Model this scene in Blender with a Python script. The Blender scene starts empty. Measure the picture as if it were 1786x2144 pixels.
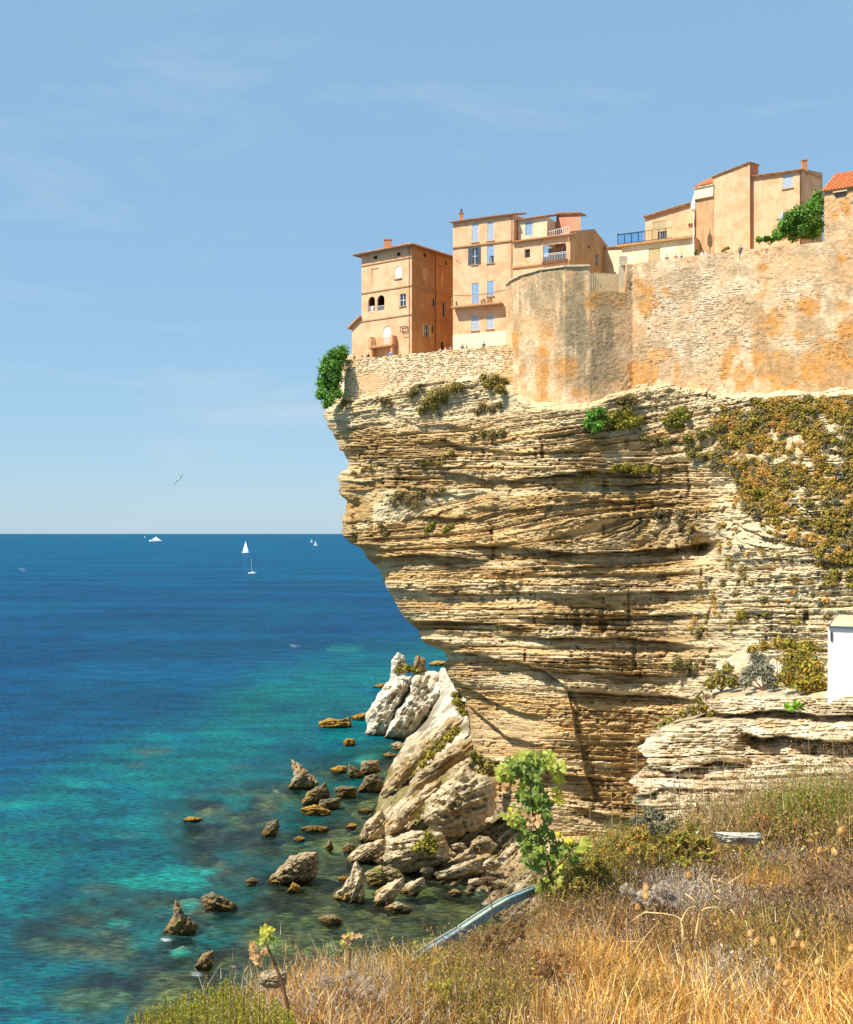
import bpy, math, random
import numpy as np
from mathutils import Vector, Matrix

# ------------------------------------------------------------------ camera, sky, sun, exposure
sc = bpy.context.scene
COL = sc.collection
F, CX, HY, CZ = 2400.0, 893.0, 1117.0, 40.0      # focal length and horizon in photo pixels, eye height above the sea
cam = bpy.data.cameras.new('camera')
cam.sensor_fit = 'VERTICAL'; cam.sensor_height = 24.0
cam.lens = 24.0 * F / 2144.0
cam.shift_y = (HY - 1072.0) / 2144.0
cam.clip_start = 0.1; cam.clip_end = 120000.0
camo = bpy.data.objects.new('camera', cam); COL.objects.link(camo)
camo.location = (0, 0, CZ); camo.rotation_euler = (math.radians(90), 0, 0)
sc.camera = camo

SUN_AZ = math.atan2(-0.82, -0.57)   # direction to the sun, clockwise from +Y
SUN_EL = math.radians(52)
sdir = Vector((math.sin(SUN_AZ) * math.cos(SUN_EL), math.cos(SUN_AZ) * math.cos(SUN_EL), math.sin(SUN_EL)))
sl = bpy.data.lights.new('sun', 'SUN'); sl.energy = 5.0; sl.angle = math.radians(0.53); sl.color = (1.0, 0.95, 0.87)
so = bpy.data.objects.new('sun', sl); COL.objects.link(so)
so.rotation_euler = sdir.to_track_quat('Z', 'Y').to_euler()
so.location = (-60, -40, 140)

world = bpy.data.worlds.new('World'); sc.world = world; world.use_nodes = True
wn = world.node_tree.nodes; wl = world.node_tree.links
wn.clear()
wout = wn.new('ShaderNodeOutputWorld'); wbg = wn.new('ShaderNodeBackground')
sky = wn.new('ShaderNodeTexSky'); sky.sky_type = 'NISHITA'; sky.sun_disc = False
sky.sun_elevation = SUN_EL; sky.sun_rotation = SUN_AZ
sky.air_density = 1.0; sky.dust_density = 0.25; sky.ozone_density = 1.5; sky.altitude = 40
tc = wn.new('ShaderNodeTexCoord')
mp = wn.new('ShaderNodeMapping'); mp.inputs['Scale'].default_value = (1.6, 1.6, 6.0)
mp.inputs['Rotation'].default_value = (0.0, 0.35, 0.0)
cn = wn.new('ShaderNodeTexNoise'); cn.inputs['Scale'].default_value = 2.2; cn.inputs['Detail'].default_value = 9
cn.inputs['Roughness'].default_value = 0.62; cn.inputs['Distortion'].default_value = 0.7
cr = wn.new('ShaderNodeMapRange'); cr.inputs['From Min'].default_value = 0.53; cr.inputs['From Max'].default_value = 0.85
cr.inputs['To Min'].default_value = 0.0; cr.inputs['To Max'].default_value = 0.38
mx = wn.new('ShaderNodeMixRGB'); mx.inputs['Color2'].default_value = (7.6, 8.0, 8.3, 1)
wl.new(tc.outputs['Generated'], mp.inputs['Vector']); wl.new(mp.outputs['Vector'], cn.inputs['Vector'])
wl.new(cn.outputs['Fac'], cr.inputs['Value']); wl.new(cr.outputs['Result'], mx.inputs['Fac'])
hz = wn.new('ShaderNodeMixRGB'); hz.inputs['Fac'].default_value = 0.56; hz.inputs['Color2'].default_value = (3.85, 7.0, 10.1, 1)   # thin even veil over the whole sky
wl.new(sky.outputs['Color'], hz.inputs['Color1'])
wl.new(hz.outputs['Color'], mx.inputs['Color1']); wl.new(mx.outputs['Color'], wbg.inputs['Color'])
wbg.inputs['Strength'].default_value = 0.066
wl.new(wbg.outputs['Background'], wout.inputs['Surface'])

sc.view_settings.view_transform = 'Standard'; sc.view_settings.look = 'None'
sc.view_settings.exposure = 0.60; sc.view_settings.gamma = 1.0
sc.render.engine = 'CYCLES'
sc.cycles.max_bounces = 6; sc.cycles.transparent_max_bounces = 12
sc.cycles.caustics_reflective = False; sc.cycles.caustics_refractive = False

# ------------------------------------------------------------------ helpers
rng = np.random.default_rng(7)
random.seed(7)
def lin(r, g, b):
    f = lambda c: (c / 255 / 12.92) if c / 255 <= 0.04045 else ((c / 255 + 0.055) / 1.055) ** 2.4
    c = (f(r), f(g), f(b)); L = .3 * c[0] + .55 * c[1] + .15 * c[2]      # base colours, a little darker than the swatch
    return tuple(max(.004, .86 * (L + (k - L) * 0.98)) for k in c)
def P(px, py, Y):                       # photo pixel at a distance -> world point
    return np.array([(px - CX) * Y / F, Y, CZ + (HY - py) * Y / F])
def Pn(px, py, Y):
    return np.stack([(px - CX) * Y / F, Y + 0 * px, CZ + (HY - py) * Y / F], -1)
def ysea(py): return CZ * F / (py - HY)
def sstep(a, b, x):
    t = np.clip((x - a) / (b - a), 0, 1); return t * t * (3 - 2 * t)
_tab = rng.random((8, 256, 256))
def vnoise(x, y, s=0):
    t = _tab[s % 8]; x = x + 37.7 * s + 1000; y = y + 91.3 * s + 1000
    xi = np.floor(x).astype(int); yi = np.floor(y).astype(int); fx = x - xi; fy = y - yi
    fx = fx * fx * (3 - 2 * fx); fy = fy * fy * (3 - 2 * fy)
    a = t[xi % 256, yi % 256]; b = t[(xi + 1) % 256, yi % 256]; c = t[xi % 256, (yi + 1) % 256]; d = t[(xi + 1) % 256, (yi + 1) % 256]
    return (a * (1 - fx) + b * fx) * (1 - fy) + (c * (1 - fx) + d * fx) * fy
def fbm(x, y, s=0, o=4):
    v = 0; a = 0.5; n = 0
    for i in range(o):
        v = v + a * vnoise(x, y, s + i); n += a; x = x * 2.03; y = y * 2.03; a *= 0.5
    return v / n
def hash1(a, b, s=0):
    return _tab[s % 8][np.mod(a, 256).astype(int), np.mod(b, 256).astype(int)]

MATS = {}
def mat(name): return MATS[name]
def new_mat(name):
    m = bpy.data.materials.new(name); m.use_nodes = True; MATS[name] = m
    nt = m.node_tree; b = nt.nodes['Principled BSDF']; return m, nt, b
def noise_node(nt, scale, detail=6, rough=0.6, vec=None, mapping=None):
    n = nt.nodes.new('ShaderNodeTexNoise'); n.inputs['Scale'].default_value = scale
    n.inputs['Detail'].default_value = detail; n.inputs['Roughness'].default_value = rough
    g = nt.nodes.new('ShaderNodeNewGeometry'); src = g.outputs['Position']
    if mapping:
        mpn = nt.nodes.new('ShaderNodeMapping'); mpn.inputs['Scale'].default_value = mapping
        nt.links.new(src, mpn.inputs['Vector']); src = mpn.outputs['Vector']
    nt.links.new(src, n.inputs['Vector']); return n
def ramp(nt, src, lo, hi, a, b):
    r = nt.nodes.new('ShaderNodeMapRange')
    r.inputs['From Min'].default_value = lo; r.inputs['From Max'].default_value = hi
    r.inputs['To Min'].default_value = a; r.inputs['To Max'].default_value = b
    nt.links.new(src, r.inputs['Value']); return r.outputs['Result']
def mixcol(nt, fac, c1, c2, mode='MIX'):
    m = nt.nodes.new('ShaderNodeMixRGB'); m.blend_type = mode
    for k, v in (('Fac', fac), ('Color1', c1), ('Color2', c2)):
        if isinstance(v, (int, float)): m.inputs[k].default_value = v
        elif isinstance(v, tuple): m.inputs[k].default_value = (*v[:3], 1)
        else: nt.links.new(v, m.inputs[k])
    return m.outputs['Color']
def bump(nt, b, h, strength, dist):
    n = nt.nodes.new('ShaderNodeBump'); n.inputs['Strength'].default_value = strength; n.inputs['Distance'].default_value = dist
    nt.links.new(h, n.inputs['Height']); nt.links.new(n.outputs['Normal'], b.inputs['Normal'])
def simple(name, rgb, rough=0.8, var=0.25, scale=3.0, spec=0.25, bumpd=0.0, metal=0.0):
    m, nt, b = new_mat(name)
    n = noise_node(nt, scale)
    f = ramp(nt, n.outputs['Fac'], 0.3, 0.7, 1 - var, 1 + var)
    mm = nt.nodes.new('ShaderNodeVectorMath'); mm.operation = 'SCALE'; mm.inputs[0].default_value = rgb
    nt.links.new(f, mm.inputs['Scale']); nt.links.new(mm.outputs['Vector'], b.inputs['Base Color'])
    b.inputs['Roughness'].default_value = rough; b.inputs['Specular IOR Level'].default_value = spec; b.inputs['Metallic'].default_value = metal
    if bumpd: bump(nt, b, n.outputs['Fac'], 1.0, bumpd)
    return m
def attr_mat(name, scale=2.0, var=0.25, rough=0.9, bd=0.05, mapping=None, spec=0.15, scale2=None, trans=0.0):
    m, nt, b = new_mat(name)
    a = nt.nodes.new('ShaderNodeAttribute'); a.attribute_name = 'col'
    n = noise_node(nt, scale, 8, 0.65, mapping=mapping)
    f = ramp(nt, n.outputs['Fac'], 0.3, 0.7, 1 - var, 1 + var)
    mm = nt.nodes.new('ShaderNodeVectorMath'); mm.operation = 'SCALE'
    nt.links.new(a.outputs['Color'], mm.inputs[0]); nt.links.new(f, mm.inputs['Scale'])
    nt.links.new(mm.outputs['Vector'], b.inputs['Base Color'])
    b.inputs['Roughness'].default_value = rough; b.inputs['Specular IOR Level'].default_value = spec
    if bd: bump(nt, b, n.outputs['Fac'], 1.0, bd)
    if trans:
        t = nt.nodes.new('ShaderNodeBsdfTranslucent'); nt.links.new(mm.outputs['Vector'], t.inputs['Color'])
        mxs = nt.nodes.new('ShaderNodeMixShader'); mxs.inputs['Fac'].default_value = trans
        nt.links.new(b.outputs['BSDF'], mxs.inputs[1]); nt.links.new(t.outputs['BSDF'], mxs.inputs[2])
        nt.links.new(mxs.outputs['Shader'], nt.nodes['Material Output'].inputs['Surface'])
    return m

def tag(o, label=None, cat=None, group=None, kind=None):
    if label: o['label'] = label
    if cat: o['category'] = cat
    if group: o['group'] = group
    if kind: o['kind'] = kind
    return o
def parent_to(o, p):
    o.parent = p
    if p is not None: o.matrix_parent_inverse = p.matrix_basis.inverted() if p.parent is None else (p.parent.matrix_basis @ p.matrix_parent_inverse @ p.matrix_basis).inverted() if False else Matrix.Translation(-Vector(WLOC.get(p.name, (0, 0, 0))))
    return o
WLOC = {}
def empty(name, loc, label=None, cat=None, group=None):
    o = bpy.data.objects.new(name, None); COL.objects.link(o); o.location = [float(v) for v in loc]; WLOC[o.name] = tuple(o.location)
    o.empty_display_size = 0.5
    return tag(o, label, cat, group)
def mesh_np(name, V, FQ=None, FT=None, material=None, col=None, parent=None, smooth=False, origin=None):
    V = np.asarray(V, dtype=np.float64).reshape(-1, 3)
    if origin is None: origin = np.zeros(3)
    origin = np.asarray(origin, dtype=float)
    me = bpy.data.meshes.new(name)
    me.vertices.add(len(V)); me.vertices.foreach_set('co', (V - origin).astype(np.float32).ravel())
    nq = 0 if FQ is None else len(FQ); nt = 0 if FT is None else len(FT)
    idx = []
    if nq: idx.append(np.asarray(FQ).ravel())
    if nt: idx.append(np.asarray(FT).ravel())
    idx = np.concatenate(idx).astype(np.int32)
    me.loops.add(len(idx)); me.loops.foreach_set('vertex_index', idx)
    me.polygons.add(nq + nt)
    starts = np.concatenate([np.arange(nq) * 4, nq * 4 + np.arange(nt) * 3]).astype(np.int32)
    me.polygons.foreach_set('loop_start', starts)
    me.polygons.foreach_set('use_smooth', np.full(nq + nt, smooth))
    me.update(calc_edges=True)
    if col is not None:
        c = np.ones((len(V), 4), np.float32); c[:, :3] = np.asarray(col).reshape(-1, 3)
        at = me.color_attributes.new('col', 'FLOAT_COLOR', 'POINT'); at.data.foreach_set('color', c.ravel())
    if material is not None: me.materials.append(mat(material) if isinstance(material, str) else material)
    o = bpy.data.objects.new(name, me); COL.objects.link(o)
    o.location = origin; WLOC[o.name] = tuple(origin)
    if parent is not None: parent_to(o, parent)
    return o
def quads_grid(h, w, base=0, wrap=False):
    i, j = np.meshgrid(np.arange(h - 1), np.arange(w if wrap else w - 1), indexing='ij')
    j2 = (j + 1) % w
    return base + np.stack([i * w + j, i * w + j2, (i + 1) * w + j2, (i + 1) * w + j], -1).reshape(-1, 4)

class MB:                                # collects boxes, prisms and tubes for one mesh
    def __init__(s): s.v = []; s.q = []; s.t = []; s.n = 0
    def add(s, v, q=(), t=()):
        b = s.n
        for p in v: s.v.append(tuple(float(a) for a in p))
        s.q += [tuple(b + i for i in f) for f in q]; s.t += [tuple(b + i for i in f) for f in t]; s.n += len(v)
    def quad(s, a, b, c, d): s.add([a, b, c, d], [(0, 1, 2, 3)])
    def tri(s, a, b, c): s.add([a, b, c], [], [(0, 1, 2)])
    def obox(s, o, e1, e2, e3):          # oriented box: corner and three edge vectors
        o, e1, e2, e3 = (np.asarray(k, float) for k in (o, e1, e2, e3))
        s.add([o, o + e1, o + e1 + e2, o + e2, o + e3, o + e1 + e3, o + e1 + e2 + e3, o + e2 + e3],
              [(0, 3, 2, 1), (4, 5, 6, 7), (0, 1, 5, 4), (1, 2, 6, 5), (2, 3, 7, 6), (3, 0, 4, 7)])
    def box(s, x0, y0, z0, x1, y1, z1): s.obox((x0, y0, z0), (x1 - x0, 0, 0), (0, y1 - y0, 0), (0, 0, z1 - z0))
    def tube(s, pts, radii, n=6, cap=True):
        pts = [np.asarray(p, float) for p in pts]
        rings = []
        for i, p in enumerate(pts):
            d = pts[min(i + 1, len(pts) - 1)] - pts[max(i - 1, 0)]; d = d / (np.linalg.norm(d) + 1e-9)
            a = np.cross(d, (0, 0, 1) if abs(d[2]) < 0.9 else (1, 0, 0)); a /= np.linalg.norm(a); b = np.cross(d, a)
            r = radii[i] if hasattr(radii, '__len__') else radii
            rings.append([p + r * (math.cos(2 * math.pi * k / n) * a + math.sin(2 * math.pi * k / n) * b) for k in range(n)])
        v = [p for rg in rings for p in rg]; q = []; t = []
        for i in range(len(pts) - 1):
            for k in range(n): q.append((i * n + k, i * n + (k + 1) % n, (i + 1) * n + (k + 1) % n, (i + 1) * n + k))
        if cap:
            for k in range(1, n - 1): t.append((0, k + 1, k)); t.append(((len(pts) - 1) * n, (len(pts) - 1) * n + k, (len(pts) - 1) * n + k + 1))
        s.add(v, q, t)
    def build(s, name, material, parent=None, smooth=False, origin=None, kind=None):
        o = mesh_np(name, s.v, s.q or None, s.t or None, material, None, parent, smooth, origin)
        if kind: o['kind'] = kind
        return o

# ------------------------------------------------------------------ materials
# cliff: colour comes from the attribute, relief from stretched noise along the beds
m, nt, b = new_mat('cliff')
a = nt.nodes.new('ShaderNodeAttribute'); a.attribute_name = 'col'
n1 = noise_node(nt, 1.0, 8, 0.7, mapping=(0.30, 0.30, 6.0))
n2 = noise_node(nt, 0.35, 6, 0.6)
n3 = noise_node(nt, 3.2, 6, 0.7)
f1 = ramp(nt, n1.outputs['Fac'], 0.3, 0.7, 0.72, 1.22)
c1 = mixcol(nt, 1.0, a.outputs['Color'], f1, 'MULTIPLY')
f2 = ramp(nt, n2.outputs['Fac'], 0.42, 0.62, 0.0, 0.14)
c2 = mixcol(nt, f2, c1, lin(208, 166, 100))
nt.links.new(c2, b.inputs['Base Color'])
ad = nt.nodes.new('ShaderNodeMath'); ad.operation = 'MULTIPLY_ADD'; ad.inputs[1].default_value = 0.35
nt.links.new(n3.outputs['Fac'], ad.inputs[0]); nt.links.new(n1.outputs['Fac'], ad.inputs[2])
bump(nt, b, ad.outputs[0], 1.0, 0.5)
b.inputs['Roughness'].default_value = 0.95; b.inputs['Specular IOR Level'].default_value = 0.1
attr_mat('rock', 1.6, 0.28, 0.92, 0.22)
attr_mat('masonry', 3.0, 0.22, 0.95, 0.06)
attr_mat('leaf', 4.0, 0.15, 0.6, 0, spec=0.25, trans=0.3)
attr_mat('dry', 9.0, 0.15, 0.8, 0, spec=0.15, trans=0.25)
attr_mat('soil', 5.0, 0.35, 0.95, 0.03)
attr_mat('bed', 1.2, 0.45, 0.95, 0.2)
def plaster(name, rgb, streak=0.35):
    m, nt, b = new_mat(name)
    n1 = noise_node(nt, 0.8, 8, 0.7); n2 = noise_node(nt, 1.0, 6, 0.65, mapping=(1.6, 1.6, 0.22)); n3 = noise_node(nt, 6.0, 5, 0.6)
    c = mixcol(nt, ramp(nt, n1.outputs['Fac'], 0.40, 0.66, 0, 0.6), rgb, tuple(k * 1.22 for k in rgb))
    c = mixcol(nt, ramp(nt, n2.outputs['Fac'], 0.50, 0.72, 0, streak), c, (rgb[0] * 0.62, rgb[1] * 0.50, rgb[2] * 0.42))
    n4 = noise_node(nt, 0.45, 9, 0.75)
    c = mixcol(nt, ramp(nt, n4.outputs['Fac'], 0.49, 0.56, 0, 0.65), c, (rgb[0] * .86, rgb[1] * .74, rgb[2] * .62))
    c = mixcol(nt, ramp(nt, n3.outputs['Fac'], 0.55, 0.75, 0, 0.30), c, (rgb[0] * 0.7, rgb[1] * 0.66, rgb[2] * 0.6))
    nt.links.new(c, b.inputs['Base Color']); b.inputs['Roughness'].default_value = 0.95; b.inputs['Specular IOR Level'].default_value = 0.1
    bump(nt, b, n3.outputs['Fac'], 0.8, 0.03)
plaster('plaster_ochre', lin(228, 172, 124))
plaster('plaster_peach', lin(240, 188, 144))
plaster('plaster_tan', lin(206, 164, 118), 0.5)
plaster('plaster_pale', lin(238, 214, 172))
plaster('plaster_cream', lin(238, 218, 182))
plaster('plaster_weathered_shade', lin(204, 148, 92), 0.7)  # streaks are real stains; darker, more orange base paints in shade and bounce light
plaster('plaster_pink', lin(214, 150, 118))
simple('trim', lin(190, 146, 98), 0.9, 0.2)
simple('shutter_blue', lin(160, 188, 214), 0.6, 0.12)
simple('shutter_grey', lin(196, 204, 210), 0.6, 0.1)
simple('shutter_white', lin(240, 236, 226), 0.6, 0.06)
simple('shutter_dark', lin(74, 92, 104), 0.6, 0.2)
simple('shutter_beige', lin(214, 190, 140), 0.7, 0.12)
simple('white_paint', lin(240, 238, 232), 0.5, 0.05)
simple('window_glass', (0.03, 0.045, 0.06), 0.08, 0.2, 2.0, 0.6)
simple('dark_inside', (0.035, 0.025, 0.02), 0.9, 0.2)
simple('wood', lin(120, 80, 50), 0.8, 0.3)
simple('iron', (0.05, 0.045, 0.04), 0.6, 0.3)
simple('rail_cream', lin(214, 178, 120), 0.7, 0.15)
simple('screen_green', lin(22, 70, 74), 0.6, 0.15)
simple('glass_blue', lin(90, 140, 190), 0.15, 0.15, 1.0, 0.6)
simple('tile', lin(200, 136, 96), 0.9, 0.45, 5.0)
simple('tile_red', lin(200, 116, 66), 0.9, 0.5, 5.0)
simple('tile_pink', lin(210, 140, 112), 0.9, 0.3, 5.0)
simple('brick_chimney', lin(206, 140, 92), 0.9, 0.3)
simple('lime_white', lin(240, 222, 186), 0.9, 0.12, 1.5)
plaster('hut_white', lin(226, 226, 222), 0.22)
simple('hut_roof', lin(226, 186, 146), 0.9, 0.15)
simple('bark', lin(110, 82, 56), 0.9, 0.35, 8.0)
simple('stem_brown', lin(122, 88, 56), 0.8, 0.35, 30.0)
simple('stem_pale', lin(226, 190, 130), 0.8, 0.25, 30.0)
simple('sail', (0.85, 0.85, 0.84), 0.7, 0.03)
simple('hull', (0.82, 0.83, 0.84), 0.4, 0.03)
simple('gull_grey', lin(170, 176, 182), 0.8, 0.1)
simple('gull_dark', lin(60, 60, 62), 0.8, 0.1)
simple('terrace_stone', lin(214, 190, 150), 0.9, 0.2)
simple('slab_white', lin(232, 224, 210), 0.9, 0.14, 9.0, bumpd=0.01)
simple('seed', lin(230, 184, 112), 0.9, 0.2, 60.0)
simple('paint_turquoise', lin(120, 206, 200), 0.8, 0.3, 6.0)
simple('terracotta', lin(190, 100, 60), 0.9, 0.2)
simple('pot_plant', (0.06, 0.10, 0.03), 0.8, 0.4)

# ------------------------------------------------------------------ the cliff
SIL_PY = [700, 840, 859, 876, 903, 919, 941, 946, 966, 982, 989, 1005, 1035, 1053, 1065, 1088, 1121, 1138, 1145, 1168, 1188, 1214, 1234, 1247, 1281, 1300, 1317, 1338, 1349, 1361, 1376, 1390, 1414, 1441, 1465, 1493, 1560, 1700, 1960]
SIL_PX = [716, 700, 678, 680, 691, 703, 708, 721, 728, 726, 710, 708, 713, 728, 725, 716, 718, 733, 754, 766, 793, 803, 809, 822, 839, 852, 875, 880, 897, 930, 940, 930, 938, 952, 975, 980, 990, 1010, 1010]
TOP_PX = [660, 719, 787, 840, 869, 903, 982, 1005, 1053, 1075, 1100, 1200, 1240, 1290, 1310, 1400, 1480, 1560, 1860]
TOP_PY = [838, 832, 832, 826, 810, 801, 800, 790, 800, 842, 860, 862, 850, 832, 816, 816, 826, 834, 830]
RIM_PX = [600, 715, 893, 1055, 1075, 1130, 1180, 1240, 1330, 1500, 1725, 1860]
RIM_Y = [160.5, 156.2, 150.2, 144.0, 141.0, 137.0, 135.8, 135.8, 137.0, 133.0, 127.0, 123.5]

_rx = np.arange(400, 2100, 4.0); _k = np.exp(-0.5 * (np.arange(-20, 21) / 6.5) ** 2); _k /= _k.sum()
def smooth_tab(xs, ys): return np.convolve(np.pad(np.interp(_rx, xs, ys), 20, 'edge'), _k, 'valid')
RIM_T = smooth_tab(RIM_PX, RIM_Y); TOP_T = smooth_tab(TOP_PX, TOP_PY)
def layers(n, mean, seed):
    r = np.random.default_rng(seed); h = mean * np.exp(r.normal(0, 0.55, n)); e = np.concatenate([[0], np.cumsum(h)])
    return e, r.random(n)
LAY = [layers(160, 34, 1), layers(500, 12, 2), layers(1200, 5.0, 3)]
def strata(zs, px, k, bw, seed, power=1.6):
    e, v = LAY[k]; z = np.mod(zs, e[-1] * 0.98)
    i = np.clip(np.searchsorted(e, z, side='right') - 1, 0, len(v) - 1)
    t = (z - e[i]) / (e[i + 1] - e[i])
    off = hash1(i, i * 7 + 3, seed) * 9
    bx = px / bw + off + 0.6 * vnoise(px / bw * 1.7, i * 3.1, seed)
    bi = np.floor(bx); f = bx - bi; f = sstep(0.40, 0.60, f)
    rv = hash1(bi, i, seed) * (1 - f) + hash1(bi + 1, i, seed) * f
    prot = 0.45 * v[i] + 0.55 * rv
    return prot * (1 - 0.75 * t ** power) , i, t, rv

# ledges with real depth: lip polyline (photo px), step back below the lip (m), height over which it comes forward again (px)
LEDGE = [
 ([(852, 880), (880, 892), (940, 888), (965, 893)], 1.6, 26),
 ([(880, 926), (930, 920), (960, 934), (1080, 946), (1220, 940)], 1.5, 34),
 ([(930, 985), (1010, 1000), (1060, 1004), (1240, 984), (1330, 988)], 2.4, 44),
 ([(720, 1008), (760, 1010), (800, 1000), (880, 996)], 0.9, 26),
 ([(860, 1022), (960, 1036), (1010, 1030)], 1.0, 22),
 ([(850, 1084), (920, 1080), (1000, 1086)], 1.5, 26),
 ([(1000, 1062), (1100, 1066), (1240, 1046), (1400, 1052)], 1.0, 24),
 ([(1180, 1016), (1300, 1013), (1450, 1010)], 1.7, 22),
 ([(780, 1166), (860, 1160), (960, 1164), (1010, 1172)], 2.4, 66),
 ([(1005, 1140), (1080, 1146), (1200, 1156), (1350, 1152), (1450, 1140), (1500, 1128)], 2.8, 52),
 ([(1030, 1200), (1180, 1202), (1330, 1198), (1460, 1200)], 0.8, 26),
 ([(800, 1228), (900, 1240), (1010, 1244), (1060, 1240)], 1.8, 46),
 ([(1060, 1238), (1200, 1242), (1350, 1238), (1480, 1234)], 1.9, 44),
 ([(1090, 1290), (1250, 1296), (1400, 1286), (1490, 1286)], 1.6, 30),
 ([(860, 1300), (940, 1300), (1060, 1306), (1100, 1318)], 1.9, 44),
 ([(1060, 1330), (1180, 1334), (1300, 1332), (1440, 1350)], 2.5, 40),
 ([(920, 1362), (980, 1366), (1080, 1382), (1140, 1402), (1190, 1440)], 3.6, 62),
 ([(1130, 1396), (1250, 1406), (1350, 1410), (1430, 1414)], 1.9, 40),
 ([(1180, 1446), (1280, 1452), (1400, 1456), (1480, 1468)], 1.9, 30),
 ([(948, 1420), (1020, 1462), (1080, 1490), (1140, 1496)], 1.8, 30),
 ([(975, 1470), (1010, 1500), (1060, 1540), (1120, 1556)], 2.6, 46),
 ([(1030, 1590), (1100, 1606), (1180, 1618), (1240, 1626)], 4.2, 74),
 ([(1215, 1688), (1270, 1706), (1340, 1712)], 3.2, 50),
 ([(1030, 1764), (1080, 1790), (1130, 1830)], 3.0, 60),
 ([(1090, 1100), (1180, 1084), (1240, 1070)], 0.6, 20),
 ([(1490, 1170), (1600, 1166), (1786, 1176)], 0.6, 20),
 ([(1480, 1262), (1600, 1254), (1786, 1262)], 0.5, 18),
]
def cliff_depth(px, py):
    S = np.interp(py, SIL_PY, SIL_PX)
    Y = np.interp(px, _rx, RIM_T)
    recL = np.interp(py, [740, 850, 950, 1119, 1250, 1350, 1450, 1550, 1650, 1750, 1850, 1960], [0, 0, 0.2, 0.4, 0.6, 1.4, 2.6, 3.0, 3.0, 2.5, -3, -9])
    recR = np.interp(py, [740, 832, 1000, 1150, 1340, 1500, 1960], [0, 0, -5.0, -10.0, -12, -13, -16])
    wr = sstep(1390, 1600, px + 26 * (fbm(px / 60, py / 40, 5) - 0.5))
    Y = Y + recL * (1 - wr) + recR * wr
    top = np.interp(px, _rx, TOP_T)
    top = top + 22 * (fbm(px / 40, px * 0 + 4, 3, 4) - .5)
    above = np.clip(top - py, 0, None)
    Y = Y + above * 0.14
    # big undulation
    und = (fbm(px / 170, py / 120, 1, 3) - 0.5)
    Y = Y - und * 2.0 * sstep(20, 120, px - S)
    warp = 16 * (fbm(px / 240, py / 110, 3, 4) - 0.5)
    led = 0 * px
    for pts, d, h in LEDGE:
        xs = [p[0] for p in pts]; ys = [p[1] for p in pts]
        lip = np.interp(px, xs, ys) + 9 * (fbm(px / 34, 0 * px + d * 11 + ys[0], 2, 4) - 0.5)
        end = sstep(xs[0] - 26, xs[0] + 30, px) * (1 - sstep(xs[-1] - 34, xs[-1] + 26, px))
        amp = 0.68 * d * end * (0.65 + 0.7 * fbm(px / 70, py / 300 + ys[0], 4, 3))
        t = (py - lip)
        below = np.where(t > 0, np.clip(1 - t / h, 0, 1) ** 1.25 * sstep(0, 3.0, t), 0)
        ab = np.where(t <= 0, np.exp(t / 13.0), np.clip(1 - t / 3.0, 0, 1))
        led = led + amp * (below - 0.30 * ab)
    Y = Y + led
    # fallen-away corner: left block stands forward of the right one
    lx = np.interp(py, [1400, 1450, 1540, 1620, 1660, 1720], [1172, 1188, 1206, 1226, 1240, 1240]) + 6 * (fbm(py / 24, py * 0, 6) - 0.5)
    side = px - lx
    on = sstep(1400, 1470, py) * (1 - sstep(1640, 1720, py))
    Y = Y + on * np.where(side > 0, 0.8 * np.exp(-side / 14.0) * sstep(0, 5, side), -0.8 * np.exp(side / 40.0))
    # cave and vertical cracks
    Y = Y + 5.0 * np.exp(-(((px - 1476) / 26) ** 2 + ((py - 1147) / 22) ** 2))
    for cx, y0, y1, dd, ww in ((1030, 1090, 1190, .8, 4), (1484, 1200, 1420, .7, 4), (1440, 960, 1060, 0.6, 4), (748, 1040, 1150, 1.8, 10)):
        c = cx + 44 * (fbm(py / 34, 0 * py + cx, 2, 4) - 0.5)
        Y = Y + dd * np.exp(-((px - c) / ww) ** 2) * sstep(y0, y0 + 20, py) * (1 - sstep(y1 - 30, y1, py))
    # beds
    dip = np.interp(py, [780, 900, 980, 1030, 1090, 1150, 1250, 1400, 1480, 1560, 1700], [0.16, 0.15, -0.02, 0.03, 0.22, 0.05, 0.015, -0.02, -0.06, -0.02, -0.10])
    zs = py + dip * (px - 1100) + warp + 400
    sm = 0.40 + 0.60 * np.clip(1 - 1.3 * np.exp(-(((px - 1060) / 95) ** 2 + ((py - 1530) / 45) ** 2)) - 1.2 * np.exp(-(((px - 1130) / 130) ** 2 + ((py - 1700) / 70) ** 2)), 0, 1)
    s0, i0, t0, r0 = strata(zs, px, 0, 120, 1)
    s1, i1, t1, r1 = strata(zs + 4 * (vnoise(px / 40, py / 20, 6) - .5), px, 1, 80, 2)
    s2, i2, t2, r2 = strata(zs + 2 * (vnoise(px / 18, py / 9, 7) - .5), px, 2, 34, 3)
    A = (0.30 + 0.95 * fbm(px / 130, py / 60, 4, 3)) * (.6 + .4 * sstep(850, 960, py))
    nose = sstep(0, 30, px - S)
    rt = wr
    joint = sstep(.70, .92, t1) * (hash1(i1, i1 * 11 + 5, 4) > .35) * sstep(.35, .55, vnoise(px / 60, i1 * 2.3, 5))
    joint2 = sstep(.6, .95, t2) * sstep(.45, .6, vnoise(px / 30, i2 * 1.7, 6))
    Y = Y - sm * A * (s0 * 0.8 + s1 * 1.05 + s2 * 0.62) + sm * (.65 + .35 * sstep(850, 960, py)) * (0.55 * joint + 0.28 * joint2)
    vc = sstep(.80, .90, fbm(px / 26, py / 90 + 7, 5, 2)); Y = Y + sm * .9 * vc
    pit = sstep(.66, .76, fbm(px / 11, py / 7, 6, 2)) * sstep(.45, .6, fbm(px / 90, py / 60, 1, 2)); Y = Y + .5 * pit
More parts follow.
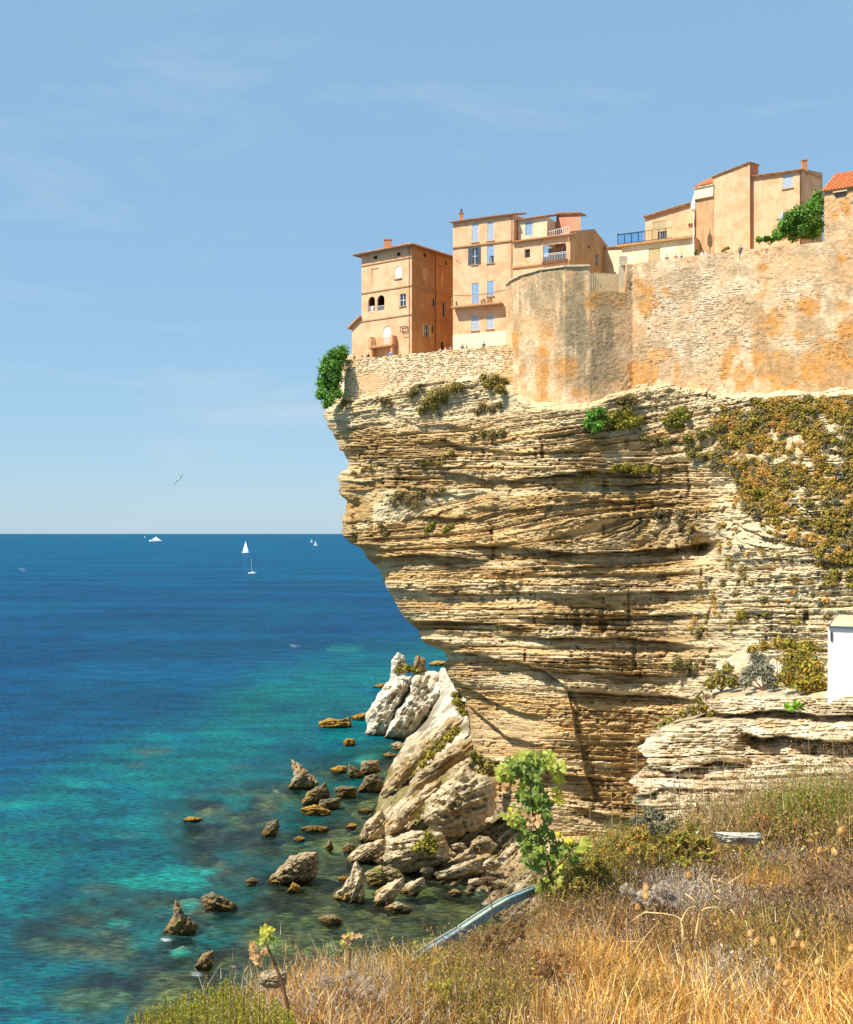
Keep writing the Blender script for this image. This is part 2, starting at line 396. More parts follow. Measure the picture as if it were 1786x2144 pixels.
    Y = Y - (0.55 * (fbm(px / 12, py / 6, 2, 3) - 0.5) + .30 * (fbm(px / 4.5, py / 3, 5, 2) - .5)) * (0.35 + 0.65 * sm)
    # rounded nose
    tt = np.clip((px - S) / 55.0, 0, 1)
    Y = Y + 7.5 * (1 - np.sqrt(np.clip(1 - (1 - tt) ** 2, 0, 1)))
    return Y, (i0, i1, r1, wr, zs, sm)
TAN = np.array(lin(240, 200, 136)); PALE = np.array(lin(250, 230, 186)); BROWN = np.array(lin(178, 140, 84)); GREY = np.array(lin(190, 168, 130)); ORANGE = np.array(lin(216, 170, 100)); SMOOTHC = np.array(lin(222, 192, 146))
def mixv(a, b, f): return a * (1 - f[..., None]) + b * f[..., None]
def poly_mask(px, py, pts, soft):        # soft inside test for a polygon given in photo pixels
    n = len(pts); inside = np.zeros(px.shape, bool); dist = np.full(px.shape, 1e9)
    for i in range(n):
        (x0, y0), (x1, y1) = pts[i], pts[(i + 1) % n]
        cond = ((y0 > py) != (y1 > py)) & (px < (x1 - x0) * (py - y0) / (y1 - y0 + 1e-9) + x0)
        inside ^= cond
        dx, dy = x1 - x0, y1 - y0; t = np.clip(((px - x0) * dx + (py - y0) * dy) / (dx * dx + dy * dy + 1e-9), 0, 1)
        dist = np.minimum(dist, np.hypot(px - x0 - t * dx, (py - y0 - t * dy) * 1.0))
    sd = np.where(inside, dist, -dist)
    return sstep(-soft, soft, sd)
HILL = [(1500, 880), (1560, 850), (1640, 838), (1860, 835), (1860, 1220), (1740, 1200), (1700, 1140), (1640, 1120), (1590, 1090), (1560, 1060), (1545, 1010), (1510, 980), (1490, 960), (1520, 920)]
def cliff_color(px, py, info):
    i0, i1, r1, wr, zs, sm = info
    c = np.broadcast_to(TAN, px.shape + (3,)).copy()
    h = hash1(i1, i1 * 3 + 1, 5); h0 = hash1(i0, i0 * 5 + 2, 6)
    c = mixv(c, PALE, 0.75 * sstep(0.40, 0.8, h) + 0.2 * r1)
    br = sstep(0.50, 0.62, fbm(px / 80, zs / 13, 2, 5)) * (0.72 - 0.5 * wr)
    c = mixv(c, BROWN, np.clip(br + 0.25 * sstep(0.75, 1, h0), 0, 1))
    c = mixv(c, ORANGE, 0.38 * sstep(0.56, 0.72, fbm(px / 70, zs / 30, 6, 4)))
    c = mixv(c, GREY, 0.35 * sstep(0.55, 0.7, fbm(px / 50, zs / 22, 3, 4)) * (1 - 0.6 * wr) * sstep(900, 1000, py))
    c = mixv(c, PALE, 0.95 * wr * sstep(0.1, 0.5, fbm(px / 40, py / 30, 1, 3)))
    c = mixv(c, PALE, 0.55 * (1 - sstep(840, 930, py)))
    c = mixv(c, np.array(lin(158, 128, 74)), .75 * poly_mask(px, py, HILL, 24) * sstep(.34, .52, fbm(px / 45, py / 34, 3, 4)))
    c = mixv(c, SMOOTHC, 1 - np.clip(sm * 1.6 - .3, 0, 1))
    c *= (0.88 + 0.24 * fbm(px / 14, py / 6, 4, 3))[..., None]
    return c
def build_cliff():
    rows = np.concatenate([np.arange(742, 1750, 1.75), np.arange(1750, 1962, 5.0)]); W = 580; NB = 14
    u = np.linspace(0, 1, W)
    PY = np.repeat(rows[:, None], W, 1)
    S = np.interp(rows, SIL_PY, SIL_PX)[:, None] + 13 * (fbm(rows / 11, rows * 0 + 3, 1, 4) - 0.5)[:, None]
    PX = S + u[None, :] ** 1.0 * (1862 - S)
    Y, info = cliff_depth(PX, PY)
    V = Pn(PX, PY, Y); C = cliff_color(PX, PY, info)
    back = []
    k = np.arange(NB, 0, -1)
    bx = V[:, :1, 0] + k[None, :] * 1.6 + 1.2 * (fbm(k[None, :] * 0.7, rows[:, None] / 25, 3) - 0.5) - 0.4
    by = V[:, :1, 1] + k[None, :] ** 1.25 * 2.2
    bz = np.repeat(V[:, :1, 2], NB, 1)
    VB = np.stack([bx, by, bz], -1); CB = np.repeat(C[:, :1], NB, 1)
    V = np.concatenate([VB, V], 1); C = np.concatenate([CB, C], 1)
    h, w = V.shape[:2]
    o = mesh_np('cliff', V, quads_grid(h, w), None, 'cliff', C, None, False)
    tag(o, 'layered limestone cliff overhanging the sea below the old town', None, None, 'structure')
build_cliff()
def on_cliff(px, py, out=0.3):
    Y, _ = cliff_depth(np.array([[float(px)]]), np.array([[float(py)]])); return P(px, py, float(Y[0, 0]) - out)

# ------------------------------------------------------------------ sea and sea bed
def pol(px, pts): return np.interp(px, [p[0] for p in pts], [p[1] for p in pts])
TURQ = [(1000, 1335), (760, 1362), (560, 1410), (380, 1500), (200, 1580), (60, 1640), (-200, 1700), (-700, 1760), (-700, 2700), (1300, 2700), (1300, 1335)]
REEF = [(860, 1552), (760, 1580), (640, 1606), (560, 1625), (420, 1650), (340, 1690), (350, 1760), (400, 1800), (430, 1850), (330, 1866), (180, 1872), (80, 1920), (20, 1965), (90, 2000), (210, 2010), (180, 2060), (90, 2085), (110, 2120), (260, 2130), (240, 2200), (300, 2400), (1400, 2400), (1400, 1552)]
BROWNZ = [(820, 1600), (740, 1690), (640, 1780), (560, 1880), (520, 1960), (430, 2010), (330, 2060), (270, 2140), (330, 2400), (1400, 2400), (1400, 1600)]
POOLS = [([(230, 1846), (300, 1834), (420, 1838), (446, 1852), (400, 1864), (280, 1860)], 1.0), ([(350, 1812), (460, 1818), (450, 1832), (330, 1834)], .7), ([(375, 1890), (400, 1884), (425, 1893), (405, 1902), (380, 1897)], .8), ([(225, 1928), (268, 1924), (272, 1934), (232, 1938)], .8),
         ([(352, 1990), (395, 1986), (400, 1998), (362, 2003)], .9), ([(735, 1590), (790, 1575), (800, 1586), (760, 1600)], .9), ([(130, 1630), (210, 1634), (230, 1646), (150, 1650)], .35), ([(-10, 1680), (70, 1676), (80, 1688), (0, 1692)], .3), ([(690, 1352), (760, 1356), (740, 1366), (680, 1364)], .4)]
SHOALS = [([(275, 1572), (330, 1566), (368, 1567), (350, 1578), (300, 1581)], .85), ([(255, 1600), (290, 1596), (312, 1602), (280, 1610)], .6), ([(165, 1858), (200, 1850), (258, 1857), (230, 1868), (175, 1866)], .8), ([(35, 1978), (80, 1964), (150, 1976), (120, 1992), (60, 1992)], .8), ([(115, 2090), (150, 2070), (270, 2068), (280, 2090), (220, 2112), (130, 2112)], .85), ([(240, 1746), (290, 1742), (310, 1748), (260, 1756)], .4), ([(470, 1600), (510, 1598), (530, 1606), (490, 1612)], .45)]
def sea_px(X, Y): return CX + X * F / Y, HY + CZ * F / Y
def shallow_fields(px, py):
    wob = 26 * (fbm(px / 70, py / 26, 1, 4) - .5)
    tq = poly_mask(px + wob, py + wob * .5, TURQ, 46)
    rf = poly_mask(px + wob * 2.4, py + wob, REEF, 34)
    bz = poly_mask(px + wob, py + wob * .5, BROWNZ, 26)
    pl = 0 * px; sh = 0 * px
    w2 = 12 * (fbm(px / 22, py / 8, 3, 3) - .5)
    for p, a in POOLS: pl = np.maximum(pl, a * poly_mask(px + w2, py + w2 * .5, p, 5))
    for p, a in SHOALS: sh = np.maximum(sh, a * poly_mask(px + w2, py + w2 * .5, p, 6))
    return tq, rf, bz, pl, sh
def blob(PX, PY, x, y, rx, ry): return np.exp(-(((PX - x) / rx) ** 2 + ((PY - y) / ry) ** 2))
FOAM = [(422, 1940, 18, 4), (434, 1912, 12, 3), (500, 2022, 24, 3), (345, 1968, 12, 3), (590, 1656, 14, 2), (412, 2040, 12, 3), (620, 1352, 5, 1.2), (50, 1192, 3, 1)]
def build_sea():
    py = np.concatenate([HY + np.geomspace(0.9, 200, 90), np.arange(1320, 2420, 4.6)])
    px = np.arange(-700, 2500, 9.0)
    PX, PY = np.meshgrid(px, py)
    Y = CZ * F / (PY - HY); X = (PX - CX) * Y / F
    tq, rf, bz, pl, sh = shallow_fields(PX, PY)
    deep = np.array([0.000, 0.044, 0.106]); mid = np.array([0.0, 0.066, 0.122]); turq = np.array([0.0, 0.124, 0.112]); green = np.array([0.006, 0.088, 0.064])
    C = np.broadcast_to(deep, PX.shape + (3,)).copy()
    far = sstep(1300, 1119, PY)
    C = mixv(C, np.array([0.0, 0.070, 0.142]), far)
    C = mixv(C, mid, 0.5 * sstep(0.45, 0.7, fbm(X / 60, Y / 140, 2, 4)))
    C = mixv(C, turq, tq * (0.42 + 0.45 * sstep(0.32, 0.68, fbm(PX / 70, PY / 16, 5, 5))))
    C = mixv(C, np.array([0, .040, .060]), 0.7 * tq * (1 - rf) * sstep(0.50, 0.66, fbm(PX / 80, PY / 22, 6, 4)) * (1 - 0.6 * sstep(1750, 1500, PY)))
    C = mixv(C, green, 0.6 * rf)
    C = mixv(C, np.array([.040, .072, .040]), 0.45 * rf * sstep(.42, .6, fbm(PX / 50, PY / 18, 7, 4)))
    C = mixv(C, np.array([.088, .084, .036]), 0.8 * bz * (.6 + .4 * sstep(.35, .6, fbm(PX / 40, PY / 16, 2, 4))))
    C = mixv(C, np.array([.006, .30, .235]), np.clip(pl * .9, 0, 1)); C = mixv(C, np.array([.062, .120, .078]), np.clip(sh * .8, 0, 1))
    # clarity: how far the bed shows through
    rfn = rf * (0.35 + 1.0 * sstep(.34, .60, fbm(PX / 60, PY / 22, 4, 4)))
    clar = np.clip(0.62 * rfn * (1 - pl) + 0.36 * bz * (1 - pl) + 0.25 * pl + 0.3 * sh, 0, 0.85)
    for fx, fy, fw, fh in FOAM: C = mixv(C, np.array([.75, .8, .8]), np.clip(1.9 * blob(PX, PY, fx, fy, fw, fh) * sstep(.4, .7, fbm(PX / 7, PY / 3, 2, 3)) - .1, 0, .8))
    h, w = PX.shape
    V = np.stack([X, Y, 0 * X], -1)
    o = mesh_np('sea', V, quads_grid(h, w), None, None, C, None, True)
    at = o.data.attributes.new('clarity', 'FLOAT', 'POINT'); at.data.foreach_set('value', clar.astype(np.float32).ravel())
    m, nt, b = new_mat('water')
    a = nt.nodes.new('ShaderNodeAttribute'); a.attribute_name = 'col'
    cl = nt.nodes.new('ShaderNodeAttribute'); cl.attribute_name = 'clarity'
    w1 = noise_node(nt, 1.5, 5, 0.65, mapping=(0.55, 1.5, 1.0)); w2 = noise_node(nt, 0.09, 4, 0.55, mapping=(1.0, 2.4, 1.0)); w3 = noise_node(nt, 0.008, 5, 0.55, mapping=(0.8, 2.6, 1.0))
    f = ramp(nt, w1.outputs['Fac'], 0.40, 0.60, 0.45, 1.55)
    g = ramp(nt, w3.outputs['Fac'], 0.35, 0.65, 0.78, 1.22)
    g2 = ramp(nt, w2.outputs['Fac'], 0.36, 0.64, 0.74, 1.26)
    ml = nt.nodes.new('ShaderNodeMath'); ml.operation = 'MULTIPLY'; nt.links.new(f, ml.inputs[0]); nt.links.new(g, ml.inputs[1])
    ml2 = nt.nodes.new('ShaderNodeMath'); ml2.operation = 'MULTIPLY'; nt.links.new(ml.outputs[0], ml2.inputs[0]); nt.links.new(g2, ml2.inputs[1])
    mm = nt.nodes.new('ShaderNodeVectorMath'); mm.operation = 'SCALE'; nt.links.new(a.outputs['Color'], mm.inputs[0]); nt.links.new(ml2.outputs[0], mm.inputs['Scale'])
    hs = nt.nodes.new('ShaderNodeMath'); hs.operation = 'MULTIPLY_ADD'; hs.inputs[1].default_value = 2.2
    nt.links.new(w2.outputs['Fac'], hs.inputs[0]); nt.links.new(w1.outputs['Fac'], hs.inputs[2])
    bn = nt.nodes.new('ShaderNodeBump'); bn.inputs['Strength'].default_value = 1.0; bn.inputs['Distance'].default_value = 0.42
    nt.links.new(hs.outputs[0], bn.inputs['Height'])
    df = nt.nodes.new('ShaderNodeBsdfDiffuse'); nt.links.new(mm.outputs['Vector'], df.inputs['Color']); nt.links.new(bn.outputs['Normal'], df.inputs['Normal'])
    tr = nt.nodes.new('ShaderNodeBsdfTransparent'); rp = ramp(nt, ml2.outputs[0], .4, 1.7, .30, 1.05); nt.links.new(mixcol(nt, 1.0, (0.66, 0.90, 0.78), rp, 'MULTIPLY'), tr.inputs['Color'])
    gl = nt.nodes.new('ShaderNodeBsdfGlossy'); gl.inputs['Roughness'].default_value = 0.12; nt.links.new(bn.outputs['Normal'], gl.inputs['Normal'])
    gl.inputs['Color'].default_value = (0.75, 0.85, 0.95, 1)
    m1 = nt.nodes.new('ShaderNodeMixShader'); nt.links.new(cl.outputs['Fac'], m1.inputs['Fac']); nt.links.new(df.outputs[0], m1.inputs[1]); nt.links.new(tr.outputs[0], m1.inputs[2])
    fr = nt.nodes.new('ShaderNodeFresnel'); fr.inputs['IOR'].default_value = 1.33; nt.links.new(bn.outputs['Normal'], fr.inputs['Normal'])
    fm = nt.nodes.new('ShaderNodeMath'); fm.operation = 'MULTIPLY'; fm.inputs[1].default_value = 0.45; nt.links.new(fr.outputs[0], fm.inputs[0])
    fc = nt.nodes.new('ShaderNodeMath'); fc.operation = 'MINIMUM'; fc.inputs[1].default_value = 0.12; nt.links.new(fm.outputs[0], fc.inputs[0])
    m2 = nt.nodes.new('ShaderNodeMixShader'); nt.links.new(fc.outputs[0], m2.inputs['Fac']); nt.links.new(m1.outputs[0], m2.inputs[1]); nt.links.new(gl.outputs[0], m2.inputs[2])
    nt.links.new(m2.outputs[0], nt.nodes['Material Output'].inputs['Surface'])
    o.data.materials.append(m)
    tag(o, 'blue sea turning turquoise over the shallows', None, None, 'structure')
    # bed
    xs = np.arange(-100, 46, 0.65); ys = np.arange(80, 290, 0.8)
    X, Y = np.meshgrid(xs, ys); _t = CZ / (CZ + 1.1); PX, PY = sea_px(X * _t, Y * _t)
    tq, rf, bz, pl, sh = shallow_fields(PX, PY)
    n = fbm(X / 5.0, Y / 7.0, 2, 5); n2 = sstep(.3, .7, fbm(X / 1.6, Y / 2.0, 4, 4))
    Z = -1.7 + 0.5 * rf + 0.3 * bz + 0.5 * sh + (n - .5) * 1.3 * rf + (n2 - .5) * .4 * rf + .5 * pl
    Z = np.minimum(Z, -0.25)
    sand = np.array(lin(226, 226, 190)); weed = np.array(lin(80, 62, 40)); rockc = np.array(lin(176, 138, 88)); red = np.array(lin(118, 70, 60)); algae = np.array(lin(140, 138, 74))
    C = np.broadcast_to(rockc, X.shape + (3,)).copy()
    C = mixv(C, weed, sstep(0.42, 0.62, fbm(X / 6, Y / 8, 1, 5)))
    C = mixv(C, algae, 0.8 * sstep(0.5, 0.66, fbm(X / 4, Y / 7, 3, 4)))
    C = mixv(C, red, 0.75 * sstep(0.55, 0.68, fbm(X / 5, Y / 5, 6, 4)))
    C = mixv(C, np.array(lin(200, 168, 104)), 0.85 * bz * sstep(0.36, 0.56, n))
    C = mixv(C, np.array(lin(150, 160, 120)), np.clip(sh, 0, 1))
    C = mixv(C, sand * 1.05, np.clip(pl * 1.2, 0, 1))
    C *= (0.45 + 0.95 * n2)[..., None]
    h, w = X.shape
    o = mesh_np('seabed', np.stack([X, Y, Z], -1), quads_grid(h, w), None, 'bed', C, None, True)
    tag(o, 'weedy rock and sand under the shallow water', None, None, 'structure')
build_sea()

# ------------------------------------------------------------------ rocks
def rock(label, outline, base_py=None, T=None, c=None, ang=40, amp=None, seed=1, tone=0, Y=None, segs=96, rings=22, e=1.6, group='boulders along the shore', name='boulder', strip=7.0, below=6, moss=0.0, stain=True, q=0.62, wet=True):
    segs = int(segs * .74); rings = int(rings * .74) + 2
    pts = np.array(outline, float)
    wdt = pts[:, 0].max() - pts[:, 0].min(); hgt = pts[:, 1].max() - pts[:, 1].min()
    if base_py is None: base_py = pts[:, 1].max()
    Yb = ysea(base_py) if Y is None else Y
    if T is None: T = 0.36 * min(wdt, hgt * 1.6) * Yb / F
    Yc = Yb + (T * 0.8 if Y is None else 0)
    if below: pts[:, 1] = np.where(pts[:, 1] > pts[:, 1].max() - 0.22 * hgt, pts[:, 1] + below, pts[:, 1])
    cc = pts.mean(0) if c is None else np.array(c, float)
    n = len(pts); seg = np.roll(pts, -1, 0) - pts; L = np.hypot(seg[:, 0], seg[:, 1]); cum = np.concatenate([[0], np.cumsum(L)])
    t = np.linspace(0, cum[-1], segs, endpoint=False)
    bx = np.interp(t, cum, np.append(pts[:, 0], pts[0, 0])); by = np.interp(t, cum, np.append(pts[:, 1], pts[0, 1]))
    jt = 0.055 * min(wdt, hgt); k = np.arange(segs)
    bx = bx + jt * (fbm(np.sin(k / segs * 6.283) * 5 + 9, np.cos(k / segs * 6.283) * 5 + seed * 3.7, 1, 3) - .5) * 2
    by = by + jt * (fbm(np.sin(k / segs * 6.283) * 5 + 30, np.cos(k / segs * 6.283) * 5 + seed * 5.1, 2, 3) - .5) * 2
    r = np.linspace(0.0, 1.0, rings) ** 0.85; r[0] = 0.004
    PX = cc[0] + r[:, None] * (bx - cc[0])[None]; PY = cc[1] + r[:, None] * (by - cc[1])[None]
    prof = np.clip(1 - r[:, None] ** e, 0, 1) ** q * np.ones((1, segs))
    a = math.radians(ang); ss = PX * math.sin(a) + PY * math.cos(a); al = PX * math.cos(a) - PY * math.sin(a)
    amp = (0.15 * T + 0.10 if amp is None else amp) * (1.5 if wet else 1.15)
    edge = np.clip((1 - r[:, None]) * 4, 0, 1) * np.ones((1, segs))
    wv = ss + strip * 1.3 * (fbm(al / 40, ss / 30, seed, 3) - .5)
    st, i1, t1, r1 = strata(wv * (12.0 / strip) + seed * 41, al, 1, 60, seed)
    st2, i2, t2, r2 = strata(wv * (12.0 / strip) + seed * 17, al, 2, 26, seed + 1)
    d = (st - .4) * amp * 1.5 + (st2 - .4) * amp * .6 + (fbm(PX / (wdt * .22), PY / (hgt * .22) + seed, 3, 4) - .5) * T * 0.55 + (fbm(PX / (3 + wdt * .05), PY / (2.5 + hgt * .04) + seed, 6, 4) - .5) * T * .35 + (.5 - np.abs(fbm(PX / (wdt * .16), PY / (hgt * .12) + seed * 2, 4, 3) - .5) * 4) * T * .16
    Yf = Yc - T * prof - d * edge
    Ybk = Yc + T * 0.75 * prof
    Vf = Pn(PX, PY, Yf); Vb = Pn(PX, PY, Ybk)[:-1]
    base = np.array([lin(170, 150, 116), lin(214, 204, 182), lin(122, 108, 82), lin(172, 130, 60), lin(196, 176, 140)][tone])
    C = np.broadcast_to(base, PX.shape + (3,)).copy()
    C = mixv(C, base * 1.15, 0.6 * sstep(.4, .8, hash1(i1, i1 * 3 + seed, 4)))
    C = mixv(C, base * np.array([.45, .40, .33]), 0.75 * sstep(.54, .70, fbm(al / 26, wv / 7 + seed, 5, 4)))
    if stain: C = mixv(C, np.array(lin(176, 134, 52)), 0.6 * sstep(.58, .70, fbm(PX / 22, PY / 12 + seed * 7, 6, 3)) * (0.4 if tone == 1 else .7))
    if moss: C = mixv(C, np.array(lin(120, 118, 40)), moss * sstep(.46, .60, fbm(PX / 30 + seed, PY / 18, 7, 4)))
    if wet:                               # tide line of dark weed and ochre just above the water
        Zf = Vf[..., 2]; C = mixv(C, np.array(lin(150, 112, 44)), 0.75 * (1 - sstep(0.7, 1.5, Zf + .7 * fbm(PX / 8, PY / 8, 3, 3)))); C = mixv(C, np.array(lin(58, 48, 34)), 0.9 * (1 - sstep(0.25, 0.85, Zf + .3 * fbm(PX / 6, PY / 6, 5, 3))))
    h = rings
    V = np.concatenate([Vf.reshape(-1, 3), Vb.reshape(-1, 3)]); CC = np.concatenate([C.reshape(-1, 3), C[:-1].reshape(-1, 3)])
    fq = quads_grid(h, segs, 0, True)
    off = h * segs
    bq = quads_grid(h - 1, segs, off, True)[:, ::-1]
    j = np.arange(segs); j2 = (j + 1) % segs
    con = np.stack([off + (h - 2) * segs + j, off + (h - 2) * segs + j2, (h - 1) * segs + j2, (h - 1) * segs + j], -1)[:, ::-1]
    o = mesh_np(name, V, np.concatenate([fq, bq, con]), None, 'rock', CC, None, False, origin=V.mean(0))
    return tag(o, label, 'rock', group, 'thing')

def build_shore():                        # the broken slope at the cliff foot, running away along the shore
    LB_PY = [1396, 1420, 1460, 1505, 1545, 1590, 1640, 1700, 1760, 1800, 1830, 1870, 1905, 1925]
    LB_PX = [925, 915, 912, 890, 850, 824, 800, 775, 757, 735, 850, 960, 1010, 1030]
    rows = np.arange(1398, 1926, 2.1); W = 170; u = np.linspace(0, 1, W)
    PY = np.repeat(rows[:, None], W, 1); L = np.interp(rows, LB_PY, LB_PX)[:, None] + 10 * (fbm(rows / 16, rows * 0, 5, 3) - .5)[:, None]
    R = np.interp(rows, [1398, 1440, 1500, 1560, 1640, 1760, 1925], [945, 975, 1000, 1040, 1090, 1150, 1220])[:, None]
    PX = L + u * (R - L)
    Ys = np.minimum(ysea(PY), 226.0)
    yr = np.interp(rows, [1398, 1450, 1500, 1545, 1600, 1700, 1800, 1850, 1925], [215, 196, 172, 160, 150, 144, 134, 128, 119])[:, None]
    Y = (Ys + 1.5) * (1 - u ** 0.55) + np.minimum(yr, Ys - 0.0) * u ** 0.55
    a = math.radians(44); ss = PX * math.sin(a) + PY * math.cos(a); al = PX * math.cos(a) - PY * math.sin(a)
    wv = ss + 22 * (fbm(al / 120, ss / 60, 3, 3) - .5)
    st, i1, t1, r1 = strata(wv * 0.8 + 91, al, 0, 130, 4); s2, i2, t2, r2 = strata(wv * 1.3 + 17, al, 1, 60, 5); s3, *_ = strata(wv * 1.5 + 17, al, 2, 30, 5)
    ed = np.clip(u * 12, 0, 1)
    Y = Y - ed * (st * 3.6 + s2 * 1.3 + s3 * .5 + 3.0 * (fbm(PX / 40, PY / 26, 6, 4) - .5) + 1.6 * (fbm(PX / 9, PY / 7, 2, 4) - .5)) + 2
    V = Pn(PX, PY, Y)
    base = np.array(lin(176, 152, 114)); C = np.broadcast_to(base, PX.shape + (3,)).copy()
    C = mixv(C, np.array(lin(206, 186, 152)), sstep(.4, .8, r2))
    C = mixv(C, np.array(lin(216, 206, 184)), sstep(1600, 1480, PY) * .8)
    C = mixv(C, np.array(lin(110, 92, 62)), 0.75 * sstep(1440, 1600, PY + 60) * sstep(.48, .64, fbm(al / 40, wv / 9, 5, 4)))
    C = mixv(C, np.array(lin(116, 106, 46)), 0.75 * sstep(.52, .62, fbm(al / 50, wv / 16, 2, 4)) * sstep(1880, 1780, PY) * sstep(1460, 1540, PY))
    o = mesh_np('rocky_shore', V, quads_grid(*PX.shape), None, 'rock', C, None, False)
    tag(o, 'broken tilted limestone slope at the foot of the cliff', None, None, 'structure')
build_shore()
G2 = 'rocks standing in the shallows'
_rb = random.Random(77)
for _i, (_x, _y, _w, _h, _Y, _lab) in enumerate([(1010, 1770, 60, 40, 135, 'shadowed block deep under the great overhanging boulder'), (960, 1775, 40, 26, 135.5, 'wedge stone between the broad boulder and the shadowed block'), (1030, 1810, 46, 28, 131, 'pale block on the strand right of the flat ledge of slabs'), (1000, 1846, 40, 18, 129, 'low flat stone on the strand beside the brown pool'), (1040, 1850, 44, 20, 128, 'rounded stone on the strand just above the painted kerb'), (895, 1822, 30, 18, 132, 'dark chock stone under the broad bush boulder'), (930, 1852, 22, 12, 131, 'little stone in the middle of the brown pool'), (985, 1872, 24, 10, 127, 'little flat stone nearest the painted kerb')]):
    _o = [(_x + _w / 2 * math.cos(a) * _rb.uniform(.8, 1.15), _y + _h / 2 * math.sin(a) * _rb.uniform(.8, 1.15)) for a in np.linspace(0, 6.28, 8)[:-1]]
    rock(_lab, _o, None, min(_w, _h * 1.5) * .4 * _Y / F, (_x - _w * .1, _y - _h * .15), 25, .25, 90 + _i, 4 if _i not in (0, 1, 5) else 0, Y=_Y, segs=72, rings=18, group='tilted slabs on the slope under the cliff', below=0, wet=_i > 5)
rock('tall white limestone stack leaning at the far end of the shore', [(817, 1414), (861, 1414), (867, 1426), (847, 1466), (820, 1512), (803, 1549), (764, 1546), (766, 1496), (791, 1453), (812, 1424)], 1547, 5.5, (842, 1440), 62, .5, 3, 1, e=1.3, q=.9, segs=140, rings=40, strip=14)
rock('pointed white knob on top of the leaning white stack', [(817, 1416), (820, 1383), (832, 1365), (848, 1373), (851, 1390), (850, 1416)], None, 1.6, (828, 1388), 70, .3, 5, 1, Y=229, below=0, wet=False)
rock('smaller pale knob right of the pointed white knob', [(864, 1412), (868, 1376), (878, 1371), (891, 1380), (892, 1412)], None, 1.5, (874, 1384), 60, .3, 6, 0, Y=226, below=0, wet=False)
rock('white folded slab right of the dark cleft beside the leaning stack', [(862, 1418), (895, 1403), (928, 1408), (956, 1430), (954, 1463), (932, 1490), (912, 1515), (880, 1546), (856, 1564), (812, 1556), (801, 1547), (820, 1508), (834, 1483), (857, 1449)], 1556, 8.0, (866, 1470), 55, .8, 7, 1, e=1.5, q=.8, segs=150, rings=40, strip=13)
GS = 'tilted slabs on the slope under the cliff'
rock('long upper tilted slab ending in an orange tip beside scrub', [(987, 1540), (1004, 1552), (995, 1574), (958, 1596), (898, 1640), (854, 1670), (858, 1648), (875, 1619), (931, 1573)], None, 2.6, (935, 1588), 38, .4, 8, 0, Y=157, group=GS, name='rock_slab', below=0, wet=False, segs=130, rings=30)
rock('long narrow slab left of the green strip on the slope', [(941, 1500), (978, 1506), (937, 1539), (885, 1592), (845, 1640), (803, 1676), (800, 1654), (830, 1605), (889, 1546)], None, 2.6, (880, 1580), 46, .4, 9, 4, Y=170, group=GS, name='rock_slab', below=0, wet=False, segs=130, rings=30)
rock('middle tilted slab just above the bushy boulder', [(924, 1632), (930, 1648), (883, 1700), (834, 1740), (806, 1757), (805, 1731), (850, 1685), (896, 1645)], None, 2.2, (868, 1686), 40, .4, 10, 4, Y=148, group=GS, name='rock_slab', below=0, wet=False, segs=130, rings=30)
rock('blunt pale slab end dipping into the water left of the slope', [(798, 1695), (812, 1720), (810, 1757), (768, 1770), (748, 1757), (765, 1722)], 1768, 2.4, (778, 1728), 45, .35, 11, 4, group=GS, name='rock_slab')
rock('great overhanging boulder above the black hollow at the cliff foot', [(974, 1600), (997, 1620), (1040, 1636), (1040, 1672), (1033, 1700), (1012, 1730), (978, 1748), (941, 1750), (898, 1733), (884, 1716), (889, 1682), (926, 1645)], None, 4.4, (955, 1668), 24, .55, 12, 4, Y=140, group=GS, below=0, wet=False, segs=170, rings=46, strip=9)
rock('broad boulder carrying a green bush below the great boulder', [(810, 1760), (865, 1736), (928, 1746), (936, 1771), (944, 1798), (898, 1820), (845, 1828), (804, 1803)], None, 3.4, (870, 1775), 10, .45, 13, 4, Y=134.5, group=GS, below=0, wet=False, segs=150, rings=36)
rock('low slab sliding into the sea behind the fin of rock', [(807, 1754), (814, 1770), (800, 1806), (727, 1818), (726, 1796), (753, 1770)], None, 2.0, (770, 1784), 35, .35, 14, 4, Y=140, group=GS, name='rock_slab', below=0)
rock('upright fin of pale rock with its foot in the water', [(745, 1797), (757, 1818), (763, 1871), (761, 1906), (716, 1893), (695, 1878), (714, 1861), (731, 1837)], 1898, 2.4, (752, 1840), 74, .3, 15, 4, group=GS, e=1.2, q=.95, segs=120, rings=30)
rock('mossy block wedged behind two leaning slabs', [(763, 1828), (798, 1810), (834, 1820), (848, 1838), (830, 1860), (772, 1862)], None, 1.6, (800, 1828), 20, .3, 16, 0, Y=131, group=GS, below=0, moss=.9)
rock('striped slab leaning beside the upright fin', [(845, 1835), (844, 1857), (810, 1899), (773, 1903), (790, 1864), (816, 1846)], 1900, 1.6, (812, 1868), 52, .3, 17, 4, group=GS, name='rock_slab')
rock('short striped slab leaning right of the longer striped slab', [(888, 1835), (892, 1857), (863, 1880), (836, 1869), (850, 1850)], 1878, 1.3, (866, 1854), 45, .25, 18, 4, group=GS, name='rock_slab')
rock('flat dark slab lying in brown water in front of the striped slabs', [(803, 1899), (832, 1887), (860, 1899), (857, 1911), (812, 1914)], None, 1.2, (832, 1898), 10, .2, 19, 0, group=GS, name='rock_slab')
rock('flat ledge of slabs at the right end of the brown pool', [(909, 1828), (964, 1806), (1010, 1794), (1014, 1826), (958, 1840), (915, 1841)], None, 2.0, (965, 1818), 18, .3, 20, 4, Y=131.5, group=GS, name='rock_slab', below=0)
rock('peaked boulder tucked under the great overhanging boulder', [(938, 1806), (960, 1790), (987, 1772), (1000, 1794), (972, 1812)], None, 1.4, (978, 1788), 45, .25, 21, 0, Y=133, group=GS, below=0, wet=False)
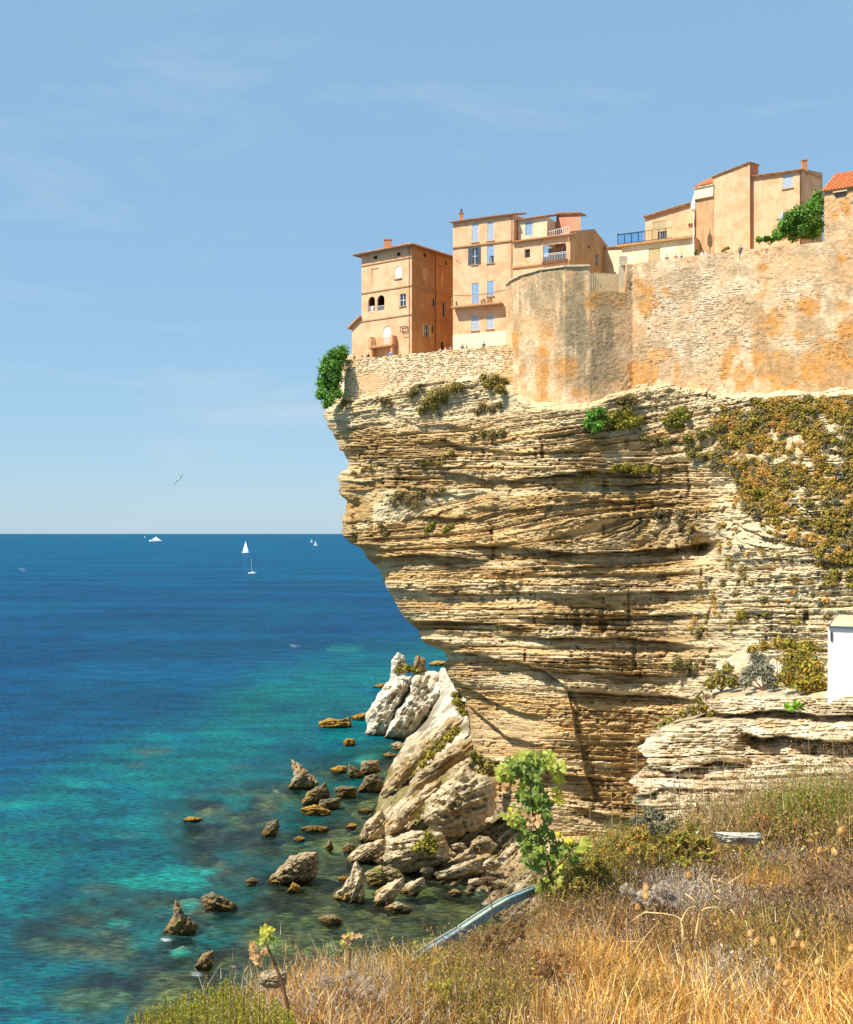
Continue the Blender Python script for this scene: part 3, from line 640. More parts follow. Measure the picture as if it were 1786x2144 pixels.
rock('small stone at the edge of the brown pool', [(938, 1868), (952, 1860), (968, 1868), (964, 1878), (944, 1878)], None, .8, (952, 1866), 20, .12, 22, 0, segs=48, rings=12, group=GS)
rock('shark-fin rock rising highest out of the shallows', [(609, 1588), (633, 1603), (668, 1638), (662, 1654), (633, 1659), (601, 1650), (614, 1625)], 1656, 2.2, (628, 1622), 60, .25, 23, 0, group=G2, e=1.2, q=.9)
rock('dark slab leaning right of the shark-fin rock', [(682, 1638), (693, 1668), (649, 1687), (621, 1690), (644, 1658)], 1688, 1.6, (668, 1656), 40, .25, 24, 2, group=G2)
rock('small tilted block in front of the dark leaning slab', [(669, 1674), (713, 1670), (713, 1688), (688, 1700), (664, 1697)], 1698, 1.4, (684, 1680), 30, .2, 25, 2, group=G2)
rock('ochre weed-covered rock base in front of the leaning slab', [(627, 1693), (659, 1684), (694, 1698), (688, 1709), (641, 1711)], 1709, 1.2, (656, 1693), 15, .15, 26, 3, group=G2)
rock('small dark tooth of rock left of the flat dark reef', [(547, 1743), (562, 1721), (581, 1714), (586, 1735), (572, 1754), (549, 1752)], 1753, 1.0, (570, 1730), 45, .18, 27, 2, group=G2)
rock('flat dark reef between the tooth rock and the slope', [(627, 1733), (650, 1728), (688, 1731), (686, 1742), (640, 1743)], None, .9, (655, 1734), 5, .12, 28, 2, group=G2)
rock('small ochre rock just under the flat dark reef', [(613, 1756), (625, 1750), (640, 1754), (636, 1762), (618, 1763)], None, .7, None, 5, .1, 29, 3, group=G2, segs=48, rings=12)
rock('largest boulder standing in the shallows, striped and square-ended', [(551, 1853), (573, 1827), (606, 1794), (639, 1783), (667, 1781), (666, 1811), (661, 1836), (633, 1850), (583, 1864), (556, 1859)], 1858, 3.2, (610, 1815), 34, .4, 30, 0, group=G2, segs=150, rings=38, q=.75, strip=6)
rock('small ochre rock in front of the largest boulder', [(597, 1868), (613, 1846), (630, 1856), (632, 1872)], None, .8, (612, 1856), 30, .15, 31, 3, group=G2, segs=60, rings=14)
rock('little dark rock left of the largest boulder', [(512, 1845), (528, 1836), (542, 1843), (534, 1855), (518, 1856)], None, .7, (527, 1841), 10, .15, 32, 2, group=G2, segs=60, rings=14)
rock('blocky rock right of the shark-fin rock', [(697, 1650), (720, 1644), (747, 1648), (745, 1666), (711, 1672)], None, 1.3, (720, 1654), 8, .25, 33, 2, group=G2)
rock('grey angular rock behind the ochre flat rock near shore', [(727, 1630), (730, 1599), (752, 1611), (764, 1630)], None, 1.6, (740, 1612), 40, .3, 34, 2, group=G2)
rock('reddish rock touching the shore above the grey angular rock', [(757, 1594), (792, 1590), (796, 1616), (752, 1624)], None, 1.8, (774, 1600), 30, .3, 35, 0, group=G2)
rock('double-humped dark rock joined to the shore', [(742, 1660), (765, 1626), (785, 1619), (804, 1638), (800, 1661)], None, 1.9, (778, 1636), 35, .3, 36, 2, group=G2)
rock('ochre flat rock left of the grey angular rock', [(690, 1610), (708, 1603), (728, 1604), (722, 1619), (698, 1620)], None, 1.0, None, 10, .15, 37, 3, group=G2, segs=60, rings=14)
rock('small square ochre rock left of the leaning white stack', [(719, 1552), (728, 1545), (743, 1547), (743, 1563), (719, 1562)], None, 1.4, (728, 1552), 10, .2, 38, 3, group=G2, segs=60, rings=14)
rock('long low brown reef left of the leaning white stack', [(666, 1512), (690, 1503), (714, 1507), (732, 1500), (739, 1522), (700, 1525), (668, 1521)], None, 1.6, (705, 1510), 5, .3, 39, 3, group=G2)
rock('ochre ledge touching the leaning white stack', [(735, 1500), (750, 1494), (770, 1492), (770, 1508), (742, 1509)], None, 1.4, None, 5, .2, 40, 3, group=G2, segs=60, rings=14)
rock('tiny pointed rock between the flat reef and the slope', [(680, 1776), (692, 1756), (699, 1776), (690, 1782)], None, .7, (690, 1768), 60, .12, 41, 2, group=G2, segs=48, rings=12)
rock('round rock close to the low sliding slab', [(717, 1776), (729, 1763), (746, 1770), (742, 1787), (720, 1787)], None, 1.0, (731, 1770), 20, .15, 42, 2, group=G2, segs=60, rings=14)
rock('twin-lumped rock in brown water below the upright fin', [(664, 1922), (682, 1915), (700, 1914), (716, 1926), (712, 1938), (690, 1940), (670, 1932)], None, .9, (700, 1922), 25, .15, 43, 2, group=G2, segs=72, rings=16)
rock('narrow flat rock awash beside the dark double-humped rock', [(747, 1697), (765, 1692), (784, 1696), (770, 1702), (752, 1702)], None, .8, None, 5, .1, 44, 2, group=G2, segs=48, rings=12)
rock('small olive rock awash in front of the blunt slab end', [(722, 1731), (736, 1723), (750, 1726), (742, 1734), (728, 1736)], None, .8, None, 5, .1, 45, 3, group=G2, segs=48, rings=12)
rock('ochre rock beside the foot of the upright fin', [(706, 1838), (718, 1833), (732, 1836), (726, 1845), (712, 1846)], None, .7, None, 5, .1, 46, 3, group=G2, segs=48, rings=12)
rock('dark pyramid-shaped rock with an ochre flank, far left in the shallows', [(368, 1884), (379, 1896), (385, 1914), (416, 1936), (406, 1955), (362, 1972), (349, 1962), (340, 1950), (354, 1934)], 1964, 1.7, (378, 1928), 62, .2, 47, 2, group=G2, e=1.15, q=.95)
rock('low dark slab with white foam right of the pyramid rock', [(420, 1880), (443, 1866), (470, 1878), (495, 1892), (498, 1904), (473, 1914), (432, 1907)], 1910, 1.3, (452, 1882), -22, .2, 48, 2, group=G2)
rock('squat dark rock nearest the rosemary bush', [(406, 2026), (424, 1996), (448, 1990), (446, 2021), (430, 2038)], 2034, 1.0, (430, 2008), 50, .15, 49, 2, group=G2)
rock('low ochre rock alone out in the turquoise water', [(381, 1717), (395, 1709), (428, 1712), (410, 1720), (390, 1722)], None, .9, None, 5, .1, 50, 3, group=G2, segs=48, rings=12)
rock('distant brown reef beyond the white stack', [(780, 1437), (795, 1431), (815, 1431), (812, 1440), (790, 1441)], None, 2.0, None, 5, .3, 51, 3, group=G2, segs=48, rings=12)
rock('distant ochre reef peeping out under the overhang', [(897, 1389), (912, 1383), (940, 1385), (938, 1393), (905, 1394)], None, 2.0, None, 5, .3, 52, 3, group=G2, segs=48, rings=12)
rock('small pale rock at the foot of the folded white slab', [(818, 1558), (835, 1552), (853, 1562), (850, 1572), (826, 1570)], None, 1.4, None, 20, .2, 53, 0, group=G2, segs=60, rings=14)
rock('brown rock awash between the white slab and the slope', [(800, 1580), (815, 1574), (832, 1580), (826, 1586), (806, 1586)], None, 1.2, None, 20, .15, 54, 2, group=G2, segs=48, rings=12)

# ------------------------------------------------------------------ town ground and ramparts
def prism(name, poly, z0, z1, material, label):
    mb = MB(); n = len(poly)
    v = [(x, y, z0) for x, y in poly] + [(x, y, z1) for x, y in poly]
    mb.add(v, [(i, (i + 1) % n, n + (i + 1) % n, n + i) for i in range(n)])
    c = np.mean(poly, 0)
    for i in range(n): mb.tri((c[0], c[1], z1), (*poly[i], z1), (*poly[(i + 1) % n], z1))
    return tag(mb.build(name, material), label, None, None, 'structure')
prism('terrace_ground', [(-10.6, 158.4), (10.2, 146.6), (22, 150), (24, 230), (2, 230), (-7, 190)], 56, 62.9, 'terrace_stone', 'paved terrace in front of the lower houses')
prism('street_ground', [(11.4, 150), (13.0, 143), (16.6, 138.6), (26, 140.2), (45, 129.8), (62, 121), (95, 150), (95, 235), (14, 235), (12, 170)], 58, 71.6, 'terrace_stone', 'street level behind the high rampart')

def stones(s, z, seed, rowh=0.24, wid=0.42):
    zz = z / rowh + 1.6 * (vnoise(s / 1.7, z / 2.0, seed) - .5) + .7 * (vnoise(s / .5, z / .5, seed + 2) - .5); r = np.floor(zz); fz = zz - r
    ss = s / (wid * (0.7 + 0.6 * hash1(r, r * 3 + 1, seed))) + hash1(r, r * 5 + 2, seed) * 7 + 1.1 * (vnoise(s / .6, z / .4, seed + 1) - .5)
    c = np.floor(ss); fs = ss - c
    e = np.minimum(np.minimum(fz, 1 - fz) * rowh, np.minimum(fs, 1 - fs) * wid)
    return hash1(c, r, seed), sstep(0.0, 0.055, e)
def wall_grid(name, path, ztop, zbot, step, colfun, dispfun, parent, thick=0.9):
    path = np.array(path, float); seg = np.hypot(*np.diff(path, axis=0).T); cum = np.concatenate([[0], np.cumsum(seg)])
    s = np.arange(0, cum[-1], step)
    x = np.interp(s, cum, path[:, 0]); y = np.interp(s, cum, path[:, 1])
    dx = np.gradient(x); dy = np.gradient(y); L = np.hypot(dx, dy); nx, ny = dy / L, -dx / L
    nz = int((max(ztop) - zbot) / step) if hasattr(ztop, '__len__') else int((ztop - zbot) / step)
    zt = np.broadcast_to(np.asarray(np.interp(s, *zip(*ztop)) if hasattr(ztop, '__len__') and isinstance(ztop[0], tuple) else ztop, float), s.shape)
    return s, x, y, nx, ny, zt
def build_wall_sheet(name, path, ztop_pts, zbot, step, shade, parent, thick=0.8, batter=0.0):
    path = np.array(path, float); seg = np.hypot(*np.diff(path, axis=0).T); cum = np.concatenate([[0], np.cumsum(seg)])
    s = np.arange(0, cum[-1] + step * .5, step)
    x = np.interp(s, cum, path[:, 0]); y = np.interp(s, cum, path[:, 1])
    dx = np.gradient(x); dy = np.gradient(y)
    k = np.ones(9) / 9; dx = np.convolve(np.pad(dx, 4, 'edge'), k, 'valid'); dy = np.convolve(np.pad(dy, 4, 'edge'), k, 'valid')
    L = np.hypot(dx, dy); nx, ny = dy / L, -dx / L
    zt = np.interp(x, [p[0] for p in ztop_pts], [p[1] for p in ztop_pts]) + 0.10 * (fbm(s / .8, s * 0 + 3, 2, 3) - .5)
    nzr = int((zt.max() - zbot) / step) + 1; v = np.linspace(0, 1, nzr)[:, None]
    Z = zt[None] * (1 - v) + zbot * v
    Sg = np.repeat(s[None], nzr, 0)
    X0 = np.repeat(x[None], nzr, 0); Y0 = np.repeat(y[None], nzr, 0)
    PX = CX + X0 * F / Y0; PY = HY - (Z - CZ) * F / Y0
    d, C = shade(Sg, Z, PX, PY)
    d = d + batter * (zt[None] - Z)
    X = X0 + nx[None] * d; Y = Y0 + ny[None] * d
    front = np.stack([X, Y, Z], -1)
    # top and back
    bt = np.stack([x - nx * thick, y - ny * thick, zt - 0.02], -1)[None]; bb = np.stack([x - nx * thick, y - ny * thick, np.full_like(x, zbot)], -1)[None]
    V = np.concatenate([bb, bt, front], 0); CC = np.concatenate([C[:1], C[:1], C], 0)
    ob = mesh_np(name, V, quads_grid(*V.shape[:2]), None, 'masonry', CC, parent, False)
    return ob
STONE_L = np.array(lin(232, 202, 156)); STONE_D = np.array(lin(160, 124, 84)); RUST = np.array(lin(212, 146, 70)); PEACH = np.array(lin(226, 180, 130)); GREYST = np.array(lin(160, 138, 104)); CREAMW = np.array(lin(238, 222, 190))
def shade_low(S, Z, PX, PY):
    h, e = stones(S, Z, 3, .24, .4)
    patch = np.clip(np.exp(-(((PX - 775) / 30) ** 2 + ((PY - 800) / 18) ** 2)) * 1.4, 0, 1)
    cap = (PY < np.interp(PX, [715, 1055], [757, 727]))
    d = (0.10 * e * (0.4 + h) - .05) * (1 - .8 * patch) + 0.25 * (fbm(S / 3, Z / 2, 5, 3) - .5)
    C = mixv(np.broadcast_to(STONE_L, S.shape + (3,)), STONE_D, np.clip((1 - e) * .55 + .40 * (h > .72), 0, 1) * (1 - patch))
    C = mixv(C, CREAMW, .5 * (h < .3) * (1 - patch)); C = mixv(C, np.array(lin(226, 178, 116)), .55 * sstep(.5, .66, fbm(S / 4, Z / 3, 2, 4)))
    C = mixv(C, PEACH, patch)
    return d, C
def blob(PX, PY, x, y, rx, ry): return np.exp(-(((PX - x) / rx) ** 2 + ((PY - y) / ry) ** 2))
RUSTS = [(1080, 710, 7, 30, 1.2), (1095, 770, 6, 26, .9), (1135, 770, 14, 40, 1.3), (1150, 690, 8, 14, .9), (1195, 770, 26, 36, .85), (1140, 830, 14, 20, .8), (1205, 820, 30, 14, .6), (1270, 628, 34, 18, 1.2), (1355, 625, 18, 30, 1.2), (1395, 610, 12, 10, .8), (1345, 780, 26, 24, 1.4), (1380, 745, 26, 14, 1.0), (1420, 770, 10, 30, .7), (1520, 770, 14, 30, .9), (1540, 720, 10, 20, .8), (1560, 790, 30, 26, 1.0), (1590, 720, 14, 70, 1.4), (1610, 680, 26, 26, .9), (1640, 780, 34, 40, 1.1), (1700, 640, 24, 16, 1.1), (1715, 625, 8, 16, .8), (1690, 770, 22, 20, .8), (1740, 760, 44, 60, 1.3), (1775, 700, 24, 30, 1.0), (1760, 640, 20, 12, .8), (1600, 560, 16, 8, .5), (1670, 700, 20, 14, .6), (1762, 540, 10, 12, .7), (1770, 440, 10, 20, .9), (1750, 450, 12, 12, .5)]
GREYS = [(1195, 640, 34, 60, 1.3), (1225, 720, 22, 60, 1.2), (1170, 590, 50, 30, .8), (1240, 780, 30, 40, .7), (1205, 700, 24, 60, .8), (1120, 620, 24, 50, .55), (1085, 630, 16, 40, .45), (1270, 700, 24, 60, .6), (1265, 660, 20, 20, .6), (1330, 590, 20, 30, .5)]
def shade_high(S, Z, PX, PY):
    h, e = stones(S, Z, 6, .26, .5)
    ex = np.clip(sstep(.56, .70, fbm(S / 5.0, Z / 3.0, 4, 4)) * .25 + 1.5 * blob(PX, PY, 1430, 640, 70, 55) + 1.0 * blob(PX, PY, 1440, 740, 60, 50) + .9 * blob(PX, PY, 1690, 600, 60, 26) + .8 * blob(PX, PY, 1560, 700, 50, 30) + .7 * blob(PX, PY, 1110, 780, 30, 60) + .6 * blob(PX, PY, 1520, 600, 60, 30) + .8 * blob(PX, PY, 1680, 720, 50, 30) - 1.2 * blob(PX, PY, 1150, 620, 90, 60), 0, 1)
    ex = np.clip(ex * (-.1 + 1.7 * fbm(S / 1.3, Z / .9, 1, 4)), 0, 1)
    pits = sstep(.66, .74, fbm(S / .30, Z / .26, 7, 2)) * sstep(.42, .60, fbm(S / 4, Z / 4, 2, 3))
    ex = ex * np.where(PX < 1245, .4, 1.0)
    pits = pits * np.where(PX < 1300, .35, .8)
    d = ex * (0.10 * e * (0.3 + h) - .06) - .08 * pits + 0.35 * (fbm(S / 5, Z / 4, 5, 3) - .5) + .06 * (fbm(S / .5, Z / .4, 3, 3) - .5)
    C = np.broadcast_to(PEACH, S.shape + (3,)).copy()
    C = mixv(C, np.array(lin(238, 204, 164)), .6 * sstep(.42, .62, fbm(S / 3, Z / 3.5, 1, 5)))
    C = mixv(C, np.array(lin(206, 158, 106)), .55 * sstep(.52, .66, fbm(S / 2.2, Z / 4.5, 6, 5)))
    C = mixv(C, mixv(np.broadcast_to(CREAMW * .95, C.shape), STONE_D, np.clip((1 - e) * .6 + .25 * (h > .8), 0, 1)), ex * .75)
    RS = 0 * S
    for x, y, rx, ry, a in RUSTS: RS = np.maximum(RS, a * blob(PX, PY, x, y, rx * 1.15, ry * 1.15))
    C = mixv(C, RUST, np.clip(sstep(.31, .56, RS * .62 + .75 * (fbm(S / 1.1, Z / 1.5, 3, 5) - .28)) * (.55 + .6 * fbm(S / .5, Z / .8, 1, 3)), 0, .92) * (1 - .4 * ex))
    st = sstep(.32, .66, fbm(S / .45, Z / 3.4, 4, 5)) * 1.5
    for x, y, rx, ry, a in GREYS: C = mixv(C, GREYST, np.clip(1.15 * a * blob(PX, PY, x, y, rx, ry) * st, 0, .9))
    C = mixv(C, np.array(lin(120, 96, 66)), .6 * pits)
    C = mixv(C, np.array(lin(176, 150, 112)), .55 * sstep(.54, .62, fbm(S / 1.6, Z / 1.2, 7, 6)))
    C = C * (0.72 + .56 * fbm(S / .30, Z / .24, 6, 4))[..., None]
    d = d + .05 * (fbm(S / .28, Z / .22, 2, 3) - .5)
    return d, C
lw = empty('terrace_wall', (-11.6, 157, 53), 'low pale rubble stone wall along the edge of the cliff below the houses', 'wall')
build_wall_sheet('stone_face', [(-9.5, 166), (-11.3, 158.2), (-11.0, 156.7), (11.2, 144.45)], [(-12, 63.75), (12, 63.9)], 53.5, 0.105, shade_low, lw, 0.6)
rw = empty('town_rampart', (16, 137, 53), 'high old rampart with rounded bastion, rust-stained plaster and bare stones', 'rampart')
RPATH = [(10.4, 150), (10.35, 147.6), (10.7, 145), (11.8, 141.9), (13.8, 139.1), (16.6, 137.3), (19.5, 137.0), (24.9, 138.4), (33.9, 134.4), (46.5, 127.4), (60, 119.8)]
build_wall_sheet('stone_face', RPATH, [(10, 71.9), (19.55, 71.9), (19.65, 69.1), (24.0, 69.1), (24.1, 72.5), (34, 72.9), (44.0, 72.7), (62, 72.9)], 53, 0.135, shade_high, rw, 1.0)
mb = MB()
for a, b in zip(RPATH[1:6], RPATH[2:7]):
    a = np.array([*a, 71.9]); b = np.array([*b, 71.9]); d = b - a; n = np.array([d[1], -d[0], 0]); n /= np.linalg.norm(n)
    mb.obox(a + n * .25, d, -n * 1.2, (0, 0, .22))
mb.build('coping', 'terrace_stone', rw)

# ------------------------------------------------------------------ houses
class Fac:                                # a vertical facade between two plan points, seen from outside
    def __init__(s, A, B):
        s.A = np.array(A, float); s.B = np.array(B, float); d = s.B - s.A; s.w = float(np.hypot(*d)); s.d = d / s.w
        n = np.array([s.d[1], -s.d[0]]); s.n = n if np.dot(n, s.A) < 0 else -n
    def hit(s, px, py):
        r = np.array([(px - CX) / F, 1.0]); t = np.dot(s.A, s.n) / np.dot(r, s.n); p = r * t
        return float(np.dot(p - s.A, s.d)), float(CZ + (HY - py) / F * t)
    def pt(s, u, z, out=0.0): q = s.A + s.d * u + s.n * out; return np.array([q[0], q[1], z])
    def rect(s, x0, y0, x1, y1):          # photo rectangle -> u0,z0,u1,z1
        ym = (y0 + y1) / 2; xm = (x0 + x1) / 2
        u0, _ = s.hit(x0, ym); u1, _ = s.hit(x1, ym); _, z1 = s.hit(xm, y0); _, z0 = s.hit(xm, y1)
        return min(u0, u1), z0, max(u0, u1), z1
    def box(s, mb, u0, z0, u1, z1, o0, o1):
        e = s.pt(u0, z0, o0); mb.obox(e, np.array([*(s.d * (u1 - u0)), 0]), np.array([*(s.n * (o1 - o0)), 0]), (0, 0, z1 - z0))
def wall(root, fac, z0, ztA, ztB, ops, material, depth=0.28, name='wall'):
    mb = MB()
    us = sorted({0.0, fac.w, *[o[0] for o in ops], *[o[2] for o in ops]}); us = [u for u in us if -1e-6 <= u <= fac.w + 1e-6]
    zs = sorted({z0, *[o[1] for o in ops], *[o[3] for o in ops]}); zs = [z for z in zs if z0 <= z < min(ztA, ztB)]
    top = lambda u: ztA + (ztB - ztA) * u / fac.w
    for i in range(len(us) - 1):
        for j in range(len(zs)):
            u0, u1, a = us[i], us[i + 1], zs[j]; last = j == len(zs) - 1
            um, zm = (u0 + u1) / 2, (a + (top((u0 + u1) / 2) if last else zs[j + 1])) / 2
            if any(o[0] < um < o[2] and o[1] < zm < o[3] for o in ops): continue
            b0 = top(u0) if last else zs[j + 1]; b1 = top(u1) if last else zs[j + 1]
            mb.quad(fac.pt(u0, a), fac.pt(u1, a), fac.pt(u1, b1), fac.pt(u0, b0))
    for (u0, a, u1, b) in ops:
        for p, q in (((u0, a), (u1, a)), ((u1, a), (u1, b)), ((u1, b), (u0, b)), ((u0, b), (u0, a))):
            mb.quad(fac.pt(*p), fac.pt(*q), fac.pt(*q, -depth), fac.pt(*p, -depth))
    return mb.build(name, material, root)
def window(root, fac, op, kind, shut='shutter_blue', wallmat='plaster_ochre', sill=True):
    u0, z0, u1, z1 = op; w = u1 - u0; h = z1 - z0
    if kind == 'blind':
        mb = MB(); fac.box(mb, u0, z0, u1, z1, -.26, -.10); return mb.build('blind_window', wallmat, root)
    if kind == 'hole':
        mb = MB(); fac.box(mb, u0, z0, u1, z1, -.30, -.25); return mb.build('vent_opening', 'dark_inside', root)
    fr = MB(); t = .07
    for a in ((u0, z0, u0 + t, z1), (u1 - t, z0, u1, z1), (u0 + t, z1 - t, u1 - t, z1), (u0 + t, z0, u1 - t, z0 + t)): fac.box(fr, *a, -.22, -.14)
    if kind in ('glass', 'open', 'half'):
        fac.box(fr, (u0 + u1) / 2 - .035, z0 + t, (u0 + u1) / 2 + .035, z1 - t, -.21, -.145); fac.box(fr, u0 + t, z0 + h * .5 - .03, u1 - t, z0 + h * .5 + .03, -.205, -.15)
    W = fr.build('window', 'white_paint', root)
    WLOC[W.name] = (0, 0, 0)
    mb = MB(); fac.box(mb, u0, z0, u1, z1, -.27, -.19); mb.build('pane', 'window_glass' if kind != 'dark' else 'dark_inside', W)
    def leaf(a, b, o0, o1, zz0=z0, zz1=z1):
        mb = MB(); fac.box(mb, a, zz0, b, zz1, o0, o0 + .03); n = max(4, int((zz1 - zz0) / .16))
        for k in range(n): fac.box(mb, a + .05, zz0 + (zz1 - zz0) * (k + .15) / n, b - .05, zz0 + (zz1 - zz0) * (k + .7) / n, o0 + .03, o1)
        fac.box(mb, a, zz0, a + .05, zz1, o0 + .03, o1 + .01); fac.box(mb, b - .05, zz0, b, zz1, o0 + .03, o1 + .01)
        mb.build('shutter', shut, W)
    if kind == 'shut': leaf(u0 + .01, (u0 + u1) / 2 - .01, -.11, -.05); leaf((u0 + u1) / 2 + .01, u1 - .01, -.11, -.05)
    if kind == 'half': leaf(u0 + .01, u0 + w * .34, -.11, -.05); leaf(u0 + w * .36, u1 - .01, -.11, -.05, z0 + h * .42)
    if kind == 'open': leaf(u0 - w * .5, u0 - .02, .015, .06); leaf(u1 + .02, u1 + w * .5, .015, .06)
    if sill:
        mb = MB(); fac.box(mb, u0 - .1, z0 - .12, u1 + .1, z0 - .003, -.2, .14); mb.build('sill', 'trim', W)
    return W
def course(root, fac, z, t=.16, o=.10, material='trim', u0=0.0, u1=None, name='string_course'):
    mb = MB(); fac.box(mb, u0 - .02, z, (fac.w if u1 is None else u1) + .02, z + t, -.02, o); return mb.build(name, material, root)
def tiles(root, E0, E1, R0, R1, material='tile', spacing=.26, name='roof', under='wood'):
    # barrel-tiled roof face: eave E0-E1, ridge R0-R1; a slab below and tile columns on it
    E0, E1, R0, R1 = (np.array(k, float) for k in (E0, E1, R0, R1))
    n = np.cross(E1 - E0, R0 - E0); n /= np.linalg.norm(n)
    if n[2] < 0: n = -n
    sl = MB(); t = n * .14
    v = [E0, E1, R1, R0]; sl.add([p - t for p in v] + v, [(0, 1, 2, 3), (4, 5, 6, 7), (0, 1, 5, 4), (1, 2, 6, 5), (2, 3, 7, 6), (3, 0, 4, 7)])
    rf = sl.build(name, 'trim', root); WLOC[rf.name] = (0, 0, 0)
    L = np.linalg.norm(E1 - E0); k = max(2, int(L / spacing)); mb = MB(); e = (E1 - E0) / L
    for i in range(k):
        f = (i + .5) / k; a = E0 + (E1 - E0) * f; b = R0 + (R1 - R0) * f
        dn = (a - b); ln = np.linalg.norm(dn)
        if ln < .3: continue
        a = a + dn / ln * (.05 + .05 * random.random()); jit = n * random.uniform(-.02, .02)
        r = spacing * .46; vs = []
        wid = (1.0 if np.linalg.norm(R1 - R0) > .5 else 1.0)
        for p in (a, b):
            for q in range(6):
                an = math.pi * q / 5; vs.append(p + jit + e * r * math.cos(an) + n * (r * math.sin(an)))
        mb.add(vs, [(q, q + 1, 7 + q, 6 + q) for q in range(5)], [(0, q, q + 1) for q in range(1, 5)])
    o = mb.build('tiles', material, rf); o['kind'] = 'stuff'
    return rf
def chimney(root, x, y, z0, z1, w=.55, pot=True, material='brick_chimney'):
    mb = MB(); mb.box(x - w / 2, y - w / 2, z0, x + w / 2, y + w / 2, z1); mb.box(x - w / 2 - .07, y - w / 2 - .07, z1, x + w / 2 + .07, y + w / 2 + .07, z1 + .12)
    c = mb.build('chimney', material, root); WLOC[c.name] = (0, 0, 0)
    if pot:
        mb = MB(); mb.tube([(x, y, z1 + .12), (x, y, z1 + .5)], [.13, .11], 8); mb.tube([(x, y, z1 + .55), (x, y, z1 + .62)], [.2, .05], 8)
        mb.build('chimney_pot', 'iron', c)
def railing(root, fac, u0, u1, z0, z1, o, material='rail_cream', step=.16, r=.018, name='railing', nbars=None):
    mb = MB(); fac.box(mb, u0, z1 - .05, u1, z1, o - .03, o + .03); fac.box(mb, u0, z0 + .05, u1, z0 + .09, o - .02, o + .02)
    u = u0
    while u <= u1: fac.box(mb, u - r, z0, u + r, z1 - .05, o - r, o + r); u += step
    return mb.build(name, material, root)
def back_walls(root, pts, z0, zts, material):
    mb = MB()
    for (a, b, za, zb) in zip(pts[:-1], pts[1:], zts[:-1], zts[1:]): mb.quad((*a, z0), (*b, z0), (*b, zb), (*a, za))
    return mb.build('rear_wall', material, root)

# --- square corner house with a hipped roof
C0, CL, CR = np.array((-2.0, 155.0)), np.array((-9.08, 160.3)), np.array((3.75, 162.25)); CB = CL + CR - C0
h1 = empty('corner_house', (-2, 155, 62.9), 'square four-storey ochre house with hipped tiled roof, nearest the cliff tip', 'house')
fl, fr_ = Fac(CL, C0), Fac(C0, CR); ZT, Z0 = 79.0, 62.6
opsL = {k: fl.rect(*r) for k, r in {'v1': (782, 535, 790, 543), 'v2': (830.5, 528, 838.5, 536), 'b1': (778, 562, 793, 592), 's1': (827, 557, 841, 583), 'a1': (771, 621, 785, 653), 'a2': (790, 618, 805, 651), 'g1': (837, 615, 850, 641), 'd1': (802, 683, 819, 722)}.items()}
wall(h1, fl, Z0, ZT, ZT, list(opsL.values()), 'plaster_peach')
window(h1, fl, opsL['v1'], 'hole'); window(h1, fl, opsL['v2'], 'hole'); window(h1, fl, opsL['b1'], 'blind', wallmat='plaster_peach')
window(h1, fl, opsL['s1'], 'shut', 'shutter_white'); window(h1, fl, opsL['g1'], 'glass'); window(h1, fl, opsL['d1'], 'shut', 'shutter_white', sill=False)
def arch_top(root, fac, op, material):
    u0, z0, u1, z1 = op; r = (u1 - u0) / 2; zc = z1 - r; mb = MB(); um = (u0 + u1) / 2
    for sgn in (-1, 1):
        prev = (um + sgn * r, zc)
        for k in range(1, 9):
            an = math.pi / 2 * k / 8; cur = (um + sgn * r * math.cos(an), zc + r * math.sin(an)); cor = (um + sgn * r, z1)
            mb.tri(fac.pt(*prev, -.002), fac.pt(*cur, -.002), fac.pt(*cor, -.002)); mb.quad(fac.pt(*prev, -.002), fac.pt(*cur, -.002), fac.pt(*cur, -.28), fac.pt(*prev, -.28)); prev = cur
    return mb.build('arch', material, root)
for k in ('a1', 'a2'):
    arch_top(h1, fl, opsL[k], 'plaster_peach'); u0, z0, u1, z1 = opsL[k]
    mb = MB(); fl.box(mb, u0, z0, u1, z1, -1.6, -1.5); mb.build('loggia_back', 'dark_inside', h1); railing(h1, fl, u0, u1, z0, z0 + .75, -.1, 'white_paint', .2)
mb = MB(); u0, z0, u1, z1 = opsL['a1']; fl.box(mb, u0 + .1, z0, u0 + .6, z0 + .9, -.9, -.4); mb.build('loggia_chair', 'white_paint', h1)
arch_top(h1, fl, opsL['s1'], 'plaster_peach'); arch_top(h1, fl, opsL['d1'], 'plaster_peach')
opsR = {k: fr_.rect(*r) for k, r in {'v1': (887, 530, 893, 538), 'v2': (932, 546, 936, 555), 'b1': (885, 558, 898, 588), 'b2': (923, 571, 931, 599), 'g1': (906, 624, 912, 641), 'b3': (927, 632, 933, 663), 'o1': (888, 679, 897, 705), 'd2': (904, 682, 908, 697), 'd3': (923, 716, 929, 733)}.items()}
wall(h1, fr_, Z0, ZT, ZT, list(opsR.values()), 'plaster_weathered_shade')
for k, kd in (('v1', 'hole'), ('v2', 'hole'), ('b1', 'blind'), ('b2', 'blind'), ('g1', 'dark'), ('b3', 'dark'), ('d2', 'hole'), ('d3', 'hole')): window(h1, fr_, opsR[k], kd)
window(h1, fr_, opsR['o1'], 'open', 'shutter_beige')
back_walls(h1, [CR, CB, CL], Z0, [ZT] * 3, 'plaster_ochre')
for z in (77.3, 73.45, 69.55): course(h1, fl, z); course(h1, fr_, z)
mid = (CL + CR) / 2; ap = np.array((*mid, ZT + 1.75)); ov = .65
def outw(p): d = (p - mid) / np.linalg.norm(p - mid); q = p + d * ov * 1.9; return np.array((*q, ZT - .12))
cs = [outw(k) for k in (CL, C0, CR, CB)]
for i in range(4): tiles(h1, cs[i], cs[(i + 1) % 4], ap, ap + np.array((.02, 0, 0)), name='roof')
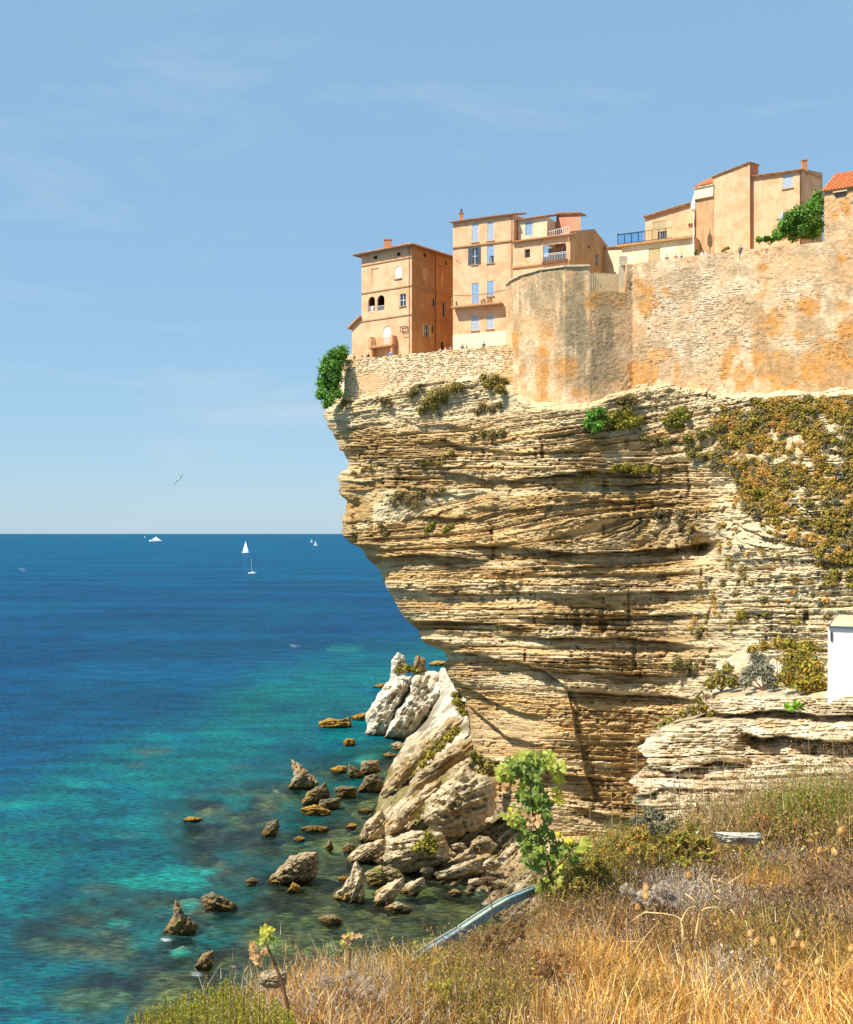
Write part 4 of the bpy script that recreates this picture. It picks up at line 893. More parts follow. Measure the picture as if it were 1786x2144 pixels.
_q = P(812, 512, 159.5); chimney(h1, _q[0], _q[1], ZT - .2, ZT + 1.75, .95, False); mb = MB()
# balcony of the white door
u0, _ = fl.hit(780, 726); u1, _ = fl.hit(831, 726); _, zb = fl.hit(806, 725)
mb.__init__(); fl.box(mb, u0, zb - .22, u1, zb, .003, 1.0); bal = mb.build('balcony', 'trim', h1); WLOC[bal.name] = (0, 0, 0)
railing(bal, fl, u0 + .5, u1 - .4, zb, zb + 1.0, .95); mb = MB(); fl.box(mb, u0, zb, u0 + .5, zb + 1.35, .05, .98); mb.build('end_pier', 'plaster_ochre', bal); mb = MB(); fl.box(mb, u1 - .4, zb, u1, zb + 1.2, .05, .98); mb.build('end_pier', 'plaster_ochre', bal)
mb = MB(); fl.box(mb, u0 + .3, 62.9, u0 + .6, zb - .22, .1, .8); mb.build('balcony_bracket', 'plaster_ochre', bal); mb = MB(); fl.box(mb, u1 - .5, 62.9, u1 - .2, zb - .22, .1, .8); mb.build('balcony_bracket', 'plaster_ochre', bal)
a0, a1 = fl.rect(843, 685, 855, 696)[:2]; r_ = fl.rect(843, 685, 855, 696); mb = MB()
for z in (r_[1], r_[3]): fl.box(mb, r_[0], z, r_[2], z + .05, .1, .15); fl.box(mb, r_[0], z, r_[2], z + .05, .5, .55)
for u in (r_[0], r_[2] - .05): fl.box(mb, u, r_[1] + .05, u + .05, r_[3], .1, .15); fl.box(mb, u, r_[1] + .05, u + .05, r_[3], .5, .55); fl.box(mb, u, r_[3] - .1, u + .05, r_[3] - .05, 0, .6)
mb.build('clothes_frame', 'iron', h1)
for f_, u_, z_ in ((fl, fl.w - .35, ZT - .2), (fr_, fr_.w * .55, ZT - .2)):
    mb = MB(); mb.tube([f_.pt(u_, 63.2, .13), f_.pt(u_, z_, .13)], .045, 6); mb.build('drain_pipe', 'wood', h1)
# lean-to on its sea side
uL, _ = fl.hit(737, 700); AL = fl.A + fl.d * uL; la = Fac(AL, CL)
_, zl = la.hit(737, 682); _, zr = la.hit(757, 664)
wall(h1, la, Z0, zl, zr, [], 'plaster_peach', name='annex_wall')
bk = np.array((.55, .8)) * 5; back_walls(h1, [AL, AL + bk, CL + bk], Z0, [zl, zl, zr], 'plaster_peach')
tiles(h1, (*(AL + fl.n * .5 - fl.d * .5), zl - .35), (*(AL + bk - fl.d * .5), zl - .35), (*(CL + fl.n * .5), zr + .12), (*(CL + bk), zr + .12), name='annex_roof')
mb = MB(); p0 = fl.pt(uL - .6, 62.9, 1.4); e = np.array([*fl.d, 0])
for k in range(6): fl.box(mb, uL - .9 + k * .62, 62.8, uL - .9 + (k + 1) * .62, 63.6 + 1.35 * math.sin(math.pi * (k + 1) / 9), 1.0, 1.3)
mb.build('garden_wall', 'plaster_peach', h1)

# --- tall house with grey-blue shutters
h2 = empty('tall_house', (3.6, 154, 62.9), 'tall peach house with pale blue shutters, long balcony and whitewashed foot', 'house')
A2, B2 = np.array((3.55, 153.9)), np.array((11.4, 150.0)); f2 = Fac(A2, B2); ZT2 = 81.75
o2 = {k: f2.rect(*r) for k, r in {'t1': (988, 468, 1002, 507), 't2': (1020, 465, 1034, 504), 'm1': (987, 518, 1000, 554), 'm2': (1020, 514, 1034, 551), 'd1': (988, 593, 1003, 637), 'e2': (1020, 588, 1034, 620), 'g1': (987, 661, 1003, 692), 'g2': (1019, 658, 1034, 689)}.items()}
wall(h2, f2, 62.6, ZT2, ZT2, list(o2.values()), 'plaster_peach')
for k in ('t1', 't2', 'd1', 'e2', 'g1', 'g2'): window(h2, f2, o2[k], 'shut', 'shutter_blue' if k in ('d1', 'e2') else 'shutter_grey', sill=k != 'd1')
window(h2, f2, o2['m1'], 'open', 'shutter_dark'); window(h2, f2, o2['m2'], 'half', 'shutter_blue')
_, zc = f2.hit(1010, 513); course(h2, f2, zc, .2, .16)
_, zw = f2.hit(1000, 692); mb = MB(); f2.box(mb, .02, 62.6, f2.w, zw - .35, .004, .09); mb.build('whitewashed_base', 'lime_white', h2)
n2 = -f2.n * 9; back_walls(h2, [B2, B2 + n2, A2 + n2, A2], 62.6, [ZT2, ZT2 + 1, ZT2 + 1, ZT2], 'plaster_ochre')
tiles(h2, (*(A2 + f2.n * .4 - f2.d * .3), ZT2 - .02), (*(B2 + f2.n * .4), ZT2 - .02), (*(A2 + n2 * .5 - f2.d * .3), ZT2 + 1.3), (*(B2 + n2 * .5), ZT2 + 1.3))
q = P(966, 460, 156); chimney(h2, q[0], q[1], ZT2 - .2, ZT2 + 1.75, .5)
_, zb = f2.hit(1004, 640); u0 = .25; u1 = f2.hit(1054, 640)[0]
mb = MB(); f2.box(mb, u0, zb - .2, u1, zb, .003, 1.15); bal = mb.build('balcony', 'trim', h2); WLOC[bal.name] = (0, 0, 0)
railing(bal, f2, u0 + .05, u1 - .05, zb, zb + 1.15, 1.08, 'rail_cream', .3, .012)
for uu in (.9, 4.6, 5.0, 5.5, 5.9):
    mb = MB(); p = f2.pt(uu, zb, .8); mb.tube([p, p + (0, 0, .3)], [.12, .17], 8); po = mb.build('flower_pot', 'terracotta', bal); WLOC[po.name] = (0, 0, 0)
    mb = MB(); [mb.tube([p + (0, 0, .3), p + (random.uniform(-.25, .25), random.uniform(-.2, .2), random.uniform(.45, .75))], [.07, .02], 4) for _ in range(7)]; mb.build('pot_plant', 'pot_plant', po)
for k in range(3):
    mb = MB(); mb.tube([f2.pt(.5 + k * .28, 62 + 14.7 - k * .2, .0), f2.pt(.5 + k * .28, 62 + 14.7 - k * .2, .25)], .03, 5); mb.build('wall_bracket', 'iron', h2)

mb = MB(); mb.tube([f2.pt(f2.w - .25, 63.2, .2), f2.pt(f2.w - .25, ZT2 - .2, .2)], .045, 6); mb.build('drain_pipe', 'wood', h2)
mb = MB(); mb.tube([f2.pt(.1, 72.0, .05), f2.pt(2.6, 71.75, .06), f2.pt(5.4, 71.8, .06), f2.pt(f2.w - .3, 72.1, .05)], .02, 5); mb.build('cable', 'iron', h2)
# --- house with loggia and roof terrace behind the bastion
h3 = empty('loggia_house', (18.3, 146, 71.6), 'ochre house with open loggia, small black window and pink roof terrace above the bastion', 'house')
A3, B3 = B2 + f2.d * .02 + f2.n * .25, np.array((18.3, 146.0)); f3 = Fac(A3, B3); ZT3 = 78.0
o3 = {k: f3.rect(*r) for k, r in {'w': (1098, 521, 1110, 540), 'lg': (1137, 511, 1186, 546)}.items()}
wall(h3, f3, 66, ZT3, ZT3, list(o3.values()), 'plaster_peach'); window(h3, f3, o3['w'], 'dark', sill=False)
u0, z0, u1, z1 = o3['lg']; mb = MB(); f3.box(mb, u0, z0, u1, z1, -1.9, -1.8); mb.build('loggia_back', 'plaster_ochre', h3)
mb = MB(); f3.box(mb, u0 + 1.1, z0 + .1, u1 - .1, z1 - .5, -1.79, -1.74); mb.build('loggia_glass', 'window_glass', h3)
mb = MB(); f3.box(mb, u0 + 2.1, z0, u0 + 2.16, z1 - .1, -1.3, -1.24); f3.box(mb, u0, z0 + 1.0, u1, z0 + 1.05, -.1, -.05); mb.build('loggia_post', 'white_paint', h3)
railing(h3, f3, u0, u1, z0, z0 + .9, -.12, 'white_paint', .22)
mb = MB(); f3.box(mb, u0 - .05, z0 - .35, u1 + .3, z0 - .003, -.01, .3); mb.build('loggia_sill', 'wood', h3)
_, zc = f3.hit(1130, 556); course(h3, f3, zc, .2, .18)
tiles(h3, (*(A3 + f3.n * .45), ZT3 - .06), (*(B3 + f3.n * .45 + f3.d * .4), ZT3 - .06), (*(A3 - f3.n * 1.4), ZT3 + .55), (*(B3 - f3.n * 1.4 + f3.d * .4), ZT3 + .55), name='cornice_roof')
# set-back top floor
A3u, B3u = A3 - f3.n * 1.4 + f3.d * .1, A3 - f3.n * 1.4 + f3.d * 4.2; f3u = Fac(A3u, B3u); w1 = f3u.rect(1099, 464, 1115, 493); ZU = f3u.hit(1110, 458)[1]
wall(h3, f3u, ZT3 - .5, ZU, ZU, [w1], 'plaster_pale', name='upper_wall'); window(h3, f3u, w1, 'shut', 'shutter_blue', sill=False)
back_walls(h3, [B3u, B3u - f3.n * 6], ZT3 - .5, [ZU, ZU], 'plaster_cream')
tiles(h3, (*(A3u + f3.n * .35), ZU - .02), (*(B3u + f3.n * .35 + f3.d * .3), ZU - .02), (*(A3u - f3.n * 3), ZU + .9), (*(B3u - f3.n * 3 + f3.d * .3), ZU + .9), name='upper_roof')
q0, q1 = B3u - f3.n * 3.2, B3 - f3.n * 3.2 + f3.d * .2; ft = Fac(q0, q1); zt0 = ft.hit(1150, 452)[1]; zt1 = ft.hit(1211, 488)[1]
wall(h3, ft, ZT3 - .5, zt0, zt0 - .6, [ft.rect(1150, 466, 1161, 489)], 'plaster_pink', name='terrace_back_wall'); window(h3, ft, ft.rect(1150, 466, 1161, 489), 'dark', sill=False)
mb = MB(); a = np.array([*q0, zt0]); b = np.array([*q1, zt1 + .4]); c = np.array([*(q1 - f3.n * 2.2), zt0 - .5]); d = np.array([*(q0 - f3.n * 2.2), zt0 + .3]); tiles(h3, a + np.array([*f3.n, 0]) * .3, np.array([*q1, zt0 - .75]) + np.array([*f3.n, 0]) * .3, d, c, 'tile_pink', name='terrace_roof')
ut0 = ft.hit(1145, 480)[0]; railing(h3, Fac(B3u - f3.n * .3, B3 - f3.n * .3), .1, Fac(B3u - f3.n * .3, B3 - f3.n * .3).w - .3, ZT3 + .45, ZT3 + 1.3, 0, 'white_paint', .35, .02)
# shaded side wall
q2 = np.array((22.3, 152.2)); q3 = np.array((25.6, 158.6)); s1, s2 = Fac(B3, q2), Fac(q2, q3); zs1 = s1.hit(1242, 478)[1]; zs2 = s2.hit(1276, 522)[1]
o4 = s1.rect(1236, 529, 1243.6, 556)
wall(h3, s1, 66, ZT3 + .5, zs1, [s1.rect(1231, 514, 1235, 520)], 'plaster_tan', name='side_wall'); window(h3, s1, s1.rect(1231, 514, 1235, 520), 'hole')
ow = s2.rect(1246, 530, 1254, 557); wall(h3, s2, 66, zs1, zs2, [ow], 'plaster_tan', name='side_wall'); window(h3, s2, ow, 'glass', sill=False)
back_walls(h3, [q3, q3 - f3.n * 3, A3 - f3.n * 9, A3], 66, [zs2, zs2, ZT3, ZT3], 'plaster_tan')
mb = MB(); mb.tube([f3.pt(f3.w - .1, 71.6, .35), f3.pt(f3.w - .1, ZT3 - .1, .35)], .05, 6); mb.build('drain_pipe', 'rail_cream', h3)

# --- gate and pier in the notch of the rampart
gt = empty('rampart_gate', (22, 137.8, 69.1), 'pale barred gate in the notch between bastion and high wall', 'gate')
gA, gB = np.array((19.75, 137.5)), np.array((23.2, 138.5)); fg = Fac(gA, gB); railing(gt, fg, 0, fg.w, 69.12, 71.35, 0, 'rail_cream', .3, .035)
mb = MB(); gd = np.array([*fg.d, 0]); mb.obox((*gB, 69.1), gd * 1.1, (0.1, .6, 0), (0, 0, 3.3)); mb.obox((*(gB + fg.d * .2 + fg.n * .25), 72.4), gd * .9, (0.1, .8, 0), (0, 0, .25)); mb.obox((*(gB + fg.d * .05 + fg.n * .1), 72.65), gd * 1.1, (0.1, .7, 0), (0, 0, .9)); mb.build('gate_pier', 'plaster_cream', gt)
mb = MB(); mb.obox((*(gA + (-.1, 3.2)), 69.1), (4.2, 1.0, 0), (0, .4, 0), (0, 0, 2.6)); mb.build('rear_wall', 'plaster_pale', gt)

# --- houses along the high street
def simple_house(name, label, A, B, zg, ztA, ztB, depth, wins, matn, roofmat='tile', sidemat=None, eave=.35, rise=1.0):
    f = Fac(A, B); h = empty(name, (*A, zg), label, 'house'); ops = [f.rect(*w[0]) for w in wins]
    wall(h, f, zg - 1, ztA, ztB, ops, matn)
    for (r, kd, sm), op in zip(wins, ops): window(h, f, op, kd, sm, matn, sill=kd != 'hole')
    nb = -f.n * depth; back_walls(h, [f.B, f.B + nb, f.A + nb, f.A], zg - 1, [ztB, ztB + rise, ztA + rise, ztA], sidemat or matn)
    tiles(h, (*(f.A + f.n * eave - f.d * .15), ztA + .0), (*(f.B + f.n * eave + f.d * .15), ztB), (*(f.A + nb - f.d * .15), ztA + rise + .12), (*(f.B + nb + f.d * .15), ztB + rise + .12), roofmat)
    return h, f
A4 = P(1302, 512, 146.5)[:2]; B4 = P(1454, 507, 142.0)[:2]; f4 = Fac(A4, B4)
h4 = empty('terrace_house', (*A4, 71.6), 'low cream house with a flat roof terrace and blue glass balustrade', 'house')
z4 = f4.hit(1380, 508)[1]; o_ = f4.rect(1358, 519, 1383, 545); wall(h4, f4, 70, z4, z4, [o_], 'plaster_cream'); window(h4, f4, o_, 'shut', 'shutter_beige')
nb = -f4.n * 7; back_walls(h4, [f4.B, f4.B + nb, f4.A + nb, f4.A], 70, [z4] * 4, 'plaster_tan')
mb = MB(); e = f4.pt(-.5, z4, .5); mb.obox(e, np.array([*f4.d, 0]) * (f4.w + .5), np.array([*(-f4.n), 0]) * 7.5, (0, 0, .28)); mb.build('roof_slab', 'trim', h4)
ua = f4.hit(1312, 495)[0]; ub = f4.hit(1350, 495)[0]; uc = f4.hit(1409, 490)[0]; mb = MB()
f4.box(mb, -.4, z4 + .28, ub, z4 + 1.55, .38, .41); mb.build('glass_balustrade', 'glass_blue', h4); mb = MB()
mb.obox(f4.pt(-.45, z4 + .28, .40), np.array([*(-f4.n), 0]) * 3.2, np.array([*f4.d, 0]) * .05, (0, 0, 1.5)); mb.build('green_screen', 'screen_green', h4)
railing(h4, f4, -.4, uc, z4 + .28, z4 + 1.6, .45, 'iron', .9, .03); railing(h4, f4, ub, uc, z4 + .28, z4 + 1.6, .40, 'rail_cream', .3, .015)
A5 = P(1351, 453, 150)[:2]; B5 = P(1456, 421, 146.2)[:2]
h5, f5 = simple_house('gabled_house', 'small peach house with sloping roof and tall door opening on the flat terrace', A5, B5, 74, Fac(A5, B5).hit(1351, 455)[1], Fac(A5, B5).hit(1455, 423)[1], 6, [((1366, 463, 1396, 501), 'half', 'shutter_beige')], 'plaster_peach', rise=.2)
r_ = f5.rect(1427, 457, 1439, 471); mb = MB(); f5.box(mb, f5.w - 1.0, r_[1], f5.w - .2, r_[3], .0, .35); mb.build('air_conditioner', 'shutter_beige', h5)
A6 = P(1432, 428, 146)[:2]; B6 = P(1494, 380, 144)[:2]
f6 = Fac(P(1455, 400, 144.5)[:2], P(1494, 380, 142.9)[:2]); h6 = empty('tower_house', (*f6.A, 71.6), 'narrow cream tower house with heavy cornice and red tiled cap', 'house')
z6 = f6.hit(1475, 390)[1]; wall(h6, f6, 70, z6, z6, [], 'plaster_tan'); nb = -f6.n * 5; back_walls(h6, [f6.B, f6.B + nb, f6.A + nb, f6.A], 70, [z6] * 4, 'plaster_cream')
zc = f6.hit(1475, 415)[1]; course(h6, f6, zc, .25, .28, 'plaster_cream', name='cornice'); course(h6, f6, zc + .25, z6 - zc - .25, .15, 'lime_white', name='frieze'); course(h6, f6, z6 - .12, .2, .32, 'plaster_cream', name='cornice')
tiles(h6, (*(f6.A + f6.n * .3), z6 + .06), (*(f6.B + f6.n * .3), z6 + .06), (*((f6.A + f6.B) / 2 - f6.n * 2 - f6.d * .2), z6 + 1.5), (*((f6.A + f6.B) / 2 - f6.n * 2 + f6.d * .4), z6 + 1.3), 'tile_red')
mb = MB(); mb.tube([f6.pt(.1, 71.6, .12), f6.pt(.1, zc, .12)], .05, 6); mb.build('drain_pipe', 'iron', h6)
A7 = P(1493, 369, 143)[:2]; B7 = P(1570, 338, 140.5)[:2]; f7 = Fac(A7, B7)
h7, f7 = simple_house('blank_gable_house', 'tall windowless peach house with steeply rising roof edge', A7, B7, 71.6, f7.hit(1493, 371)[1], f7.hit(1568, 340)[1], 3.5, [], 'plaster_peach', sidemat='plaster_pink', rise=.5, eave=.15)
A8 = P(1571, 369, 141.2)[:2]; B8 = P(1678, 353, 137.6)[:2]; f8 = Fac(A8, B8)
h8, f8 = simple_house('shuttered_house', 'peach house with two shuttered windows rising behind the green bush', A8, B8, 71.6, f8.hit(1572, 371)[1], f8.hit(1676, 357)[1], 8, [((1639, 363, 1660, 394), 'shut', 'shutter_grey'), ((1640, 443, 1657, 478), 'open', 'shutter_grey')], 'plaster_peach', rise=1.0)
q = P(1684, 350, 139.2); chimney(h8, q[0], q[1], q[2] - 1, q[2] + .75, .55, False)
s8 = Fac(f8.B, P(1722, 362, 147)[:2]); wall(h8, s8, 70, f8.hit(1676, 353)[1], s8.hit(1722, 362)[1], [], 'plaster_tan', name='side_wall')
mb = MB(); mb.tube([f8.pt(f8.w - .1, 71.6, .1), f8.pt(f8.w - .1, f8.hit(1676, 357)[1], .1)], .07, 6); mb.build('drain_pipe', 'wood', h8)
A9 = P(1726, 400, 129.0)[:2]; B9 = P(1900, 396, 124.2)[:2]; f9 = Fac(A9, B9)
h9 = empty('bastion_house', (*A9, 71.6), 'rough stone house with orange tiled roof at the right edge on the rampart', 'house')
z9 = f9.hit(1740, 400)[1]; o_ = f9.rect(1749, 403, 1771, 410); build_wall_sheet('wall', [A9, B9], [(0, z9), (90, z9)], 71, .115, shade_high, h9, .3); mb = MB(); f9.box(mb, *o_, -.2, .22); mb.build('vent_opening', 'dark_inside', h9); mb = MB(); f9.box(mb, o_[0] - .2, o_[3], o_[2] + .2, o_[3] + .15, .0, .3); mb.build('lintel', 'terrace_stone', h9)
nb = -f9.n * 9; back_walls(h9, [f9.B, f9.B + nb, f9.A + nb, f9.A], 71, [z9, z9 + 3, z9 + 3, z9], 'plaster_pale')
tiles(h9, (*(f9.A + f9.n * .3 - f9.d * .3), z9 - .02), (*(f9.B + f9.n * .3), z9 - .02), (*(f9.A - f9.n * 6 - f9.d * .3), z9 + 3.6), (*(f9.B - f9.n * 6), z9 + 3.6), 'tile_red', .34)
h10 = empty('far_roof_house', (25, 160, 71.6), 'low cream house with a broken tiled parapet behind the gate', 'house')
fa = Fac(P(1262, 520, 156)[:2], P(1310, 520, 152)[:2]); zz = fa.hit(1285, 512)[1]; wall(h10, fa, 70, zz, zz - .8, [], 'plaster_cream'); back_walls(h10, [fa.B, fa.B - fa.n * 5, fa.A - fa.n * 5, fa.A], 70, [zz - .8, zz, zz, zz], 'plaster_cream')
tiles(h10, (*(fa.A + fa.n * .2), zz), (*(fa.B + fa.n * .2), zz - .8), (*(fa.A - fa.n * 5), zz + .6), (*(fa.B - fa.n * 5), zz - .2))
# street lamp
q = P(1452, 530, 141.5); lp = empty('street_lamp', (q[0], q[1], 71.6), 'white lantern street lamp on a slim post before the tower house', 'lamp')
zt = P(1452, 440, 141.5)[2]; mb = MB(); mb.tube([(q[0], q[1], 71.6), (q[0], q[1], zt)], [.09, .06], 8); mb.build('post', 'white_paint', lp)
mb = MB(); mb.tube([(q[0], q[1], zt), (q[0], q[1], zt + .1), (q[0], q[1], zt + .9), (q[0], q[1], zt + 1.25), (q[0], q[1], zt + 1.9)], [.3, .34, .30, .12, .03], 10); mb.build('lantern', 'white_paint', lp)

# ------------------------------------------------------------------ people on the walls
m, nt, b = new_mat('person')
oi = nt.nodes.new('ShaderNodeObjectInfo'); tcn = nt.nodes.new('ShaderNodeTexCoord'); sx = nt.nodes.new('ShaderNodeSeparateXYZ'); nt.links.new(tcn.outputs['Object'], sx.inputs[0])
def gt_(v):
    g = nt.nodes.new('ShaderNodeMath'); g.operation = 'GREATER_THAN'; g.inputs[1].default_value = v; nt.links.new(sx.outputs['Z'], g.inputs[0]); return g.outputs[0]
c = mixcol(nt, gt_(.88), lin(70, 80, 104), oi.outputs['Color']); c = mixcol(nt, gt_(1.43), c, lin(214, 160, 124)); c = mixcol(nt, gt_(1.66), c, lin(60, 42, 30))
nt.links.new(c, b.inputs['Base Color'])
def person_mesh():
    v = [(0, 0, .95), (0, 0, 1.2), (0, 0, 1.4), (0, 0, 1.52), (0, -.02, 1.66), (0, 0, 1.76), (.11, 0, .9), (.12, -.01, .5), (.12, .02, .08), (.12, -.12, .04), (-.11, 0, .9), (-.12, -.01, .5), (-.12, .02, .08), (-.12, -.12, .04), (.2, 0, 1.4), (.27, .02, 1.14), (.25, -.1, .92), (.24, -.14, .82), (-.2, 0, 1.4), (-.27, .02, 1.14), (-.22, -.16, .96), (-.18, -.22, .92)]
    e = [(0, 1), (1, 2), (2, 3), (3, 4), (4, 5), (0, 6), (6, 7), (7, 8), (8, 9), (0, 10), (10, 11), (11, 12), (12, 13), (2, 14), (14, 15), (15, 16), (16, 17), (2, 18), (18, 19), (19, 20), (20, 21)]
    r = [.15, .14, .15, .06, .105, .08, .10, .07, .05, .04, .10, .07, .05, .04, .07, .05, .04, .035, .07, .05, .04, .035]
    me = bpy.data.meshes.new('person'); me.from_pydata(v, e, []); o = bpy.data.objects.new('person', me); COL.objects.link(o)
    md = o.modifiers.new('skin', 'SKIN')
    me.skin_vertices.new() if not me.skin_vertices else None
    for i, k in enumerate(me.skin_vertices[0].data): k.radius = (r[i], r[i] * .8); k.use_root = (i == 0)
    o.modifiers.new('sub', 'SUBSURF').levels = 1; o.modifiers['sub'].render_levels = 1
    dg = bpy.context.evaluated_depsgraph_get(); ev = bpy.data.meshes.new_from_object(o.evaluated_get(dg)); bpy.data.objects.remove(o)
    ev.name = 'person'; ev.materials.append(mat('person')); [setattr(p, 'use_smooth', True) for p in ev.polygons]; return ev
pme = person_mesh()
PEOPLE = [(771, 157.2, 62.65, 20, (.03, .03, .035), 'person in black leaning on the wall left of the house balcony', 735), (818, 155.4, 62.5, -30, (.05, .30, .62), 'person in a blue shirt sitting against the low terrace wall', 738), (742, 158.6, 62.3, 60, (.25, .2, .16), 'person in brown at the left end of the terrace wall', 748), (922, 153.2, 62.6, 10, (.6, .58, .55), 'person in a pale shirt under the dark doorway of the corner house', 730), (933, 152.4, 62.35, -20, (.62, .30, .28), 'person in a pink top beside the person in a pale shirt', 728), (943, 151.6, 62.4, 40, (.45, .25, .2), 'person in rust red nearest the white foot of the tall house', 727), (968, 150.1, 62.45, 0, (.05, .04, .04), 'person in dark clothes before the whitewashed wall', 723), (977, 149.7, 62.4, 90, (.3, .12, .06), 'person in maroon right of the person in dark clothes', 722), (1013, 148.2, 62.75, 200, (.12, .11, .1), 'person with a raised hat nearest the bastion', 718),
          (1396, 138.9, 71.55, 10, (.2, .15, .1), 'person in brown behind the high wall below the shuttered cream house', 543), (1415, 138.4, 71.65, -10, (.45, .08, .05), 'person in red behind the high wall', 541), (1427, 138.2, 71.7, 50, (.1, .15, .3), 'person in navy behind the high wall left of the street lamp', 540), (1470, 136.9, 71.95, 0, (.7, .72, .75), 'person in white leaning over the wall under the tower house', 527), (1480, 136.6, 71.7, 30, (.55, .58, .62), 'person in pale grey beside the person in white', 528), (1551, 134.2, 71.65, 0, (.1, .08, .08), 'person in black at the foot of the blank gable', 516)]
for px, Y, z, rz, colr, lab, _py in PEOPLE:
    z = 63.0 if z < 66 else 71.75; Y = Y - (.6 if z < 66 else 1.2)
    o = bpy.data.objects.new('person', pme); COL.objects.link(o); o.location = ((px - CX) * Y / F, Y, z); o.rotation_euler = (0, 0, math.radians(rz)); o.color = (*colr, 1)
    tag(o, lab, 'person', 'people on the town walls')

# ------------------------------------------------------------------ foliage
def leaf_cloud(centers, radii, n, size, palette, seed, squash=1.0, up=0.3, aspect=.55):
    r = np.random.default_rng(seed); centers = np.asarray(centers, float); radii = np.asarray(radii, float)
    if radii.ndim == 1: radii = radii[:, None] * np.array([[1, 1, squash]])
    w = radii.prod(1) ** (2 / 3.); w /= w.sum(); k = r.choice(len(centers), n, p=w)
    d = r.normal(size=(n, 3)); d /= np.linalg.norm(d, axis=1, keepdims=True)
    rad = r.random(n) ** .45 * (0.70 + .55 * r.random(n) ** 2)
    p = centers[k] + d * radii[k] * rad[:, None]
    nrm = d * 1.0 + r.normal(size=(n, 3)) * .5 + np.array([0, 0, up]); nrm /= np.linalg.norm(nrm, axis=1, keepdims=True)
    a = np.cross(nrm, r.normal(size=(n, 3))); a /= np.linalg.norm(a, axis=1, keepdims=True); b = np.cross(nrm, a)
    s = size * (0.6 + .8 * r.random(n))[:, None]
    V = np.stack([p - a * s, p + b * s * aspect + nrm * s * .15, p + a * s, p - b * s * aspect + nrm * s * .15], 1).reshape(-1, 3)
    Q = np.arange(n * 4).reshape(-1, 4)
    pal = np.array(palette); ci = r.integers(0, len(pal), n); cc = pal[ci] * (1.0 + .6 * r.random((n, 1)))
    lobe = 0.8 + .4 * r.random(len(centers)); cc = cc * lobe[k][:, None]
    return V, Q, np.repeat(cc, 4, 0)
GREEN = [lin(104, 150, 48), lin(82, 126, 36), lin(128, 168, 64), lin(66, 108, 30)]
OLIVE = [lin(152, 140, 44), lin(122, 122, 40), lin(178, 152, 54), lin(106, 98, 40)]
BRNGR = [lin(142, 120, 70), lin(120, 112, 62), lin(160, 138, 86), lin(108, 92, 56)]
GREYG = [lin(126, 122, 98), lin(104, 104, 80), lin(146, 138, 112)]
GOLD = [lin(200, 158, 76), lin(182, 136, 58), lin(212, 176, 96)]
def shrub(name, label, cat, base, centers, radii, n, size, palette, seed, squash=.85, group=None, mat_='leaf', stem=True):
    base = np.asarray(base, float); t = empty(name, base, label, cat, group)
    V, Q, C = leaf_cloud(centers, radii, n, size, palette, seed, squash)
    mesh_np('foliage', V, Q, None, mat_, C, t)
    if stem:
        mb = MB(); r = random.Random(seed)
        idx = list(range(len(centers))); r.shuffle(idx)
        for i in idx[:7]:
            c = np.asarray(centers[i], float); m_ = base * .45 + c * .55 + np.array([r.uniform(-.1, .1), r.uniform(-.1, .1), 0])
            rr = max(.03, np.max(radii) * .09); mb.tube([base, m_, c], [rr, rr * .7, rr * .3], 5)
        mb.build('stem', 'bark', t)
    return t
def px_lobes(pts, Y, yj=1.0, seed=0):
    r = random.Random(seed); cs = []; rs = []
    for x, y, rad in pts:
        yy = Y + r.uniform(-yj, yj); cs.append(P(x, y, yy)); rs.append(rad * yy / F)
    return cs, rs
cs, rs = px_lobes([(700, 742, 16), (716, 734, 14), (688, 756, 18), (704, 764, 20), (680, 776, 18), (702, 790, 20), (676, 800, 18), (696, 812, 20), (672, 824, 15), (690, 836, 16), (682, 848, 10), (712, 752, 14), (722, 742, 9), (708, 826, 12)], 155.6, 1.2, 1)
shrub('fig_tree', 'dense bright green fig tree hanging at the left end of the terrace wall', 'tree', P(702, 800, 157.5), cs, rs, 9500, .17, GREEN, 11, 1.0)
cs, rs = px_lobes([(1712, 410, 14), (1700, 430, 18), (1715, 440, 16), (1690, 452, 20), (1712, 470, 18), (1668, 462, 20), (1650, 480, 20), (1680, 482, 20), (1705, 490, 16), (1636, 490, 14), (1722, 420, 10), (1655, 452, 16), (1640, 470, 16), (1672, 442, 16), (1690, 474, 18), (1624, 488, 10), (1660, 495, 14)], 133.5, 1.0, 2)
shrub('rampart_bush', 'big dark green bush behind the high wall before the shuttered house', 'bush', P(1690, 500, 133.6), cs, rs, 8000, .15, GREEN, 12, 1.0)
cs, rs = px_lobes([(1590, 502, 9), (1604, 499, 9), (1618, 498, 10), (1630, 498, 9)], 133.2, .3, 3)
shrub('low_bush', 'low green bush at the left foot of the big rampart bush', 'bush', P(1612, 512, 133.2), cs, rs, 500, .2, GREEN, 13, .8)
cs, rs = px_lobes([(1517, 522, 4), (1524, 519, 4), (1512, 526, 3)], 136.0, .2, 4)
shrub('wall_plant', 'small plant growing on the high wall below the blank gable', 'plant', P(1517, 530, 136), cs, rs, 160, .14, OLIVE, 14, .8)
cs, rs = px_lobes([(1456, 530, 4), (1458, 524, 3)], 137.6, .2, 5)
shrub('wall_plant', 'small plant at the foot of the street lamp', 'plant', P(1456, 536, 137.6), cs, rs, 120, .13, GREEN, 15, .8)
CSH = 'shrubs on the cliff face'
